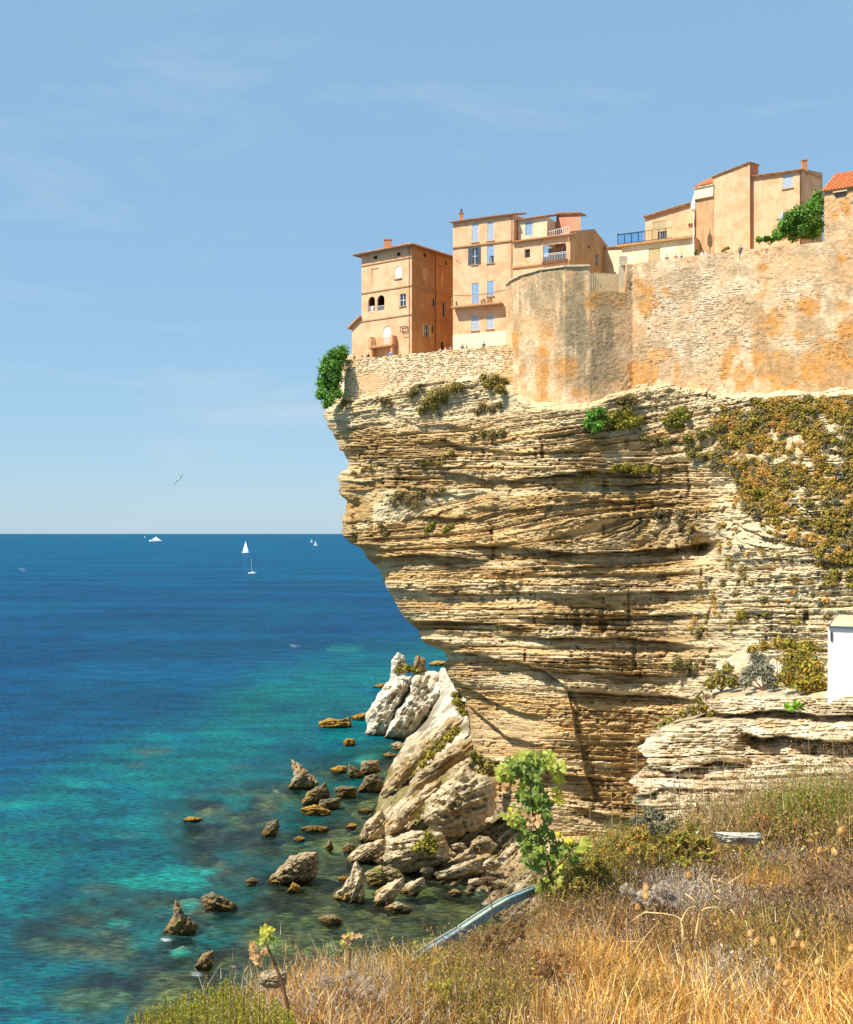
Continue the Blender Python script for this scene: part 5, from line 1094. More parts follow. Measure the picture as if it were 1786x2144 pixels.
def cliff_shrub(label, lobes, n, size, pal, seed, out=.5, name='cliff_shrub', cat='shrub'):
    cs, rs = [], []
    for x, y, rad in lobes:
        p = on_cliff(x, y, out); cs.append(p); rs.append(rad * p[1] / F)
    b = on_cliff(lobes[0][0], lobes[0][1] + lobes[0][2] * .7, -.2)
    return shrub(name, label, cat, b, cs, rs, int(n * 1.7), size * .70, pal, seed, .85, CSH)
cliff_shrub('bright green bush under the right corner of the bastion', [(1240, 868, 14), (1256, 862, 14), (1232, 886, 14), (1252, 890, 16), (1244, 902, 10), (1262, 878, 12)], 1700, .2, GREEN, 21, .8)
cliff_shrub('yellow-green bush right of the bright green bush', [(1285, 872, 18), (1310, 868, 18), (1322, 884, 18), (1298, 890, 18), (1340, 878, 12), (1272, 884, 12)], 1700, .2, [*OLIVE, lin(120, 140, 50)], 22, .8)
cliff_shrub('dusky shrub climbing the rock at the foot of the bastion', [(1300, 838, 12), (1318, 832, 14), (1306, 852, 14), (1330, 842, 10), (1296, 860, 10)], 900, .18, BRNGR, 23, .8)
cliff_shrub('little green sprig on the bastion foot above the dusky shrub', [(1301, 808, 7), (1298, 800, 5)], 220, .16, GREEN, 24, .6)
cliff_shrub('round olive bush on the rock below the middle of the high wall', [(1410, 870, 16), (1428, 860, 14), (1398, 884, 14), (1420, 886, 16), (1438, 872, 10)], 1300, .2, [*OLIVE, lin(110, 130, 46)], 25, .8)
cliff_shrub('dark shrub in the corner where terrace wall meets bastion', [(1035, 795, 18), (1048, 775, 12), (1022, 805, 14), (1046, 815, 16), (1055, 798, 12), (1012, 790, 10)], 1500, .2, [*BRNGR, *OLIVE], 26, 1.2)
cliff_shrub('small bright leaves at the top of the wall corner by the bastion', [(1048, 758, 6), (1046, 752, 5)], 150, .16, GREEN, 27, 1.6)
cliff_shrub('wide brown-green thicket below the middle of the terrace wall', [(905, 830, 18), (925, 822, 18), (945, 812, 16), (890, 846, 16), (962, 808, 12), (930, 838, 14), (880, 860, 12), (910, 850, 12)], 1800, .2, [*BRNGR, *OLIVE], 28, .8)
cliff_shrub('dry shrub leaning from the foot of the terrace wall, left of the thicket', [(868, 818, 10), (880, 808, 8), (858, 826, 9)], 500, .18, BRNGR, 29, .7)
cliff_shrub('tuft below the terrace wall near the plastered patch', [(808, 838, 9), (814, 848, 8), (798, 838, 8)], 420, .18, BRNGR, 30, .6)
cliff_shrub('grey tuft beside the trunk of the fig tree', [(722, 842, 10), (714, 850, 8), (730, 836, 7)], 420, .18, BRNGR, 31, .6)
cliff_shrub('brown mat of scrub on the ledge under the bastion', [(1010, 905, 12), (1030, 908, 14), (1050, 905, 12), (990, 915, 10)], 700, .18, BRNGR, 32, .5)
cliff_shrub('dark tangle under the wall corner shrub', [(1010, 850, 14), (1030, 855, 14), (1000, 862, 10), (1045, 848, 10)], 700, .18, BRNGR, 33, .5)
cliff_shrub('olive shrub high on the left of the cliff above the first long ledge', [(900, 965, 12), (930, 958, 14), (945, 948, 9), (885, 972, 10), (918, 972, 10)], 800, .18, [*BRNGR, *OLIVE], 34, .5)
cliff_shrub('patch of grey-green shrubs on the nose of the cliff', [(835, 1035, 14), (855, 1045, 16), (880, 1035, 14), (905, 1032, 14), (870, 1055, 12), (925, 1025, 10), (822, 1048, 10)], 1200, .18, BRNGR, 35, .5)
cliff_shrub('small green clump right on the nose below the shrub patch', [(898, 1105, 10), (904, 1098, 8), (892, 1112, 7)], 450, .17, [*OLIVE, lin(110, 128, 50)], 36, .5)
cliff_shrub('twin of the small green clump, to its right', [(938, 1106, 11), (930, 1112, 8), (946, 1100, 7)], 450, .17, [*OLIVE, lin(110, 128, 50)], 37, .5)
cliff_shrub('brown clump left of the two green clumps', [(800, 1108, 10), (806, 1118, 9), (796, 1098, 7)], 420, .17, BRNGR, 38, .5)
cliff_shrub('dry brown tufts on the prow edge above the notch', [(760, 985, 8), (775, 980, 7), (740, 990, 8), (830, 978, 9)], 420, .16, BRNGR, 39, .4)
cliff_shrub('row of low shrubs on the long ledge right of centre', [(1290, 980, 12), (1312, 976, 12), (1330, 984, 14), (1352, 980, 12), (1372, 984, 10), (1275, 990, 8)], 1000, .18, OLIVE, 40, .5)
cliff_shrub('rusty tuft at the left end of the row of low shrubs', [(1225, 996, 10), (1242, 990, 9), (1212, 1004, 8)], 420, .17, [*OLIVE, lin(160, 110, 50)], 41, .5)
cliff_shrub('grey-green shrub left of the hillside scrub', [(1450, 950, 14), (1470, 955, 12), (1440, 940, 10), (1462, 938, 10)], 700, .18, [*BRNGR, *OLIVE], 42, .6)
cliff_shrub('dark shrubs strung along the rock above the hillside scrub', [(1370, 920, 12), (1395, 925, 12), (1440, 918, 14), (1468, 910, 14), (1350, 918, 9), (1490, 900, 14), (1510, 895, 14)], 1500, .19, [*BRNGR, *OLIVE], 43, .6)
cliff_shrub('small grey shrubs on the face right of centre', [(1378, 1073, 12), (1395, 1072, 9), (1425, 1075, 12), (1420, 1090, 9)], 700, .17, GREYG + BRNGR, 44, .4)
cliff_shrub('lone grey-green shrub low on the face beside the crack', [(1466, 1320, 10), (1462, 1330, 8)], 360, .16, GREYG + OLIVE, 45, .4)
cliff_shrub('green shrub on the ledge left of the near rock terrace', [(1420, 1385, 15), (1440, 1388, 13), (1408, 1395, 10), (1455, 1398, 9)], 900, .17, [*OLIVE, *GREYG], 46, .7)
cliff_shrub('dry patch of growth on the lower middle ledge', [(1050, 1222, 11), (1072, 1226, 10), (1090, 1220, 7)], 380, .16, BRNGR, 47, .4)
cliff_shrub('tiny tuft on the narrow bright ledge', [(1038, 1312, 6), (1046, 1306, 5)], 160, .15, OLIVE, 48, .4)
cliff_shrub('scrubby growth on the brink at the top of the slabs', [(955, 1470, 12), (965, 1485, 12), (950, 1455, 9)], 600, .2, OLIVE, 49, 1.6)

# hillside scrub: one mass of low bushes and dry grass on the upper right slope
HILLP = [lin(176, 146, 58), lin(148, 130, 52), lin(200, 160, 72), lin(132, 112, 52), lin(158, 152, 60)]
def build_hill():
    r = np.random.default_rng(5); Vs, Qs, Cs = [], [], []; n0 = 0
    px = r.uniform(1440, 1860, 5200); py = r.uniform(830, 1320, 5200)
    dens = np.clip(poly_mask(px, py, HILL, 26) * (0.25 + 1.1 * sstep(.36, .58, fbm(px / 45, py / 34, 3, 4))) + .05 * (py > 1050), 0, 1)
    keep = r.random(5200) < dens * 1.0; px, py = px[keep], py[keep]
    Y, _ = cliff_depth(px[None], py[None]); Y = Y[0]
    ty = fbm(px / 55, py / 40, 6, 3) + .12 * r.normal(size=len(px))
    for k in range(len(px)):
        sz = r.uniform(5, 14) * Y[k] / F; p = P(px[k], py[k], Y[k] - sz * .5)
        pal = GOLD if ty[k] > .58 else (HILLP if ty[k] > .40 else (OLIVE if ty[k] > .33 else BRNGR))
        if r.random() < .06: pal = GREYG
        if ty[k] > .60: sz *= .8
        V, Q, C = leaf_cloud([p], [sz], int(34 + sz * 95), .14, pal, int(r.integers(1e6)), .8, .7, .3 if pal is GOLD else .5)
        Vs.append(V); Qs.append(Q + n0); Cs.append(C); n0 += len(V)
    o = mesh_np('hillside_scrub', np.concatenate(Vs), np.concatenate(Qs), None, 'leaf', np.concatenate(Cs))
    tag(o, 'olive and golden scrub covering the slope below the high rampart', 'scrub', None, 'stuff')
build_hill()
# scrub on the tilted slabs by the shore
def slope_shrub(label, lobes, Y, n, pal, seed, size=.22):
    cs, rs = px_lobes(lobes, Y, .5, seed); return shrub('shore_shrub', label, 'shrub', P(lobes[0][0], lobes[0][1] + 8, Y), cs, rs, n, size, pal, seed, .85, 'shrubs on the shore rocks')
slope_shrub('green bush on the broad boulder below the great boulder', [(888, 1770, 18), (900, 1760, 16), (872, 1778, 12), (905, 1780, 14), (895, 1750, 10)], 130.2, 1300, OLIVE, 61, .2)
slope_shrub('mossy cap of grass between the two white knobs', [(835, 1402, 10), (850, 1398, 12), (864, 1400, 12), (878, 1404, 8)], 224, 500, OLIVE, 62, .3)
slope_shrub('green strip of scrub between the two longest slabs', [(900, 1580, 14), (920, 1562, 14), (885, 1600, 12), (940, 1545, 14), (955, 1530, 12), (870, 1620, 9)], 158, 1500, OLIVE, 63, .22)
slope_shrub('dusky scrub at the head of the great boulder', [(1000, 1590, 16), (1020, 1600, 16), (1010, 1615, 14), (1030, 1618, 12), (990, 1578, 12)], 143, 1300, [*BRNGR, *OLIVE], 64, .2)
slope_shrub('thin dry bush growing from the face of the great boulder', [(955, 1660, 7), (962, 1680, 7), (975, 1670, 6), (912, 1712, 6)], 135.5, 260, BRNGR, 65, .15)
slope_shrub('line of weeds below the middle tilted slab', [(905, 1668, 8), (890, 1690, 8), (875, 1710, 7), (918, 1655, 6)], 143, 360, OLIVE, 66, .17)
slope_shrub('bush on the brow behind the folded white slab', [(962, 1455, 10), (968, 1475, 10), (972, 1492, 9)], 168, 500, OLIVE, 67, .24)

# ------------------------------------------------------------------ near rock terrace with the white hut
LEDGE2 = [([(1440, 1482), (1480, 1486), (1540, 1492), (1620, 1486), (1700, 1496), (1850, 1490)], 2.4, 24), ([(1560, 1536), (1640, 1540), (1740, 1552), (1850, 1556)], 3.2, 110), ([(1330, 1600), (1420, 1612), (1500, 1592), (1570, 1604)], 1.3, 34), ([(1310, 1668), (1400, 1650), (1500, 1648), (1580, 1652)], .9, 24), ([(1400, 1500), (1500, 1500), (1560, 1500)], -1.0, 60)]
def lip_y(px): return np.interp(px, [1300, 1480, 1600, 1786, 1900], [66, 61, 56, 50, 47])
def ledge_depth(px, py):
    lp = 1452.0; Yl = lip_y(px)
    Yt = Yl * (lp - HY) / np.maximum(py - HY, 200)           # flat top behind the lip
    t = np.clip(py - lp, 0, None)
    Yv = Yl - t * 0.004 * 10
    Y = np.where(py < lp, Yt, Yv)
    bel = sstep(lp - 2, lp + 12, py)
    warp = 18 * (fbm(px / 120, py / 60, 2, 3) - .5)
    for pts, d, h in LEDGE2:
        xs = [p[0] for p in pts]; ys = [p[1] for p in pts]
        lip = np.interp(px, xs, ys) + 14 * (fbm(px / 40, 0 * px + ys[0], 3, 4) - .5)
        end = sstep(xs[0] - 26, xs[0] + 24, px) * (1 - sstep(xs[-1] - 20, xs[-1] + 24, px)); tt = py - lip
        Y = Y + d * end * np.where(tt > 0, np.clip(1 - tt / h, 0, 1) ** .9 * sstep(0, 4, tt), -0.12 * np.exp(np.minimum(tt, 0) / 14))
    zs = py + .02 * (px - 1500) + warp + 900
    s0, i0, t0, r0 = strata(zs, px, 0, 90, 2); s1, i1, t1, r1 = strata(zs * .8, px, 1, 60, 3); s2, i2, t2, r2 = strata(zs * .8, px, 2, 30, 4)
    Y = Y - bel * (s0 * .9 + s1 * .65 + s2 * .28 + 1.6 * (fbm(px / 60, py / 40, 5, 4) - .5)) + bel * (.45 * sstep(.65, .9, t1) * (hash1(i1, i1 * 5, 2) > .3) + .2 * sstep(.6, .9, t2)) - bel * (.9 * (fbm(px / 16, py / 9, 6, 4) - .5) + .35 * (fbm(px / 5, py / 3.5, 1, 3) - .5))
    L = np.interp(py, [1390, 1440, 1450, 1470, 1485, 1500, 1510, 1530, 1560, 1600, 1640, 1680, 1700, 1760], [1500, 1500, 1476, 1474, 1480, 1496, 1430, 1378, 1347, 1336, 1322, 1326, 1360, 1390])
    tt = np.clip((px - L) / 40, 0, 1); Y = Y + bel * 3.0 * (1 - np.sqrt(np.clip(1 - (1 - tt) ** 2, 0, 1)))
    return Y, L, i1, r1, bel
def build_ledge():
    rows = np.concatenate([np.arange(1385, 1452, 3.0), np.arange(1452, 1770, 2.0)]); W = 210; u = np.linspace(0, 1, W)
    PY = np.repeat(rows[:, None], W, 1); _, L, *_ = ledge_depth(np.full((len(rows), 1), 1500.0), rows[:, None])
    L = L + (70 * (fbm(rows / 30, rows * 0 + 8, 4, 5) - .5) + 16 * (fbm(rows / 5, rows * 0 + 2, 3, 3) - .5))[:, None] * sstep(1448, 1500, rows)[:, None]
    PX = L + u * (1900 - L); Y, _, i1, r1, bel = ledge_depth(PX, PY)
    V = Pn(PX, PY, Y)
    nb = 8; k = np.arange(nb, 0, -1)
    VB = np.stack([V[:, :1, 0] + k * .8, V[:, :1, 1] + k ** 1.2 * 1.2, np.repeat(V[:, :1, 2], nb, 1)], -1)
    base = np.array(lin(218, 196, 158)); C = np.broadcast_to(base, PX.shape + (3,)).copy()
    C = mixv(C, np.array(lin(238, 222, 190)), .8 * sstep(.35, .65, fbm(PX / 40, PY / 16, 2, 4)))
    C = mixv(C, np.array(lin(168, 146, 106)), .7 * sstep(.54, .68, fbm(PX / 60, PY / 12, 6, 4)))
    C = mixv(C, np.array(lin(206, 168, 112)), .5 * sstep(.55, .7, fbm(PX / 30, PY / 20, 3, 4)))
    CB = np.repeat(C[:, :1], nb, 1)
    V = np.concatenate([VB, V], 1); C = np.concatenate([CB, C], 1)
    o = mesh_np('rock_terrace', V, quads_grid(*V.shape[:2]), None, 'rock', C, None, False)
    tag(o, 'pale weathered rock terrace in the middle distance', None, None, 'structure')
build_ledge()
hy = 50.2; q = P(1733, 1456, hy); ht = empty('white_hut', q, 'small whitewashed hut with peach roof slab on the rock terrace', 'hut')
zt = P(1733, 1315, hy)[2]; zz = P(1733, 1297, hy)[2]; he = np.array([.93, -.37, 0]); hb = np.array([.37, .93, 0]); up = np.array([0, 0, 1.0])
mb = MB(); mb.obox(q - up * .8, he * 4.6, hb * 4, up * (zt - q[2] + .8)); mb.build('wall', 'hut_white', ht)
q0 = np.array([q[0], q[1], zt]); mb = MB(); mb.obox(q0 + he * .05 - hb * .12 + up * .004, he * 4.7, hb * 4.2, up * .10); mb.build('roof_edge', 'shutter_dark', ht)
mb = MB(); c_ = [q0 + he * a + hb * b_ + up * .104 for a, b_ in ((.1, -.06), (4.7, -.06), (4.7, 3.9), (.1, 3.9))] + [q0 + he * a + hb * b_ + up * (zz - zt) for a, b_ in ((.35, .5), (4.7, .5), (4.7, 3.4), (.35, 3.4))]
mb.add(c_, [(0, 1, 5, 4), (1, 2, 6, 5), (2, 3, 7, 6), (3, 0, 4, 7), (4, 5, 6, 7)]); mb.build('roof', 'hut_roof', ht)
mb = MB(); mb.obox(q + he * .12 - hb * .06 + up * (zt - q[2] - .55), he * .08, hb * .058, up * .4); mb.build('door_hinge', 'iron', ht)
# turquoise paint mark on the terrace lip, sunk into its surface
def terrace_shrub(label, lobes, n, pal, seed, size=.09, name='terrace_shrub'):
    cs, rs = [], []; r = random.Random(seed)
    for x, y, rad, Y in lobes: cs.append(P(x, y, Y)); rs.append(rad * Y / F)
    return shrub(name, label, 'shrub', P(lobes[0][0], 1446, lobes[0][3]), cs, rs, n, size, pal, seed, .9, 'shrubs on the rock terrace')
terrace_shrub('large rusty-green shrub against the white hut', [(1700, 1400, 34, 54), (1660, 1385, 32, 56), (1690, 1360, 26, 56), (1650, 1420, 28, 54), (1712, 1430, 26, 53), (1655, 1350, 20, 57), (1680, 1430, 24, 53)], 5200, [*OLIVE, lin(160, 110, 40), lin(120, 110, 40)], 71)
terrace_shrub('grey thorny shrub left of the rusty-green shrub', [(1600, 1400, 24, 57), (1570, 1410, 22, 58), (1585, 1380, 18, 58), (1615, 1425, 20, 56), (1560, 1428, 16, 57)], 2600, GREYG, 72)
terrace_shrub('brown and olive shrub at the left end of the rock terrace', [(1510, 1420, 22, 60), (1490, 1432, 16, 60), (1535, 1425, 18, 59), (1525, 1400, 14, 60)], 1900, [*BRNGR, *OLIVE], 73)
terrace_shrub('dark low bush filling the gap under the left lip of the rock terrace', [(1470, 1480, 14, 62), (1450, 1488, 14, 63), (1430, 1496, 12, 64), (1462, 1465, 10, 63), (1490, 1496, 10, 60.5)], 1600, [*BRNGR, *OLIVE], 77, .08)
terrace_shrub('orange dry bush behind the grey thorny shrub', [(1630, 1345, 16, 60), (1600, 1352, 14, 61), (1575, 1360, 12, 61)], 900, GOLD + OLIVE, 74)
cs, rs = [], []
for x, y, rad in ((1650, 1478, 9), (1668, 1474, 10), (1660, 1484, 8), (1680, 1482, 6)):
    Y = float(ledge_depth(np.array([[float(x)]]), np.array([[float(y)]]))[0][0, 0]) - .15; cs.append(P(x, y, Y)); rs.append(rad * Y / F)
shrub('terrace_plant', 'fresh bright green plant on the face of the rock terrace', 'plant', cs[0] + (0, .3, -.1), cs, rs, 420, .09, [lin(140, 180, 50), lin(110, 150, 40)], 75, .7)
cs, rs = [], []
for x, y, rad in ((1400, 1515, 18), (1380, 1522, 12), (1424, 1518, 14), (1410, 1530, 12)):
    cs.append(P(x, y, 66)); rs.append(rad * 66 / F)
shrub('terrace_shrub', 'grey-green broom on the brow of the pale outcrop below the cliff', 'shrub', P(1400, 1540, 66.4), cs, rs, 1500, .1, GREYG + OLIVE, 76, .8, 'shrubs on the rock terrace')

# ------------------------------------------------------------------ foreground slope
EP = [100, 250, 520, 650, 840, 1000, 1130, 1240, 1480, 1786, 1960]
EY = [3.7, 3.9, 4.2, 4.8, 5.6, 6.8, 8.0, 10.0, 14.0, 25.0, 30.0]
EPY = [2500, 2360, 2230, 2125, 2070, 2000, 1925, 1840, 1775, 1640, 1600]
def ground_z(px, Y):                       # ground height along a view column
    Ye = np.interp(px, EP, EY); pe = np.interp(px, EP, EPY); Ze = CZ + (HY - pe) * Ye / F
    t = Y / Ye
    Z = 38.35 + (Ze - 38.35) * np.clip(t, 0, 1) ** 1.05
    Z = Z - np.clip(Y - Ye, 0, None) * 1.25
    X = (px - CX) * Y / F
    return Z + .10 * (fbm(X / .6, Y / .6, 3, 3) - .5) + .42 * (fbm(X / 1.5 + 3, Y / 1.7, 6, 2) - .5) * np.clip((Y - 2.5) / 3, 0, 1)
def build_ground():
    px = np.arange(60, 2050, 9.0); t = np.linspace(0.12, 1.9, 90)
    PX, T = np.meshgrid(px, t); Ye = np.interp(PX, EP, EY); Y = Ye * T
    Z = ground_z(PX, Y); X = (PX - CX) * Y / F
    C = np.broadcast_to(np.array(lin(112, 84, 50)), X.shape + (3,)).copy()
    C = mixv(C, np.array(lin(164, 122, 66)), sstep(.4, .6, fbm(X * 2, Y * 2, 2, 4))); C = mixv(C, np.array(lin(78, 62, 38)), .8 * sstep(.48, .62, fbm(X * 3, Y * 3, 5, 4)))
    o = mesh_np('ground', np.stack([X, Y, Z], -1), quads_grid(*X.shape), None, 'soil', C, None, True)
    tag(o, 'dry earth slope in the foreground', None, None, 'structure')
build_ground()
def ground_at(px, py):                     # where the view column meets the ground
    Y = np.linspace(1.2, float(np.interp(px, EP, EY)) * 1.02, 400); Z = ground_z(np.full_like(Y, px), Y); pyy = HY - (Z - CZ) * F / Y
    i = int(np.argmin(np.abs(pyy - py))); return np.array([(px - CX) * Y[i] / F, Y[i], Z[i]])
def blades(base, n, L, spread, width, pal, r, seg=3, droop=.35, Cs=None):
    """n curved ribbons from each base point; returns verts, quads, colours"""
    m_ = len(base); N = m_ * n; b = np.repeat(base, n, 0) + np.concatenate([r.normal(0, spread * .25, (N, 2)), np.zeros((N, 1))], 1)
    az = r.uniform(0, 2 * np.pi, N); lean = np.abs(r.normal(0, spread * 2.2, N)); Ln = np.repeat(L, n) * r.uniform(.55, 1.15, N)
    d = np.stack([np.cos(az) * lean, np.sin(az) * lean, np.ones(N)], 1); d /= np.linalg.norm(d, axis=1, keepdims=True)
    side = np.stack([np.cos(r.uniform(-.9, .9, N)), np.sin(r.uniform(-.9, .9, N)), np.zeros(N)], 1)
    dr = np.stack([np.cos(az), np.sin(az), -0.6 * np.ones(N)], 1) * (droop * r.random(N))[:, None]
    t = np.linspace(0, 1, seg + 1); P_ = b[:, None] + d[:, None] * (Ln[:, None] * t)[..., None] + dr[:, None] * (Ln[:, None] * t ** 2)[..., None]
    w = width * (1 - .85 * t)[None, :, None] * r.uniform(.7, 1.4, N)[:, None, None]
    V = np.stack([P_ - side[:, None] * w, P_ + side[:, None] * w], 2)      # N, seg+1, 2, 3
    idx = np.arange(N)[:, None] * (seg + 1) * 2 + np.arange(seg)[None] * 2
    Q = np.stack([idx, idx + 1, idx + 3, idx + 2], -1).reshape(-1, 4)
    pal = np.array(pal); c = pal[r.integers(0, len(pal), N)] * r.uniform(.8, 1.35, (N, 1)); C = np.repeat(c, (seg + 1) * 2, 0)
    return V.reshape(-1, 3), Q, C, P_[:, -1]
class Acc:
    def __init__(s): s.V = []; s.Q = []; s.C = []; s.n = 0
    def add(s, V, Q, C): s.V.append(V); s.Q.append(Q + s.n); s.C.append(C); s.n += len(V)
    def build(s, name, material, parent=None, label=None, cat=None, kind=None):
        o = mesh_np(name, np.concatenate(s.V), np.concatenate(s.Q), None, material, np.concatenate(s.C), parent)
        if label: tag(o, label, cat, None, kind)
        return o
def scatter(poly, n, r, soft=20, ymax=None):
    xs = [p[0] for p in poly]; ys = [p[1] for p in poly]; out = []
    px = r.uniform(min(xs), max(xs), n * 3); py = r.uniform(min(ys), max(ys), n * 3); k = poly_mask(px, py, poly, soft) > r.random(n * 3)
    px, py = px[k][:n], py[k][:n]
    # solve the ground hit in a vectorised way
    Ye = np.interp(px, EP, EY); t = np.linspace(.15, 1.02, 90)[:, None]; Y = Ye * t; Z = ground_z(np.repeat(px[None], 90, 0), Y); pyy = HY - (Z - CZ) * F / Y
    i = np.argmin(np.abs(pyy - py), 0); j = np.arange(len(px)); return np.stack([(px - CX) * Y[i, j] / F, Y[i, j], Z[i, j]], -1), px, py
r = np.random.default_rng(21)
STRAW = [lin(238, 180, 86), lin(218, 154, 62), lin(250, 206, 116), lin(188, 130, 54), lin(255, 228, 160)]
TWIG = [lin(178, 136, 88), lin(200, 170, 128), lin(136, 96, 58), lin(220, 196, 160), lin(158, 112, 68)]
RUSTY = [lin(188, 144, 88), lin(164, 124, 76), lin(206, 168, 112), lin(150, 116, 74)]
SAGE = [lin(138, 134, 46), lin(108, 116, 40), lin(170, 156, 62), lin(192, 156, 66), lin(124, 98, 52)]
def clumpy(p, r, f=2.2, lo=.40, hi=.56): return r.random(len(p)) < (.05 + 1.0 * sstep(lo, hi, fbm(p[:, 0] * f + 40, p[:, 1] * f * .7, 4, 3)))
grass = Acc(); mat_low = Acc()
GZ = (([(1180, 2000), (1500, 1960), (1900, 1900), (1900, 2400), (1150, 2400)], 2100, .23, 8), ([(1230, 1890), (1900, 1830), (1900, 1980), (1200, 2020)], 520, .15, 6), ([(640, 2090), (1000, 2060), (1240, 2010), (1240, 2400), (560, 2400)], 640, .15, 6), ([(1500, 1700), (1900, 1620), (1900, 1850), (1400, 1880)], 420, .24, 5))
for poly, n, L, nb in GZ:
    p, px, py = scatter(poly, n, r); p = p[clumpy(p, r)]
    Lh = L * (.35 + 1.3 * fbm(p[:, 0] * 2.2, p[:, 1] * 1.6, 2, 3)) * r.uniform(.6, 1.35, len(p))
    V, Q, C, tips = blades(p, nb, Lh, .26, .0038 if L > .2 and nb > 6 else .003, STRAW, r, 4, .6); grass.add(V, Q, C)
    p, px, py = scatter(poly, n // 4, r); V, Q, C, tips = blades(p, 2, np.full(len(p), L * 1.5) * r.uniform(.6, 1.2, len(p)), .16, .0026, STRAW + TWIG, r, 3, .3); grass.add(V, Q, C)
p, px, py = scatter([(1150, 2040), (1500, 1990), (1760, 1960), (1760, 2400), (1000, 2400)], 1100, r); p = p[clumpy(p, r, 3.0)]
V, Q, C, tips = blades(p, 3, r.uniform(.14, .26, len(p)), .07, .0042, STRAW, r, 3, .12); grass.add(V, Q, C)
p, px, py = scatter([(640, 2100), (1000, 2040), (1240, 1930), (1500, 1870), (1900, 1800), (1900, 2400), (600, 2400)], 420, r)
V, Q, C, tips = blades(p, 2, r.uniform(.10, .28, len(p)), .42, .0040, [lin(120, 84, 52), lin(226, 196, 146), lin(96, 70, 46), lin(190, 140, 80)], r, 3, .5); grass.add(V, Q, C)
grass.build('dry_grass', 'dry', None, 'golden dry grass covering the foreground slope', 'grass', 'stuff')
def litter(poly, n, h, size, pal, r, acc):
    p, px, py = scatter(poly, n, r); N = len(p); q = p + np.stack([r.normal(0, .02, N), r.normal(0, .02, N), h * r.random(N) ** 1.3 * (.3 + 1.4 * fbm(p[:, 0] * 3, p[:, 1] * 2.5, 6, 3))], 1)
    nr = r.normal(size=(N, 3)) + (0, -.3, .5); nr /= np.linalg.norm(nr, axis=1, keepdims=True); a = np.cross(nr, r.normal(size=(N, 3))); a /= np.linalg.norm(a, axis=1, keepdims=True); b_ = np.cross(nr, a); s_ = size * r.uniform(.4, 1.6, (N, 1)) * np.clip(p[:, 1:2] / 6, .7, 2.5)
    V = np.stack([q - a * s_, q + b_ * s_ * .35, q + a * s_, q - b_ * s_ * .35], 1).reshape(-1, 3); pal = np.array(pal); c = pal[r.integers(0, len(pal), N)] * r.uniform(.6, 1.45, (N, 1))
    acc.add(V, np.arange(4 * N).reshape(-1, 4), np.repeat(c, 4, 0))
litter([(1180, 1960), (1500, 1930), (1900, 1880), (1900, 2400), (1100, 2400)], 5000, .08, .011, STRAW + TWIG + RUSTY, r, mat_low)
litter([(1200, 1860), (1900, 1780), (1900, 1960), (1190, 2000)], 6500, .13, .011, TWIG + RUSTY + STRAW[:2], r, mat_low)
litter([(600, 2080), (980, 2040), (1240, 1980), (1240, 2400), (560, 2400)], 7000, .10, .010, TWIG + RUSTY + STRAW + SAGE[:1], r, mat_low)
litter([(1450, 1740), (1640, 1700), (1900, 1640), (1900, 1830), (1420, 1860)], 8000, .45, .013, RUSTY + TWIG + SAGE + SAGE, r, mat_low)
mat_low.build('dry_litter', 'dry', None, 'mat of dry seed heads, leaves and bits over the foreground slope', 'litter', 'stuff')
def twigs(poly, n, H, pal, r, nst=9, tw=.0022, leaf=None, leafpal=None, nleaf=10, acc=None, leafacc=None, lean=.3):
    p, px, py = scatter(poly, n, r); sc_ = np.clip(p[:, 1] / 6.0, .8, 2.2)
    V, Q, C, tips = blades(p, nst, np.full(len(p), H) * r.uniform(.6, 1.2, len(p)), lean, tw, pal, r, 3, .15); acc.add(V, Q, C)
    # side twigs from along the stems
    st = V.reshape(-1, 4, 2, 3).mean(2); k = r.integers(1, 4, len(st)); b2 = st[np.arange(len(st)), k]
    V, Q, C, tips2 = blades(b2, 2, np.full(len(b2), H * .38), .42, tw * .85, pal, r, 1, .1); acc.add(V, Q, C)
    if leaf:
        N = len(tips2) * nleaf // 4; q = tips2[r.integers(0, len(tips2), N)] + r.normal(0, H * .07, (N, 3))
        Vv, Qq, Cc = leaf_cloud(q[:1], [1e-6], 1, leaf, leafpal, 1)
        nr = r.normal(size=(N, 3)); nr /= np.linalg.norm(nr, axis=1, keepdims=True); a = np.cross(nr, r.normal(size=(N, 3))); a /= np.linalg.norm(a, axis=1, keepdims=True); b_ = np.cross(nr, a); s_ = leaf * 1.2 * r.uniform(.5, 1.4, (N, 1))
        V = np.stack([q - a * s_, q + b_ * s_ * .45, q + a * s_, q - b_ * s_ * .45], 1).reshape(-1, 3); pal2 = np.array(leafpal); c = pal2[r.integers(0, len(pal2), N)] * r.uniform(.7, 1.4, (N, 1))
        leafacc.add(V, np.arange(4 * N).reshape(-1, 4), np.repeat(c, 4, 0))
tw = Acc(); lf = Acc()
DARKT = [lin(120, 88, 66), lin(96, 72, 56), lin(150, 116, 88), lin(178, 150, 122), lin(206, 190, 168)]
twigs([(1230, 1850), (1500, 1830), (1900, 1780), (1900, 2020), (1200, 2000)], 420, .22, DARKT, r, 9, .0026, leaf=.009, leafpal=RUSTY + DARKT[:3], nleaf=7, acc=tw, leafacc=lf, lean=.4)
twigs([(1440, 1760), (1600, 1710), (1900, 1640), (1900, 1800), (1450, 1830)], 230, .75, [lin(168, 120, 76), lin(190, 150, 104), lin(140, 104, 66), lin(214, 186, 146), lin(150, 140, 70)], r, 8, .0040, leaf=.011, leafpal=RUSTY, nleaf=9, acc=tw, leafacc=lf, lean=.3)
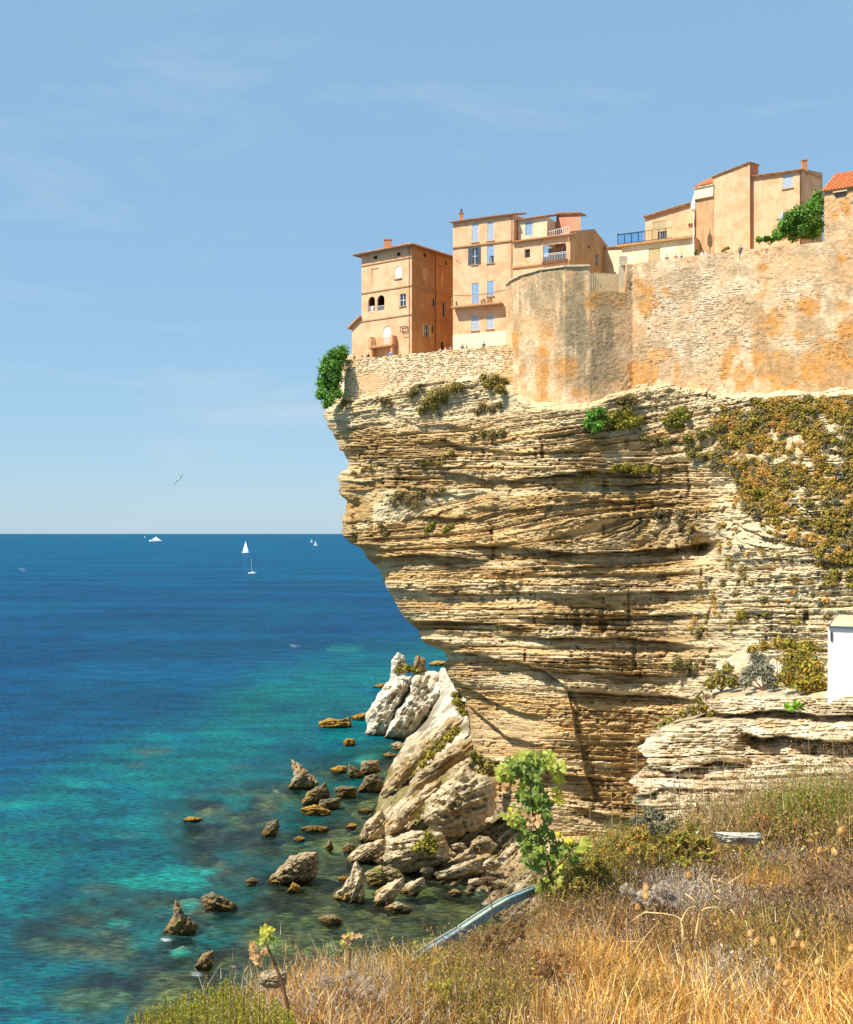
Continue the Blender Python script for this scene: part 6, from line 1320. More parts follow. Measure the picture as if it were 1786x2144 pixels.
twigs([(600, 2110), (760, 2090), (960, 2090), (1240, 2020), (1240, 2380), (600, 2380)], 420, .16, TWIG, r, 8, .0015, leaf=.005, leafpal=RUSTY + TWIG + [lin(170, 150, 60)], nleaf=8, acc=tw, leafacc=lf, lean=.45)
twigs([(870, 2085), (1000, 2010), (1120, 1950), (1260, 1900), (1260, 2020), (880, 2130)], 240, .17, RUSTY, r, 10, .0016, leaf=.006, leafpal=RUSTY, nleaf=10, acc=tw, leafacc=lf, lean=.4)
twigs([(620, 2090), (720, 2080), (820, 2090), (780, 2160), (620, 2160)], 110, .17, [lin(210, 194, 170), lin(186, 166, 144)], r, 12, .0015, acc=tw, lean=.5)
twigs([(1290, 1880), (1430, 1860), (1450, 1930), (1290, 1950)], 70, .2, [lin(210, 196, 176), lin(190, 176, 156)], r, 12, .002, acc=tw, lean=.5)
twigs([(1620, 1800), (1700, 1790), (1690, 1830), (1610, 1830)], 40, .24, [lin(204, 194, 180)], r, 10, .0026, acc=tw, lean=.5)
twigs([(856, 2078), (980, 2000), (1105, 1932), (1130, 1950), (990, 2030), (880, 2100)], 90, .11, RUSTY + SAGE[:2], r, 9, .0016, leaf=.006, leafpal=RUSTY + SAGE, nleaf=9, acc=tw, leafacc=lf, lean=.4)
MPAL = [[lin(224, 208, 182), lin(196, 178, 152), lin(160, 140, 116)], [lin(150, 112, 74), lin(122, 90, 60), lin(178, 138, 94)], [lin(168, 132, 66), lin(190, 152, 80), lin(140, 116, 58)], [lin(112, 84, 64), lin(138, 106, 82), lin(96, 74, 58)], [lin(214, 156, 70), lin(234, 186, 100), lin(186, 128, 54)], [lin(140, 132, 60), lin(120, 116, 54), lin(168, 152, 74)]]
for k_ in range(64):
    cx_ = r.uniform(660, 1800); lo_ = np.interp(cx_, [660, 860, 1000, 1130, 1240, 1480, 1786], [2130, 2120, 2060, 1990, 1850, 1810, 1720]); cy_ = lo_ + (2120 - lo_) * r.random() ** 1.2; w_ = r.uniform(20, 60)
    pl_ = MPAL[int(r.integers(0, 6))] if cy_ < 2040 or r.random() < .4 else MPAL[int(r.choice([2, 4]))]
    Hm = r.uniform(.11, .24) * np.interp(cx_, [660, 1200, 1786], [.8, 1.0, 1.5])
    twigs([(cx_ + w_ * math.cos(a), cy_ + w_ * .35 * math.sin(a)) for a in np.linspace(0, 6.28, 8)[:-1]], int(8 + w_ * .45), Hm, pl_, r, 13, .0022 * np.interp(cx_, [660, 1200, 1786], [.8, 1.0, 1.8]), leaf=.0055 * np.interp(cx_, [660, 1200, 1786], [.7, 1.0, 1.8]), leafpal=pl_, nleaf=5, acc=tw, leafacc=lf, lean=.6)
tw.build('dry_twigs', 'dry', None, 'tangle of brown and grey dead twigs over the foreground slope', 'twigs', 'stuff')
lf.build('withered_leaves', 'dry', None, 'withered rusty leaves and seeds among the foreground twigs', 'leaves', 'stuff')
gb = Acc(); gl = Acc()
for k_, (cx_, cy_, w_, h_, n_, H_) in enumerate([(1250, 1800, 36, 16, 42, .30), (1310, 1790, 40, 18, 46, .34), (1370, 1786, 40, 16, 50, .34), (1430, 1790, 34, 16, 40, .30), (1480, 1790, 26, 14, 30, .26), (1280, 1830, 40, 14, 36, .22), (1360, 1826, 36, 12, 30, .2)]):
    poly = [(cx_ + w_ * math.cos(a), cy_ + h_ * math.sin(a)) for a in np.linspace(0, 6.28, 9)[:-1]]
    twigs(poly, n_, H_, SAGE, r, 9, .0022, leaf=.009, leafpal=SAGE + [[lin(200, 130, 50)], [lin(120, 130, 50)], [lin(176, 150, 60)]][k_ % 3], nleaf=15, acc=gb, leafacc=gl, lean=.42)
for cx_, cy_, w_, h_, n_, H_ in [(1640, 1785, 34, 16, 44, .62), (1700, 1775, 36, 18, 54, .7), (1780, 1765, 30, 16, 34, .66), (1550, 1780, 26, 12, 26, .45)]:
    twigs([(cx_ + w_ * math.cos(a), cy_ + h_ * math.sin(a)) for a in np.linspace(0, 6.28, 9)[:-1]], n_, H_, SAGE, r, 12, .0032, leaf=.013, leafpal=SAGE + GREEN[:2], nleaf=18, acc=gb, leafacc=gl, lean=.35)
twigs([(1180, 1880), (1240, 1850), (1260, 1900), (1190, 1930)], 60, .24, SAGE, r, 10, .002, leaf=.008, leafpal=SAGE, nleaf=14, acc=gb, leafacc=gl, lean=.4)
twigs([(850, 2110), (1000, 2090), (1050, 2150), (860, 2180)], 70, .18, SAGE, r, 9, .0016, leaf=.007, leafpal=[lin(180, 170, 60), lin(150, 150, 50)], nleaf=12, acc=gb, leafacc=gl, lean=.4)
gb.build('scrub_stems', 'dry', None, 'olive stems of the low green scrub on the foreground slope', 'scrub', 'stuff')
gl.build('scrub_leaves', 'leaf', None, 'small olive leaves of the low green scrub on the foreground slope', 'scrub', 'stuff')
# tall thin dry stalks standing against the pale outcrop
ts = Acc()
for i, (x0, y0, y1) in enumerate([(1305, 1760, 1650), (1332, 1740, 1560), (1360, 1760, 1590), (1410, 1740, 1610), (1425, 1720, 1540), (1447, 1720, 1560), (1510, 1710, 1560), (1560, 1700, 1580), (1568, 1690, 1600), (1605, 1720, 1600), (1640, 1700, 1570), (1700, 1680, 1540), (1745, 1660, 1540), (1765, 1660, 1560), (1240, 1780, 1690), (1285, 1780, 1640)]):
    b0 = ground_at(x0, y0 + 30); tip = P(x0 + random.uniform(-9, 9), y1, b0[1]); mid_ = (b0 + tip) / 2 + np.array([random.uniform(-.02, .02), 0, 0]); w_ = .0045 * b0[1] / 10
    V = []; 
    for q_, f_ in ((b0, 1), (mid_, .7), (tip, .35)): V += [q_ + (-w_ * f_, 0, 0), q_ + (w_ * f_, 0, 0), q_ + (0, w_ * f_, 0)]
    Q = [(3 * a + c, 3 * a + (c + 1) % 3, 3 * a + 3 + (c + 1) % 3, 3 * a + 3 + c) for a in range(2) for c in range(3)]
    ts.add(np.array(V), np.array(Q), np.tile(np.array(lin(206, 176, 128)), (9, 1)))
ts.build('dry_stalks', 'dry', None, 'thin dry stalks standing up before the pale outcrop', 'stalks', 'stuff')

# single bushes on the slope
def fg_bush(label, lobes, n, pal, seed, aspect=.45, sz=.0105, name='slope_bush', cat='bush'):
    g = ground_at(lobes[0][0], lobes[0][1] + lobes[0][2] * 3.0); Y = g[1]; rr = random.Random(seed); cs, rs = [], []; lobes = [*lobes, *[(x + rr.uniform(-6, 6), y + q * 1.1, q * .95) for x, y, q in lobes]]
    for x, y, rad in lobes: yy = Y + rr.uniform(-.04, .04) * Y; cs.append(P(x, y, yy)); rs.append(rad * yy / F)
    k = len(cs); sub_c, sub_r = [], []
    for c, q in zip(cs, rs):               # ragged outline: each lobe breaks up into sprays
        for _ in range(9): d = np.array([rr.gauss(0, 1), rr.gauss(0, 1), abs(rr.gauss(0, 1)) * .9 - .2]); d /= np.linalg.norm(d); sub_c.append(c + d * q * rr.uniform(.3, .95)); sub_r.append(q * rr.uniform(.22, .42))
    t = empty(name, g, label, cat, 'bushes on the foreground slope')
    V, Q, C = leaf_cloud(sub_c, sub_r, int(n * 1.5), sz * Y / 8, pal, seed, .95, .5, aspect); mesh_np('foliage', V, Q, None, 'leaf' if aspect > .3 else 'dry', C, t)
    mb = MB()
    for c in sub_c[::2]: m_ = g * .4 + c * .6 + np.array([rr.uniform(-.02, .02), 0, .01]); mb.tube([g, m_, c + (c - g) * .15], [.0035 * Y / 8, .0022 * Y / 8, .001 * Y / 8], 4)
    mb.build('stem', 'stem_brown', t)
fg_bush('upright yellow-green bush right of the flat white slab', [(1655, 1702, 30), (1692, 1690, 32), (1712, 1718, 24), (1640, 1728, 22), (1676, 1722, 26)], 5200, [lin(150, 150, 46), lin(120, 132, 40), lin(178, 164, 60)], 201)
fg_bush('olive bush with orange flecks right of the mallow plant', [(1290, 1768, 28), (1326, 1752, 30), (1356, 1766, 26), (1310, 1785, 26)], 5200, SAGE + [lin(206, 140, 56)], 202)
fg_bush('olive bush left of the flat white slab', [(1405, 1762, 26), (1440, 1756, 28), (1472, 1772, 22), (1430, 1780, 24)], 4600, SAGE + [lin(150, 150, 50)], 203)
fg_bush('low green bush at the foot of the mallow plant', [(1240, 1812, 24), (1218, 1832, 22), (1262, 1826, 22)], 3200, SAGE, 204)
fg_bush('dusky grey-green bush behind the olive scrub below the outcrop', [(1335, 1722, 22), (1372, 1718, 26), (1402, 1728, 20), (1350, 1738, 20)], 3400, GREYG + [lin(104, 104, 60)], 205)
fg_bush('rusty low bush under the rock terrace', [(1530, 1722, 20), (1562, 1708, 22), (1594, 1716, 20), (1500, 1736, 16)], 3000, [lin(180, 122, 62), lin(150, 104, 58), lin(196, 146, 84)], 206, .3)
fg_bush('yellow-green bush by the lower end of the painted kerb', [(905, 2068, 22), (938, 2076, 26), (968, 2084, 20)], 3600, [lin(186, 172, 56), lin(150, 150, 48), lin(200, 186, 80)], 207, .4, .0075)
fg_bush('brown withered shrub hugging the painted kerb', [(1010, 1966, 28), (1050, 1950, 28), (1088, 1934, 24), (1034, 1988, 26), (970, 1990, 20)], 5600, [lin(140, 104, 62), lin(112, 84, 52), lin(168, 130, 82)], 208, .25, .009)
fg_bush('dark withered bush near the right edge below the fluffy pair', [(1720, 1842, 26), (1760, 1856, 30), (1690, 1858, 24), (1738, 1880, 26)], 4600, [lin(124, 92, 66), lin(96, 72, 54), lin(156, 122, 92), lin(150, 130, 60)], 209, .25, .009)
fg_bush('bleached grey bush left of the dead branch', [(1380, 1862, 26), (1342, 1880, 24), (1410, 1880, 20), (1310, 1868, 18)], 3800, [lin(220, 206, 184), lin(190, 174, 152), lin(150, 132, 112)], 210, .13, .012)
fg_bush('grey and rust bush between the dead branch and the right edge', [(1600, 1880, 26), (1635, 1868, 26), (1570, 1896, 20), (1622, 1904, 22)], 4000, [lin(150, 116, 84), lin(190, 160, 124), lin(120, 92, 66)], 211, .2, .010)
fg_bush('pale twiggy bush between the rosemary and the painted kerb', [(690, 2062, 24), (730, 2050, 24), (770, 2064, 22), (660, 2078, 18)], 4000, [lin(214, 196, 170), lin(186, 164, 138), lin(150, 124, 98)], 212, .13, .009)
fg_bush('russet bush in the middle of the golden grass', [(1130, 2010, 24), (1165, 2000, 26), (1195, 2016, 20)], 3400, [lin(170, 122, 70), lin(140, 100, 58), lin(196, 152, 92)], 213, .25, .008)
# painted concrete edge
pe = empty('painted_kerb', P(985, 1935, 7.2), 'pale blue painted concrete edge half buried in the dry scrub', 'kerb')
kp = [(838, 2018, 5.9), (900, 1975, 6.35), (962, 1938, 6.9), (966, 1935, 6.93), (1030, 1893, 7.5), (1064, 1874, 7.85), (1130, 1848, 8.5)]
simple('kerb_blue', lin(132, 160, 164), .8, .5, 22.0, bumpd=.004); simple('kerb_top', lin(176, 186, 166), .9, .2, 14.0)
for a, b in zip(kp[:-1], kp[1:]):
    if b[0] - a[0] < 10: continue
    p0, p1 = P(*a) - np.array([0, 0, .02]), P(*b) - np.array([0, 0, .02]); d_ = p1 - p0; mb = MB(); hh = .06
    mb.obox(p0 - (0, 0, hh), d_, (-.023, .009, 0), (0, 0, hh - .012)); sg = mb.build('kerb_block', 'kerb_blue', pe); WLOC[sg.name] = (0, 0, 0)
    mb = MB(); mb.obox(p0 + (.012, -.012, -.011), d_, (-.027, .012, 0), (0, 0, .014)); mb.build('coping', 'kerb_blue' if b[0] not in (1030, 1064) else 'kerb_top', sg); mb = MB(); mb.obox(p0 + (-.0165, .0007, -.03), d_, (-.008, .0035, 0), (0, 0, .040)); mb.build('edge_strip', 'kerb_top', sg)
# stones lying in the grass
GST = 'pale stones lying in the foreground grass'
def stone(label, px, py, w, h, seed, tone=1, Yoff=0):
    g = ground_at(px, py + h * .5); a = np.linspace(0, 2 * np.pi, 9, endpoint=False) + .2 * seed
    rr = random.Random(seed); out = [(px + w / 2 * math.cos(k) * rr.uniform(.85, 1.1), py + h / 2 * math.sin(k) * rr.uniform(.85, 1.1)) for k in a]
    rock(label, out, None, min(w, h) * .45 * g[1] / F, None, 5, .004, seed, tone, Y=g[1] + .02, segs=40, rings=12, group=GST, name='field_stone', below=0, stain=False, wet=False)
sp = ground_at(1520, 1800); q = P(1490, 1742, 10.2)
rock('flat white slab lying level in the green scrub', [(1488, 1742), (1592, 1743), (1598, 1756), (1580, 1768), (1512, 1766)], None, .12, None, 2, .004, 81, 1, Y=9.5, segs=60, rings=12, group=GST, name='field_stone', below=0, stain=False, wet=False)
stone('rounded pale stone below the flat white slab', 1545, 1800, 70, 30, 82); stone('small white stone left of the rounded pale stone', 1497, 1822, 26, 20, 83); stone('smaller white stone touching the rounded pale stone', 1520, 1828, 18, 14, 84)
stone('chalky stone deep in golden grass near the bottom edge', 1215, 2082, 60, 26, 85); stone('upright white flake in the grass at lower middle', 1136, 2075, 22, 44, 86)
stone('pale lichen-grey rock behind the rosemary bush', 572, 2050, 66, 46, 87, 0)

# ------------------------------------------------------------------ single plants in the foreground
def palmate(seed, lobes=5):
    r_ = random.Random(seed); mb = MB(); n = lobes * 4; rim = []
    for k in range(n + 1):
        a = math.radians(-150 + 300 * k / n); f = abs(math.sin(math.pi * k / 4)) if k % 4 else 0
        R_ = (.58 + .42 * math.sin(math.pi * (k % 4) / 4) * 1.0) * (1 - .22 * abs(a) / 2.6) * r_.uniform(.92, 1.08)
        rim.append((R_ * math.sin(a), R_ * math.cos(a) + .1, .16 * R_ * math.cos(lobes * a * .5 + seed) + .10 * R_ * R_))
    mb.add([(0, 0, 0)] + rim, [], [(0, k, k + 1) for k in range(1, n + 1)])
    me = bpy.data.meshes.new('leaf'); me.from_pydata(mb.v, [], mb.t); return me
def leaf_mat(name, rgb):
    m, nt, b = new_mat(name); n = noise_node(nt, 40, 4); c = mixcol(nt, ramp(nt, n.outputs['Fac'], .35, .65, 0, 1), tuple(k * .75 for k in rgb), tuple(min(1, k * 1.25) for k in rgb))
    nt.links.new(c, b.inputs['Base Color']); b.inputs['Roughness'].default_value = .55
    t = nt.nodes.new('ShaderNodeBsdfTranslucent'); nt.links.new(c, t.inputs['Color']); ms = nt.nodes.new('ShaderNodeMixShader'); ms.inputs[0].default_value = .35
    nt.links.new(b.outputs[0], ms.inputs[1]); nt.links.new(t.outputs[0], ms.inputs[2]); nt.links.new(ms.outputs[0], nt.nodes['Material Output'].inputs['Surface'])
leaf_mat('leaf_green', lin(128, 146, 50)); leaf_mat('leaf_lime', lin(184, 186, 66)); leaf_mat('leaf_yellow', lin(222, 206, 50)); leaf_mat('leaf_brown', lin(214, 166, 106))
LEAVES = {}
def leaf_mesh(v, m):
    if (v, m) not in LEAVES:
        me = palmate(v); me.materials.append(mat(m)); LEAVES[v, m] = me
    return LEAVES[v, m]
def add_leaf(root, pos, size, m, r_, face=(0, -1, .6)):
    o = bpy.data.objects.new('leaf', leaf_mesh(r_.randrange(4), m)); COL.objects.link(o)
    n = Vector(face) + Vector((r_.uniform(-.9, .9), r_.uniform(-.7, .7), r_.uniform(-.5, .7))); qn = n.to_track_quat('Z', 'Y'); qn = qn @ Vector((0, 0, 1)).rotation_difference(Vector((0, 0, 1)))
    o.rotation_mode = 'QUATERNION'; o.rotation_quaternion = qn @ __import__('mathutils').Quaternion((0, 0, 1), r_.uniform(0, 6.28)); s_ = size * r_.uniform(.75, 1.25); o.scale = (s_, s_ * r_.uniform(.8, 1), s_)
    o.location = pos; parent_to(o, root); return o
gy = 7.6; bp = ground_at(1158, 1905); gy = bp[1]
ml = empty('mallow_plant', bp, 'tall leafy mallow with green and yellowing leaves standing against the cliff foot', 'plant')
mb = MB(); stemp = [(1158, 1905), (1150, 1830), (1136, 1770), (1118, 1720), (1112, 1670), (1110, 1640), (1098, 1600), (1092, 1578)]
mb.tube([P(x, y, gy) for x, y in stemp], [.012, .011, .010, .009, .007, .006, .005, .003], 7)
mb.tube([P(1150, 1830, gy), P(1180, 1800, gy - .1), P(1206, 1775, gy - .15)], [.010, .007, .004], 6); mb.tube([P(1136, 1770, gy), P(1118, 1790, gy - .05), P(1106, 1800, gy - .1)], [.008, .006, .004], 6)
mb.build('stem', 'stem_brown', ml, True)
r_ = random.Random(4); px2m = gy / F
for (x, y, n, sp, sz, m) in [(1122, 1740, 5, 12, 13, 'leaf_green'), (1140, 1770, 5, 13, 13, 'leaf_green'), (1128, 1775, 3, 10, 12, 'leaf_lime'), (1150, 1806, 5, 13, 13, 'leaf_green'), (1158, 1842, 5, 14, 13, 'leaf_lime'), (1140, 1850, 4, 12, 12, 'leaf_green'), (1170, 1815, 4, 12, 13, 'leaf_lime'), (1100, 1590, 9, 16, 15, 'leaf_lime'), (1072, 1602, 8, 14, 14, 'leaf_green'), (1060, 1618, 8, 12, 14, 'leaf_lime'), (1120, 1600, 7, 14, 15, 'leaf_green'), (1150, 1596, 6, 12, 16, 'leaf_lime'), (1165, 1608, 5, 10, 15, 'leaf_lime'), (1088, 1622, 7, 14, 14, 'leaf_green'), (1052, 1628, 4, 8, 12, 'leaf_lime'), (1110, 1640, 4, 12, 12, 'leaf_green'), (1130, 1660, 6, 12, 12, 'leaf_green'), (1095, 1666, 5, 9, 12, 'leaf_green'), (1140, 1680, 7, 14, 12, 'leaf_green'), (1115, 1690, 6, 12, 12, 'leaf_green'), (1098, 1700, 6, 12, 12, 'leaf_green'), (1078, 1716, 7, 11, 12, 'leaf_lime'), (1085, 1728, 5, 10, 12, 'leaf_green'), (1142, 1715, 5, 9, 12, 'leaf_green'), (1100, 1765, 7, 14, 14, 'leaf_green'), (1108, 1798, 7, 12, 13, 'leaf_green'), (1132, 1806, 5, 9, 13, 'leaf_green'), (1145, 1745, 5, 10, 13, 'leaf_green'), (1178, 1775, 6, 12, 15, 'leaf_green'), (1200, 1790, 5, 12, 14, 'leaf_green'), (1222, 1768, 4, 10, 16, 'leaf_lime'), (1190, 1765, 3, 8, 14, 'leaf_yellow'), (1172, 1742, 3, 8, 12, 'leaf_yellow'), (1172, 1636, 3, 7, 15, 'leaf_yellow'), (1170, 1662, 3, 7, 14, 'leaf_yellow'), (1092, 1646, 2, 5, 12, 'leaf_yellow'), (1072, 1700, 2, 5, 11, 'leaf_yellow'), (1108, 1708, 8, 12, 14, 'leaf_brown'), (1112, 1735, 4, 9, 12, 'leaf_brown'), (1120, 1725, 3, 8, 11, 'leaf_brown')]:
    for k in range(n if m in ('leaf_yellow', 'leaf_brown') else int(n * 2.0)):
        q = P(x + r_.gauss(0, sp * .66), y + r_.gauss(0, sp * .6), gy + r_.uniform(-.10, .10)); add_leaf(ml, q, sz * r_.uniform(.65, 1.25) * px2m, m, r_)
mb = MB()
for (x0, y0), (x1, y1) in [((1110, 1640), (1150, 1602)), ((1112, 1660), (1168, 1648)), ((1100, 1610), (1065, 1614)), ((1112, 1670), (1096, 1650)), ((1118, 1720), (1078, 1712)), ((1114, 1690), (1142, 1684)), ((1136, 1770), (1172, 1745))]:
    mb = MB(); mb.tube([P(x0, y0, gy), P(x1, y1, gy - .04)], [.0035, .002], 5); mb.build('petiole', 'leaf_lime', ml)
by_ = 4.05
bm = empty('broken_mallow', P(612, 2260, by_), 'leaning brown mallow stem with a green and withered tip, rising from the rosemary', 'plant')
mb = MB(); mb.tube([P(x, y, by_) for x, y in ((614, 2260), (606, 2120), (590, 2055), (566, 1995), (554, 1968), (548, 1955))], [.0075, .007, .006, .005, .004, .002], 7); mb.build('stem', 'stem_brown', bm, True)
for (x, y, n, sp, sz, m) in [(553, 1958, 18, 12, 8.5, 'leaf_lime'), (562, 1950, 10, 10, 8, 'leaf_yellow'), (566, 1970, 9, 10, 8, 'leaf_green'), (530, 1984, 9, 7, 9, 'leaf_brown'), (538, 2004, 9, 7, 9, 'leaf_brown'), (546, 1996, 6, 7, 8, 'leaf_brown')]:
    for k in range(n): add_leaf(bm, P(x + r_.gauss(0, sp * .6), y + r_.gauss(0, sp * .6), by_ + r_.uniform(-.04, .04)), sz * by_ / F, m, r_)
cy_ = 4.9
cm = empty('budded_stalk', P(734, 2080, cy_), 'short stalk with a round straw-coloured bud left of the painted kerb', 'plant')
mb = MB(); mb.tube([P(736, 2130, cy_), P(732, 2040, cy_), P(732, 1985, cy_)], [.006, .005, .004], 6); mb.build('stem', 'stem_brown', cm)
for k in range(20): add_leaf(cm, P(732 + r_.gauss(0, 8), 1968 + r_.gauss(0, 8), cy_ + r_.uniform(-.02, .02)), 8 * cy_ / F, 'leaf_brown' if k < 14 else 'leaf_lime', r_)
# rosemary
ry_ = 3.95; rb = empty('rosemary_bush', P(440, 2330, ry_), 'yellow-green rosemary-like bush with upright needle spikes at the bottom left', 'bush')
r = np.random.default_rng(33); ac = Acc(); mb = MB()
NST = 190
for k in range(NST):
    x = 262 + 360 * (k + r.random()) / NST; top = np.interp(x, [262, 300, 340, 380, 410, 450, 480, 520, 570, 620], [2130, 2110, 2085, 2075, 2060, 2058, 2035, 2070, 2085, 2110]) + abs(r.normal(0, 30)); Y = ry_ + r.uniform(-.14, .14)
    b0 = P(x + r.normal(0, 14), 2330, Y); t0 = P(x, top, Y); n = 150
    if k % 4 == 0: mb.tube([b0, (b0 + t0) / 2, t0], [.0028, .002, .0012], 4)
    t = r.random(n) ** .8; c = b0 + (t0 - b0) * t[:, None]; az = r.uniform(0, 6.28, n); d = np.stack([np.cos(az), np.sin(az), r.uniform(.6, 1.6, n)], 1); d /= np.linalg.norm(d, axis=1, keepdims=True)
    L = .017 * r.uniform(.6, 1.2, (n, 1)) * (1 - .55 * t[:, None] ** 3); sd = np.cross(d, (0, 1, .2)); sd /= np.linalg.norm(sd, axis=1, keepdims=True)
    V = np.stack([c, c + d * L * .5 + sd * .0019, c + d * L, c + d * L * .5 - sd * .0019], 1).reshape(-1, 3)
    pal = np.array([lin(188, 176, 56), lin(160, 158, 50), lin(206, 190, 74), lin(132, 132, 46)]); cc = pal[r.integers(0, 4, n)] * r.uniform(.8, 1.3, (n, 1))
    ac.add(V, np.arange(4 * n).reshape(-1, 4), np.repeat(cc, 4, 0))
fo = mesh_np('foliage', np.concatenate(ac.V), np.concatenate(ac.Q), None, 'leaf', np.concatenate(ac.C), rb)
st_ = mb.build('stem', 'stem_brown', rb); st_['kind'] = 'stuff'
# bare branching stem
dy = ground_at(1445, 2040)[1]; db = empty('dead_branch', P(1445, 1985, dy), 'bleached bare branching stem arching above the golden grass', 'branch')
for pts, r0 in (([(1432, 1990), (1429, 1951), (1426, 1924), (1412, 1918), (1388, 1913), (1350, 1910), (1319, 1931)], .010), ([(1427, 1928), (1434, 1912), (1443, 1901), (1457, 1897)], .006), ([(1456, 1990), (1458, 1951), (1466, 1908), (1458, 1894), (1448, 1880), (1434, 1871)], .011), ([(1465, 1910), (1478, 1902), (1494, 1899), (1513, 1905)], .007), ([(1500, 1868), (1525, 1850), (1556, 1829)], .006), ([(1494, 1841), (1518, 1848), (1541, 1859)], .005), ([(1490, 1872), (1478, 1856), (1463, 1836)], .006), ([(1497, 1876), (1512, 1886), (1520, 1912)], .006), ([(1530, 1905), (1546, 1922), (1550, 1950)], .006), ([(1300, 1972), (1330, 1971), (1348, 1972)], .006)):
    mb = MB(); mb.tube([P(x, y, dy + .03 * math.sin(i * 1.7 + r0 * 999)) for i, (x, y) in enumerate(pts)], np.linspace(r0, r0 * .4, len(pts)), 6); mb.build('twig', 'stem_pale', db, True)
# fluffy seed heads
hm = MB(); r_ = random.Random(9)
hv = []
for k in range(300):
    z = r_.uniform(-1, 1); a = r_.uniform(0, 6.28); rr = math.sqrt(1 - z * z); d = np.array([rr * math.cos(a) * .62, rr * math.sin(a) * .62, z]); n_ = d / np.linalg.norm(d)
    t_ = np.cross(n_, (r_.uniform(-1, 1), r_.uniform(-1, 1), r_.uniform(-1, 1))); t_ /= np.linalg.norm(t_); hm.tri(d * .8 + t_ * .10, d * .8 - t_ * .10, d * 1.0 + n_ * .10 + np.array([0, 0, .16]))
hm.tube([(0, 0, -.95), (0, 0, -.5), (0, 0, 0), (0, 0, .5), (0, 0, .95)], [.25, .56, .64, .54, .2], 10)
headme = bpy.data.meshes.new('seed_head'); headme.from_pydata(hm.v, [], hm.q + hm.t); headme.materials.append(mat('seed'))
sm_ = MB(); sm_.tube([(0, 0, 0), (.06, 0, -.5), (.03, .03, -1)], [.010, .012, .014], 5); stemme = bpy.data.meshes.new('stem'); stemme.from_pydata(sm_.v, [], sm_.q + sm_.t); stemme.materials.append(mat('stem_pale'))
SEEDS = [(1572, 1955, 'leftmost of the cluster above the lower right corner'), (1584, 1972, 'just right of the leftmost in the lower right cluster'), (1620, 1972, 'alone between two groups at the lower right'), (1670, 1955, 'topmost of the close trio at the lower right'), (1663, 1978, 'lower left of the close trio at the lower right'), (1682, 1981, 'lower right of the close trio at the lower right'), (1712, 2014, 'right below the close trio'), (1632, 2026, 'left below the close trio'), (1701, 2043, 'second row under the close trio'), (1646, 2059, 'low in the golden grass under the trio'), (1783, 1986, 'cut by the right edge of the picture'), (1753, 2075, 'lowest near the right edge'), (1537, 2068, 'alone deep in the golden grass below the dead branch'), (1336, 1901, 'lowest of three left of the dead branch'), (1353, 1860, 'highest of three left of the dead branch'), (1352, 1877, 'middle of three left of the dead branch'), (1667, 1723, 'against the green scrub, highest of all'), (1443, 1835, 'above the dead branch'), (1762, 1740, 'near the right edge under the tall twigs'), (1717, 1782, 'left of a pair right of the flat white slab'), (1748, 1785, 'right of a pair right of the flat white slab')]
for x, y, _w in SEEDS:
    g = ground_at(x, y + 70); Y = g[1] - .35; q = P(x, y, Y); t = empty('hare_tail', q, 'pale fluffy seed head ' + _w, 'seed head', 'fluffy seed heads')
    o = bpy.data.objects.new('seed_head', headme); COL.objects.link(o); o.location = q; k = 9.5 * Y / F; o.scale = (k, k, k); o.rotation_euler = (r_.uniform(-.5, .5), r_.uniform(-.5, .5), 0); parent_to(o, t)
    o = bpy.data.objects.new('stem', stemme); COL.objects.link(o); o.location = q - np.array([0, 0, 8 * Y / F]); o.scale = (.12, .12, max(.05, q[2] - g[2])); parent_to(o, t)
# dried umbel
uy = ground_at(1012, 1990)[1]; um = empty('dried_umbel', P(1010, 1990, uy), 'brown dried flower umbel on a stalk above the painted kerb', 'flower')
mb = MB(); mb.tube([P(1036, 1990, uy), P(1030, 1900, uy), P(1022, 1858, uy)], [.004, .0035, .003], 5); mb.build('stem', 'stem_brown', um); mb = MB()
for k in range(60):
    a = k * 2.4; rr = 19 * math.sqrt(k / 60); e_ = P(1022 + rr * math.cos(a), 1842 - 4 * (1 - (rr / 19) ** 2), uy + rr * math.sin(a) * uy / F); mb.tube([P(1022, 1858, uy), e_], [.0012, .0012], 3); mb.tube([e_ - (0, 0, .004), e_ + (0, 0, .006)], [.004, .006], 5)
mb.build('flower_head', 'stem_brown', um)['kind'] = 'stuff'

# ------------------------------------------------------------------ boats and gull
GB = 'boats out at sea'
def hull(root, L, W, H, x, y, ang, name='hull', material='hull'):
    c, s_ = math.cos(ang), math.sin(ang); secs = []; n = 9
    for i in range(n):
        t = i / (n - 1); w = W / 2 * (math.sin(math.pi * min(1, .35 + .65 * (1 - t)) * .5) if t > .35 else .85 + .15 * t / .35) * (1 - max(0, t - .55) ** 2 * 4.4)
        w = max(w, .02 * W); lx = (t - .5) * L; sh = H * (1 + .25 * t * t)
        secs.append([(lx, -w, sh), (lx, -w * .85, H * .3), (lx, 0, -.3 * H), (lx, w * .85, H * .3), (lx, w, sh)])
    v = [(x + a * c - b * s_, y + a * s_ + b * c, z) for sec in secs for a, b, z in sec]; mb = MB()
    q = [(i * 5 + k, i * 5 + k + 1, (i + 1) * 5 + k + 1, (i + 1) * 5 + k) for i in range(n - 1) for k in range(4)] + [(i * 5, (i + 1) * 5, (i + 1) * 5 + 4, i * 5 + 4) for i in range(n - 1)]
    mb.add(v, q, [(0, 1, 2), (0, 2, 3), (0, 3, 4)]); return mb.build(name, material, root)
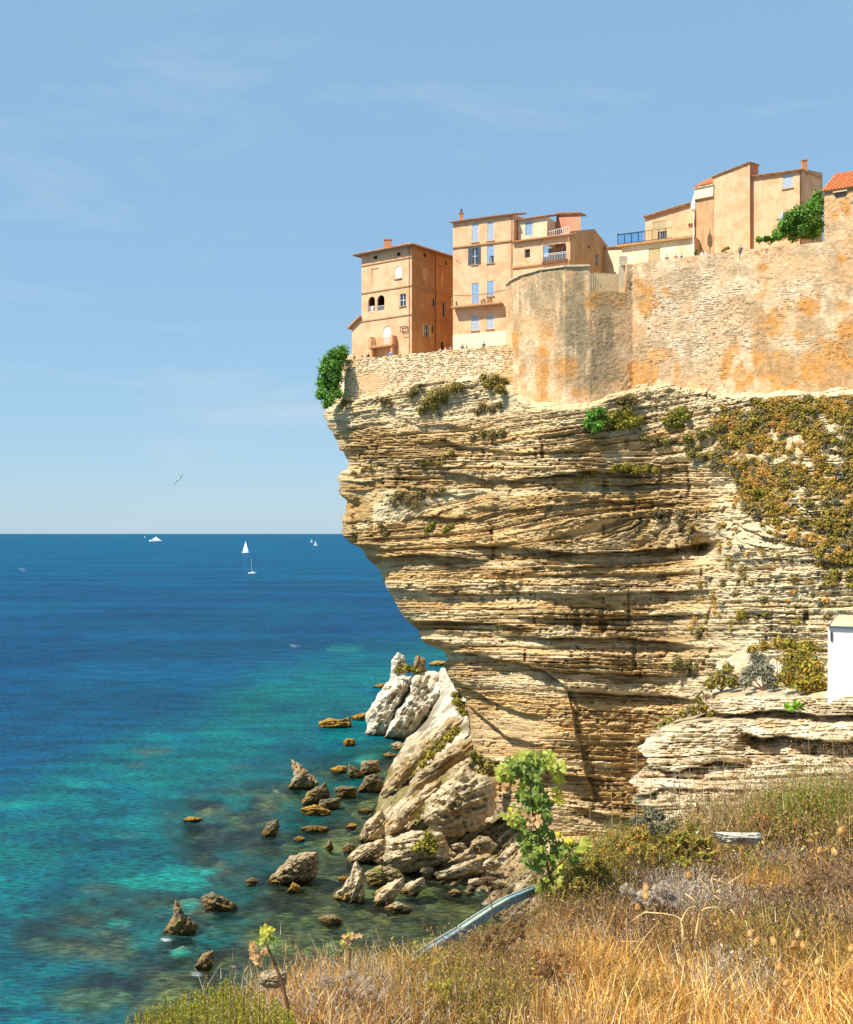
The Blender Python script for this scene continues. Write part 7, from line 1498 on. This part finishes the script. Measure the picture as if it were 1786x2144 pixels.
def sailboat(label, px, py, ang, L, mast, sails):
    Y = CZ * F / (py - HY); x = (px - CX) * Y / F; t = empty('sailboat', (x, Y, 0), label, 'sailboat', GB); c, s_ = math.cos(ang), math.sin(ang)
    hull(t, L, L * .28, L * .09, x, Y, ang); T = lambda a, b, z: (x + a * c - b * s_, Y + a * s_ + b * c, z); h = L * .1
    mb = MB(); mb.tube([T(.08 * L, 0, h * .8), T(.08 * L, 0, h + mast)], [L * .012, L * .008], 6); mb.build('mast', 'hull', t)
    mb = MB(); mb.tube([T(.08 * L, 0, h + .1 * L), T(-.36 * L, .04 * L, h + .1 * L)], L * .01, 5); mb.build('boom', 'hull', t)
    mb = MB(); o_ = np.array(T(-.22 * L, -.08 * L, h * .9)); mb.obox(o_, (np.array(T(.12 * L, -.08 * L, h * .9)) - o_), (np.array(T(-.22 * L, .08 * L, h * .9)) - o_), (0, 0, L * .05)); mb.build('cabin', 'hull', t)
    def sail(name, A, B_, Cc, belly):
        A, B_, Cc = (np.array(k) for k in (A, B_, Cc)); n = 8; V = []; idx = {}
        nn = np.cross(B_ - A, Cc - A); nn /= np.linalg.norm(nn)
        for i in range(n + 1):
            for j in range(n + 1 - i):
                u, v_ = i / n, j / n; idx[i, j] = len(V); V.append(A * (1 - u - v_) + B_ * u + Cc * v_ + nn * belly * 9 * u * v_ * (1 - u - v_) + nn * belly * u * (1 - u - v_))
        F3 = [(idx[i, j], idx[i + 1, j], idx[i, j + 1]) for i in range(n) for j in range(n - i)] + [(idx[i + 1, j], idx[i + 1, j + 1], idx[i, j + 1]) for i in range(n) for j in range(n - i - 1)]
        mesh_np(name, V, None, F3, 'sail', None, t, True)
    if sails:
        sail('mainsail', T(.07 * L, 0, h + .12 * L), T(-.36 * L, .05 * L, h + .12 * L), T(.07 * L, 0, h + mast * .97), L * .05)
        sail('jib', T(.48 * L, 0, h * 1.1), T(.02 * L, .08 * L, h * 1.2), T(.09 * L, 0, h + mast * .85), L * .05)
sailboat('white sailboat with raised sails, nearer of the two big ones', 515, 1158, 2.9, 16, 24, True)
sailboat('white sailboat with bare mast and no sails, closest to shore', 528, 1201, 2.7, 9.5, 15, False)
sailboat('small far sailboat leaning beside the cliff edge, right of a pair', 660, 1143, .3, 13, 18, True)
sailboat('smallest far sailboat, left of the pair by the cliff', 652, 1136, .4, 14, 16, True)
sailboat('faint far sail left of the motor yacht', 303, 1126, .3, 14, 22, True)
Yy = CZ * F / (1134 - HY); xx = (326 - CX) * Yy / F; yt = empty('motor_yacht', (xx, Yy, 0), 'large white motor yacht on the horizon at the left', 'yacht', GB); Ls = 27 * Yy / F
hull(yt, Ls, Ls * .2, Ls * .11, xx, Yy, math.pi)
for k, (a, b, z0, z1) in enumerate(((-.30, .34, .11, .19), (-.22, .25, .19, .26), (-.1, .14, .26, .33))):
    mb = MB(); mb.box(xx + a * Ls, Yy - Ls * .07, z0 * Ls, xx + b * Ls, Yy + Ls * .07, z1 * Ls); mb.build('deckhouse', 'hull', yt)
mb = MB(); mb.tube([(xx, Yy, .33 * Ls), (xx + .01 * Ls, Yy, .42 * Ls)], [Ls * .03, Ls * .01], 6); mb.build('mast', 'hull', yt)
gY = 111.0; g0 = P(375, 1004, gY); gl_ = empty('seagull', g0, 'grey-winged seagull gliding over the sea, wings banked', 'bird', None); k_ = gY / F
mb = MB(); mb.tube([g0 + np.array(v_) * .01 for v_ in ((-2, 22, -1), (-1, 14, 0), (0, 4, .5), (1, -8, .5), (2, -20, 1), (2, -26, 1.2))], [.03, .07, .10, .09, .045, .01], 8); mb.build('body', 'white_paint', gl_, True)
def wing(tip, midp):
    a0 = g0 + np.array([0, -.07, 0]); a1 = g0 + np.array([0, .09, 0]); m0 = P(*midp, gY - .05); m1 = m0 + np.array([-.03, .26, -.05]); t_ = P(*tip, gY + .05); mb = MB(); up_ = np.array([0, 0, .02])
    for z in (0, 1): u_ = up_ * z; mb.quad(a0 + u_, a1 + u_, m1 + u_, m0 + u_); mb.tri(m0 + u_, m1 + u_, t_ + u_ * .2)
    w = mb.build('wing', 'gull_grey', gl_); WLOC[w.name] = (0, 0, 0)
    mb = MB(); mb.tri(t_ + up_ * 1.2, m0 * .35 + t_ * .65 + up_ * 1.3, m1 * .35 + t_ * .65 + up_ * 1.3); mb.build('wing_tip', 'gull_dark', w)
wing((384, 990), (379, 999)); wing((364, 1016), (370, 1007))
mb = MB(); tl = g0 + np.array([-.02, .22, -.01]); mb.tri(tl, tl + (-.06, .14, 0), tl + (.06, .14, 0)); mb.build('tail', 'white_paint', gl_)
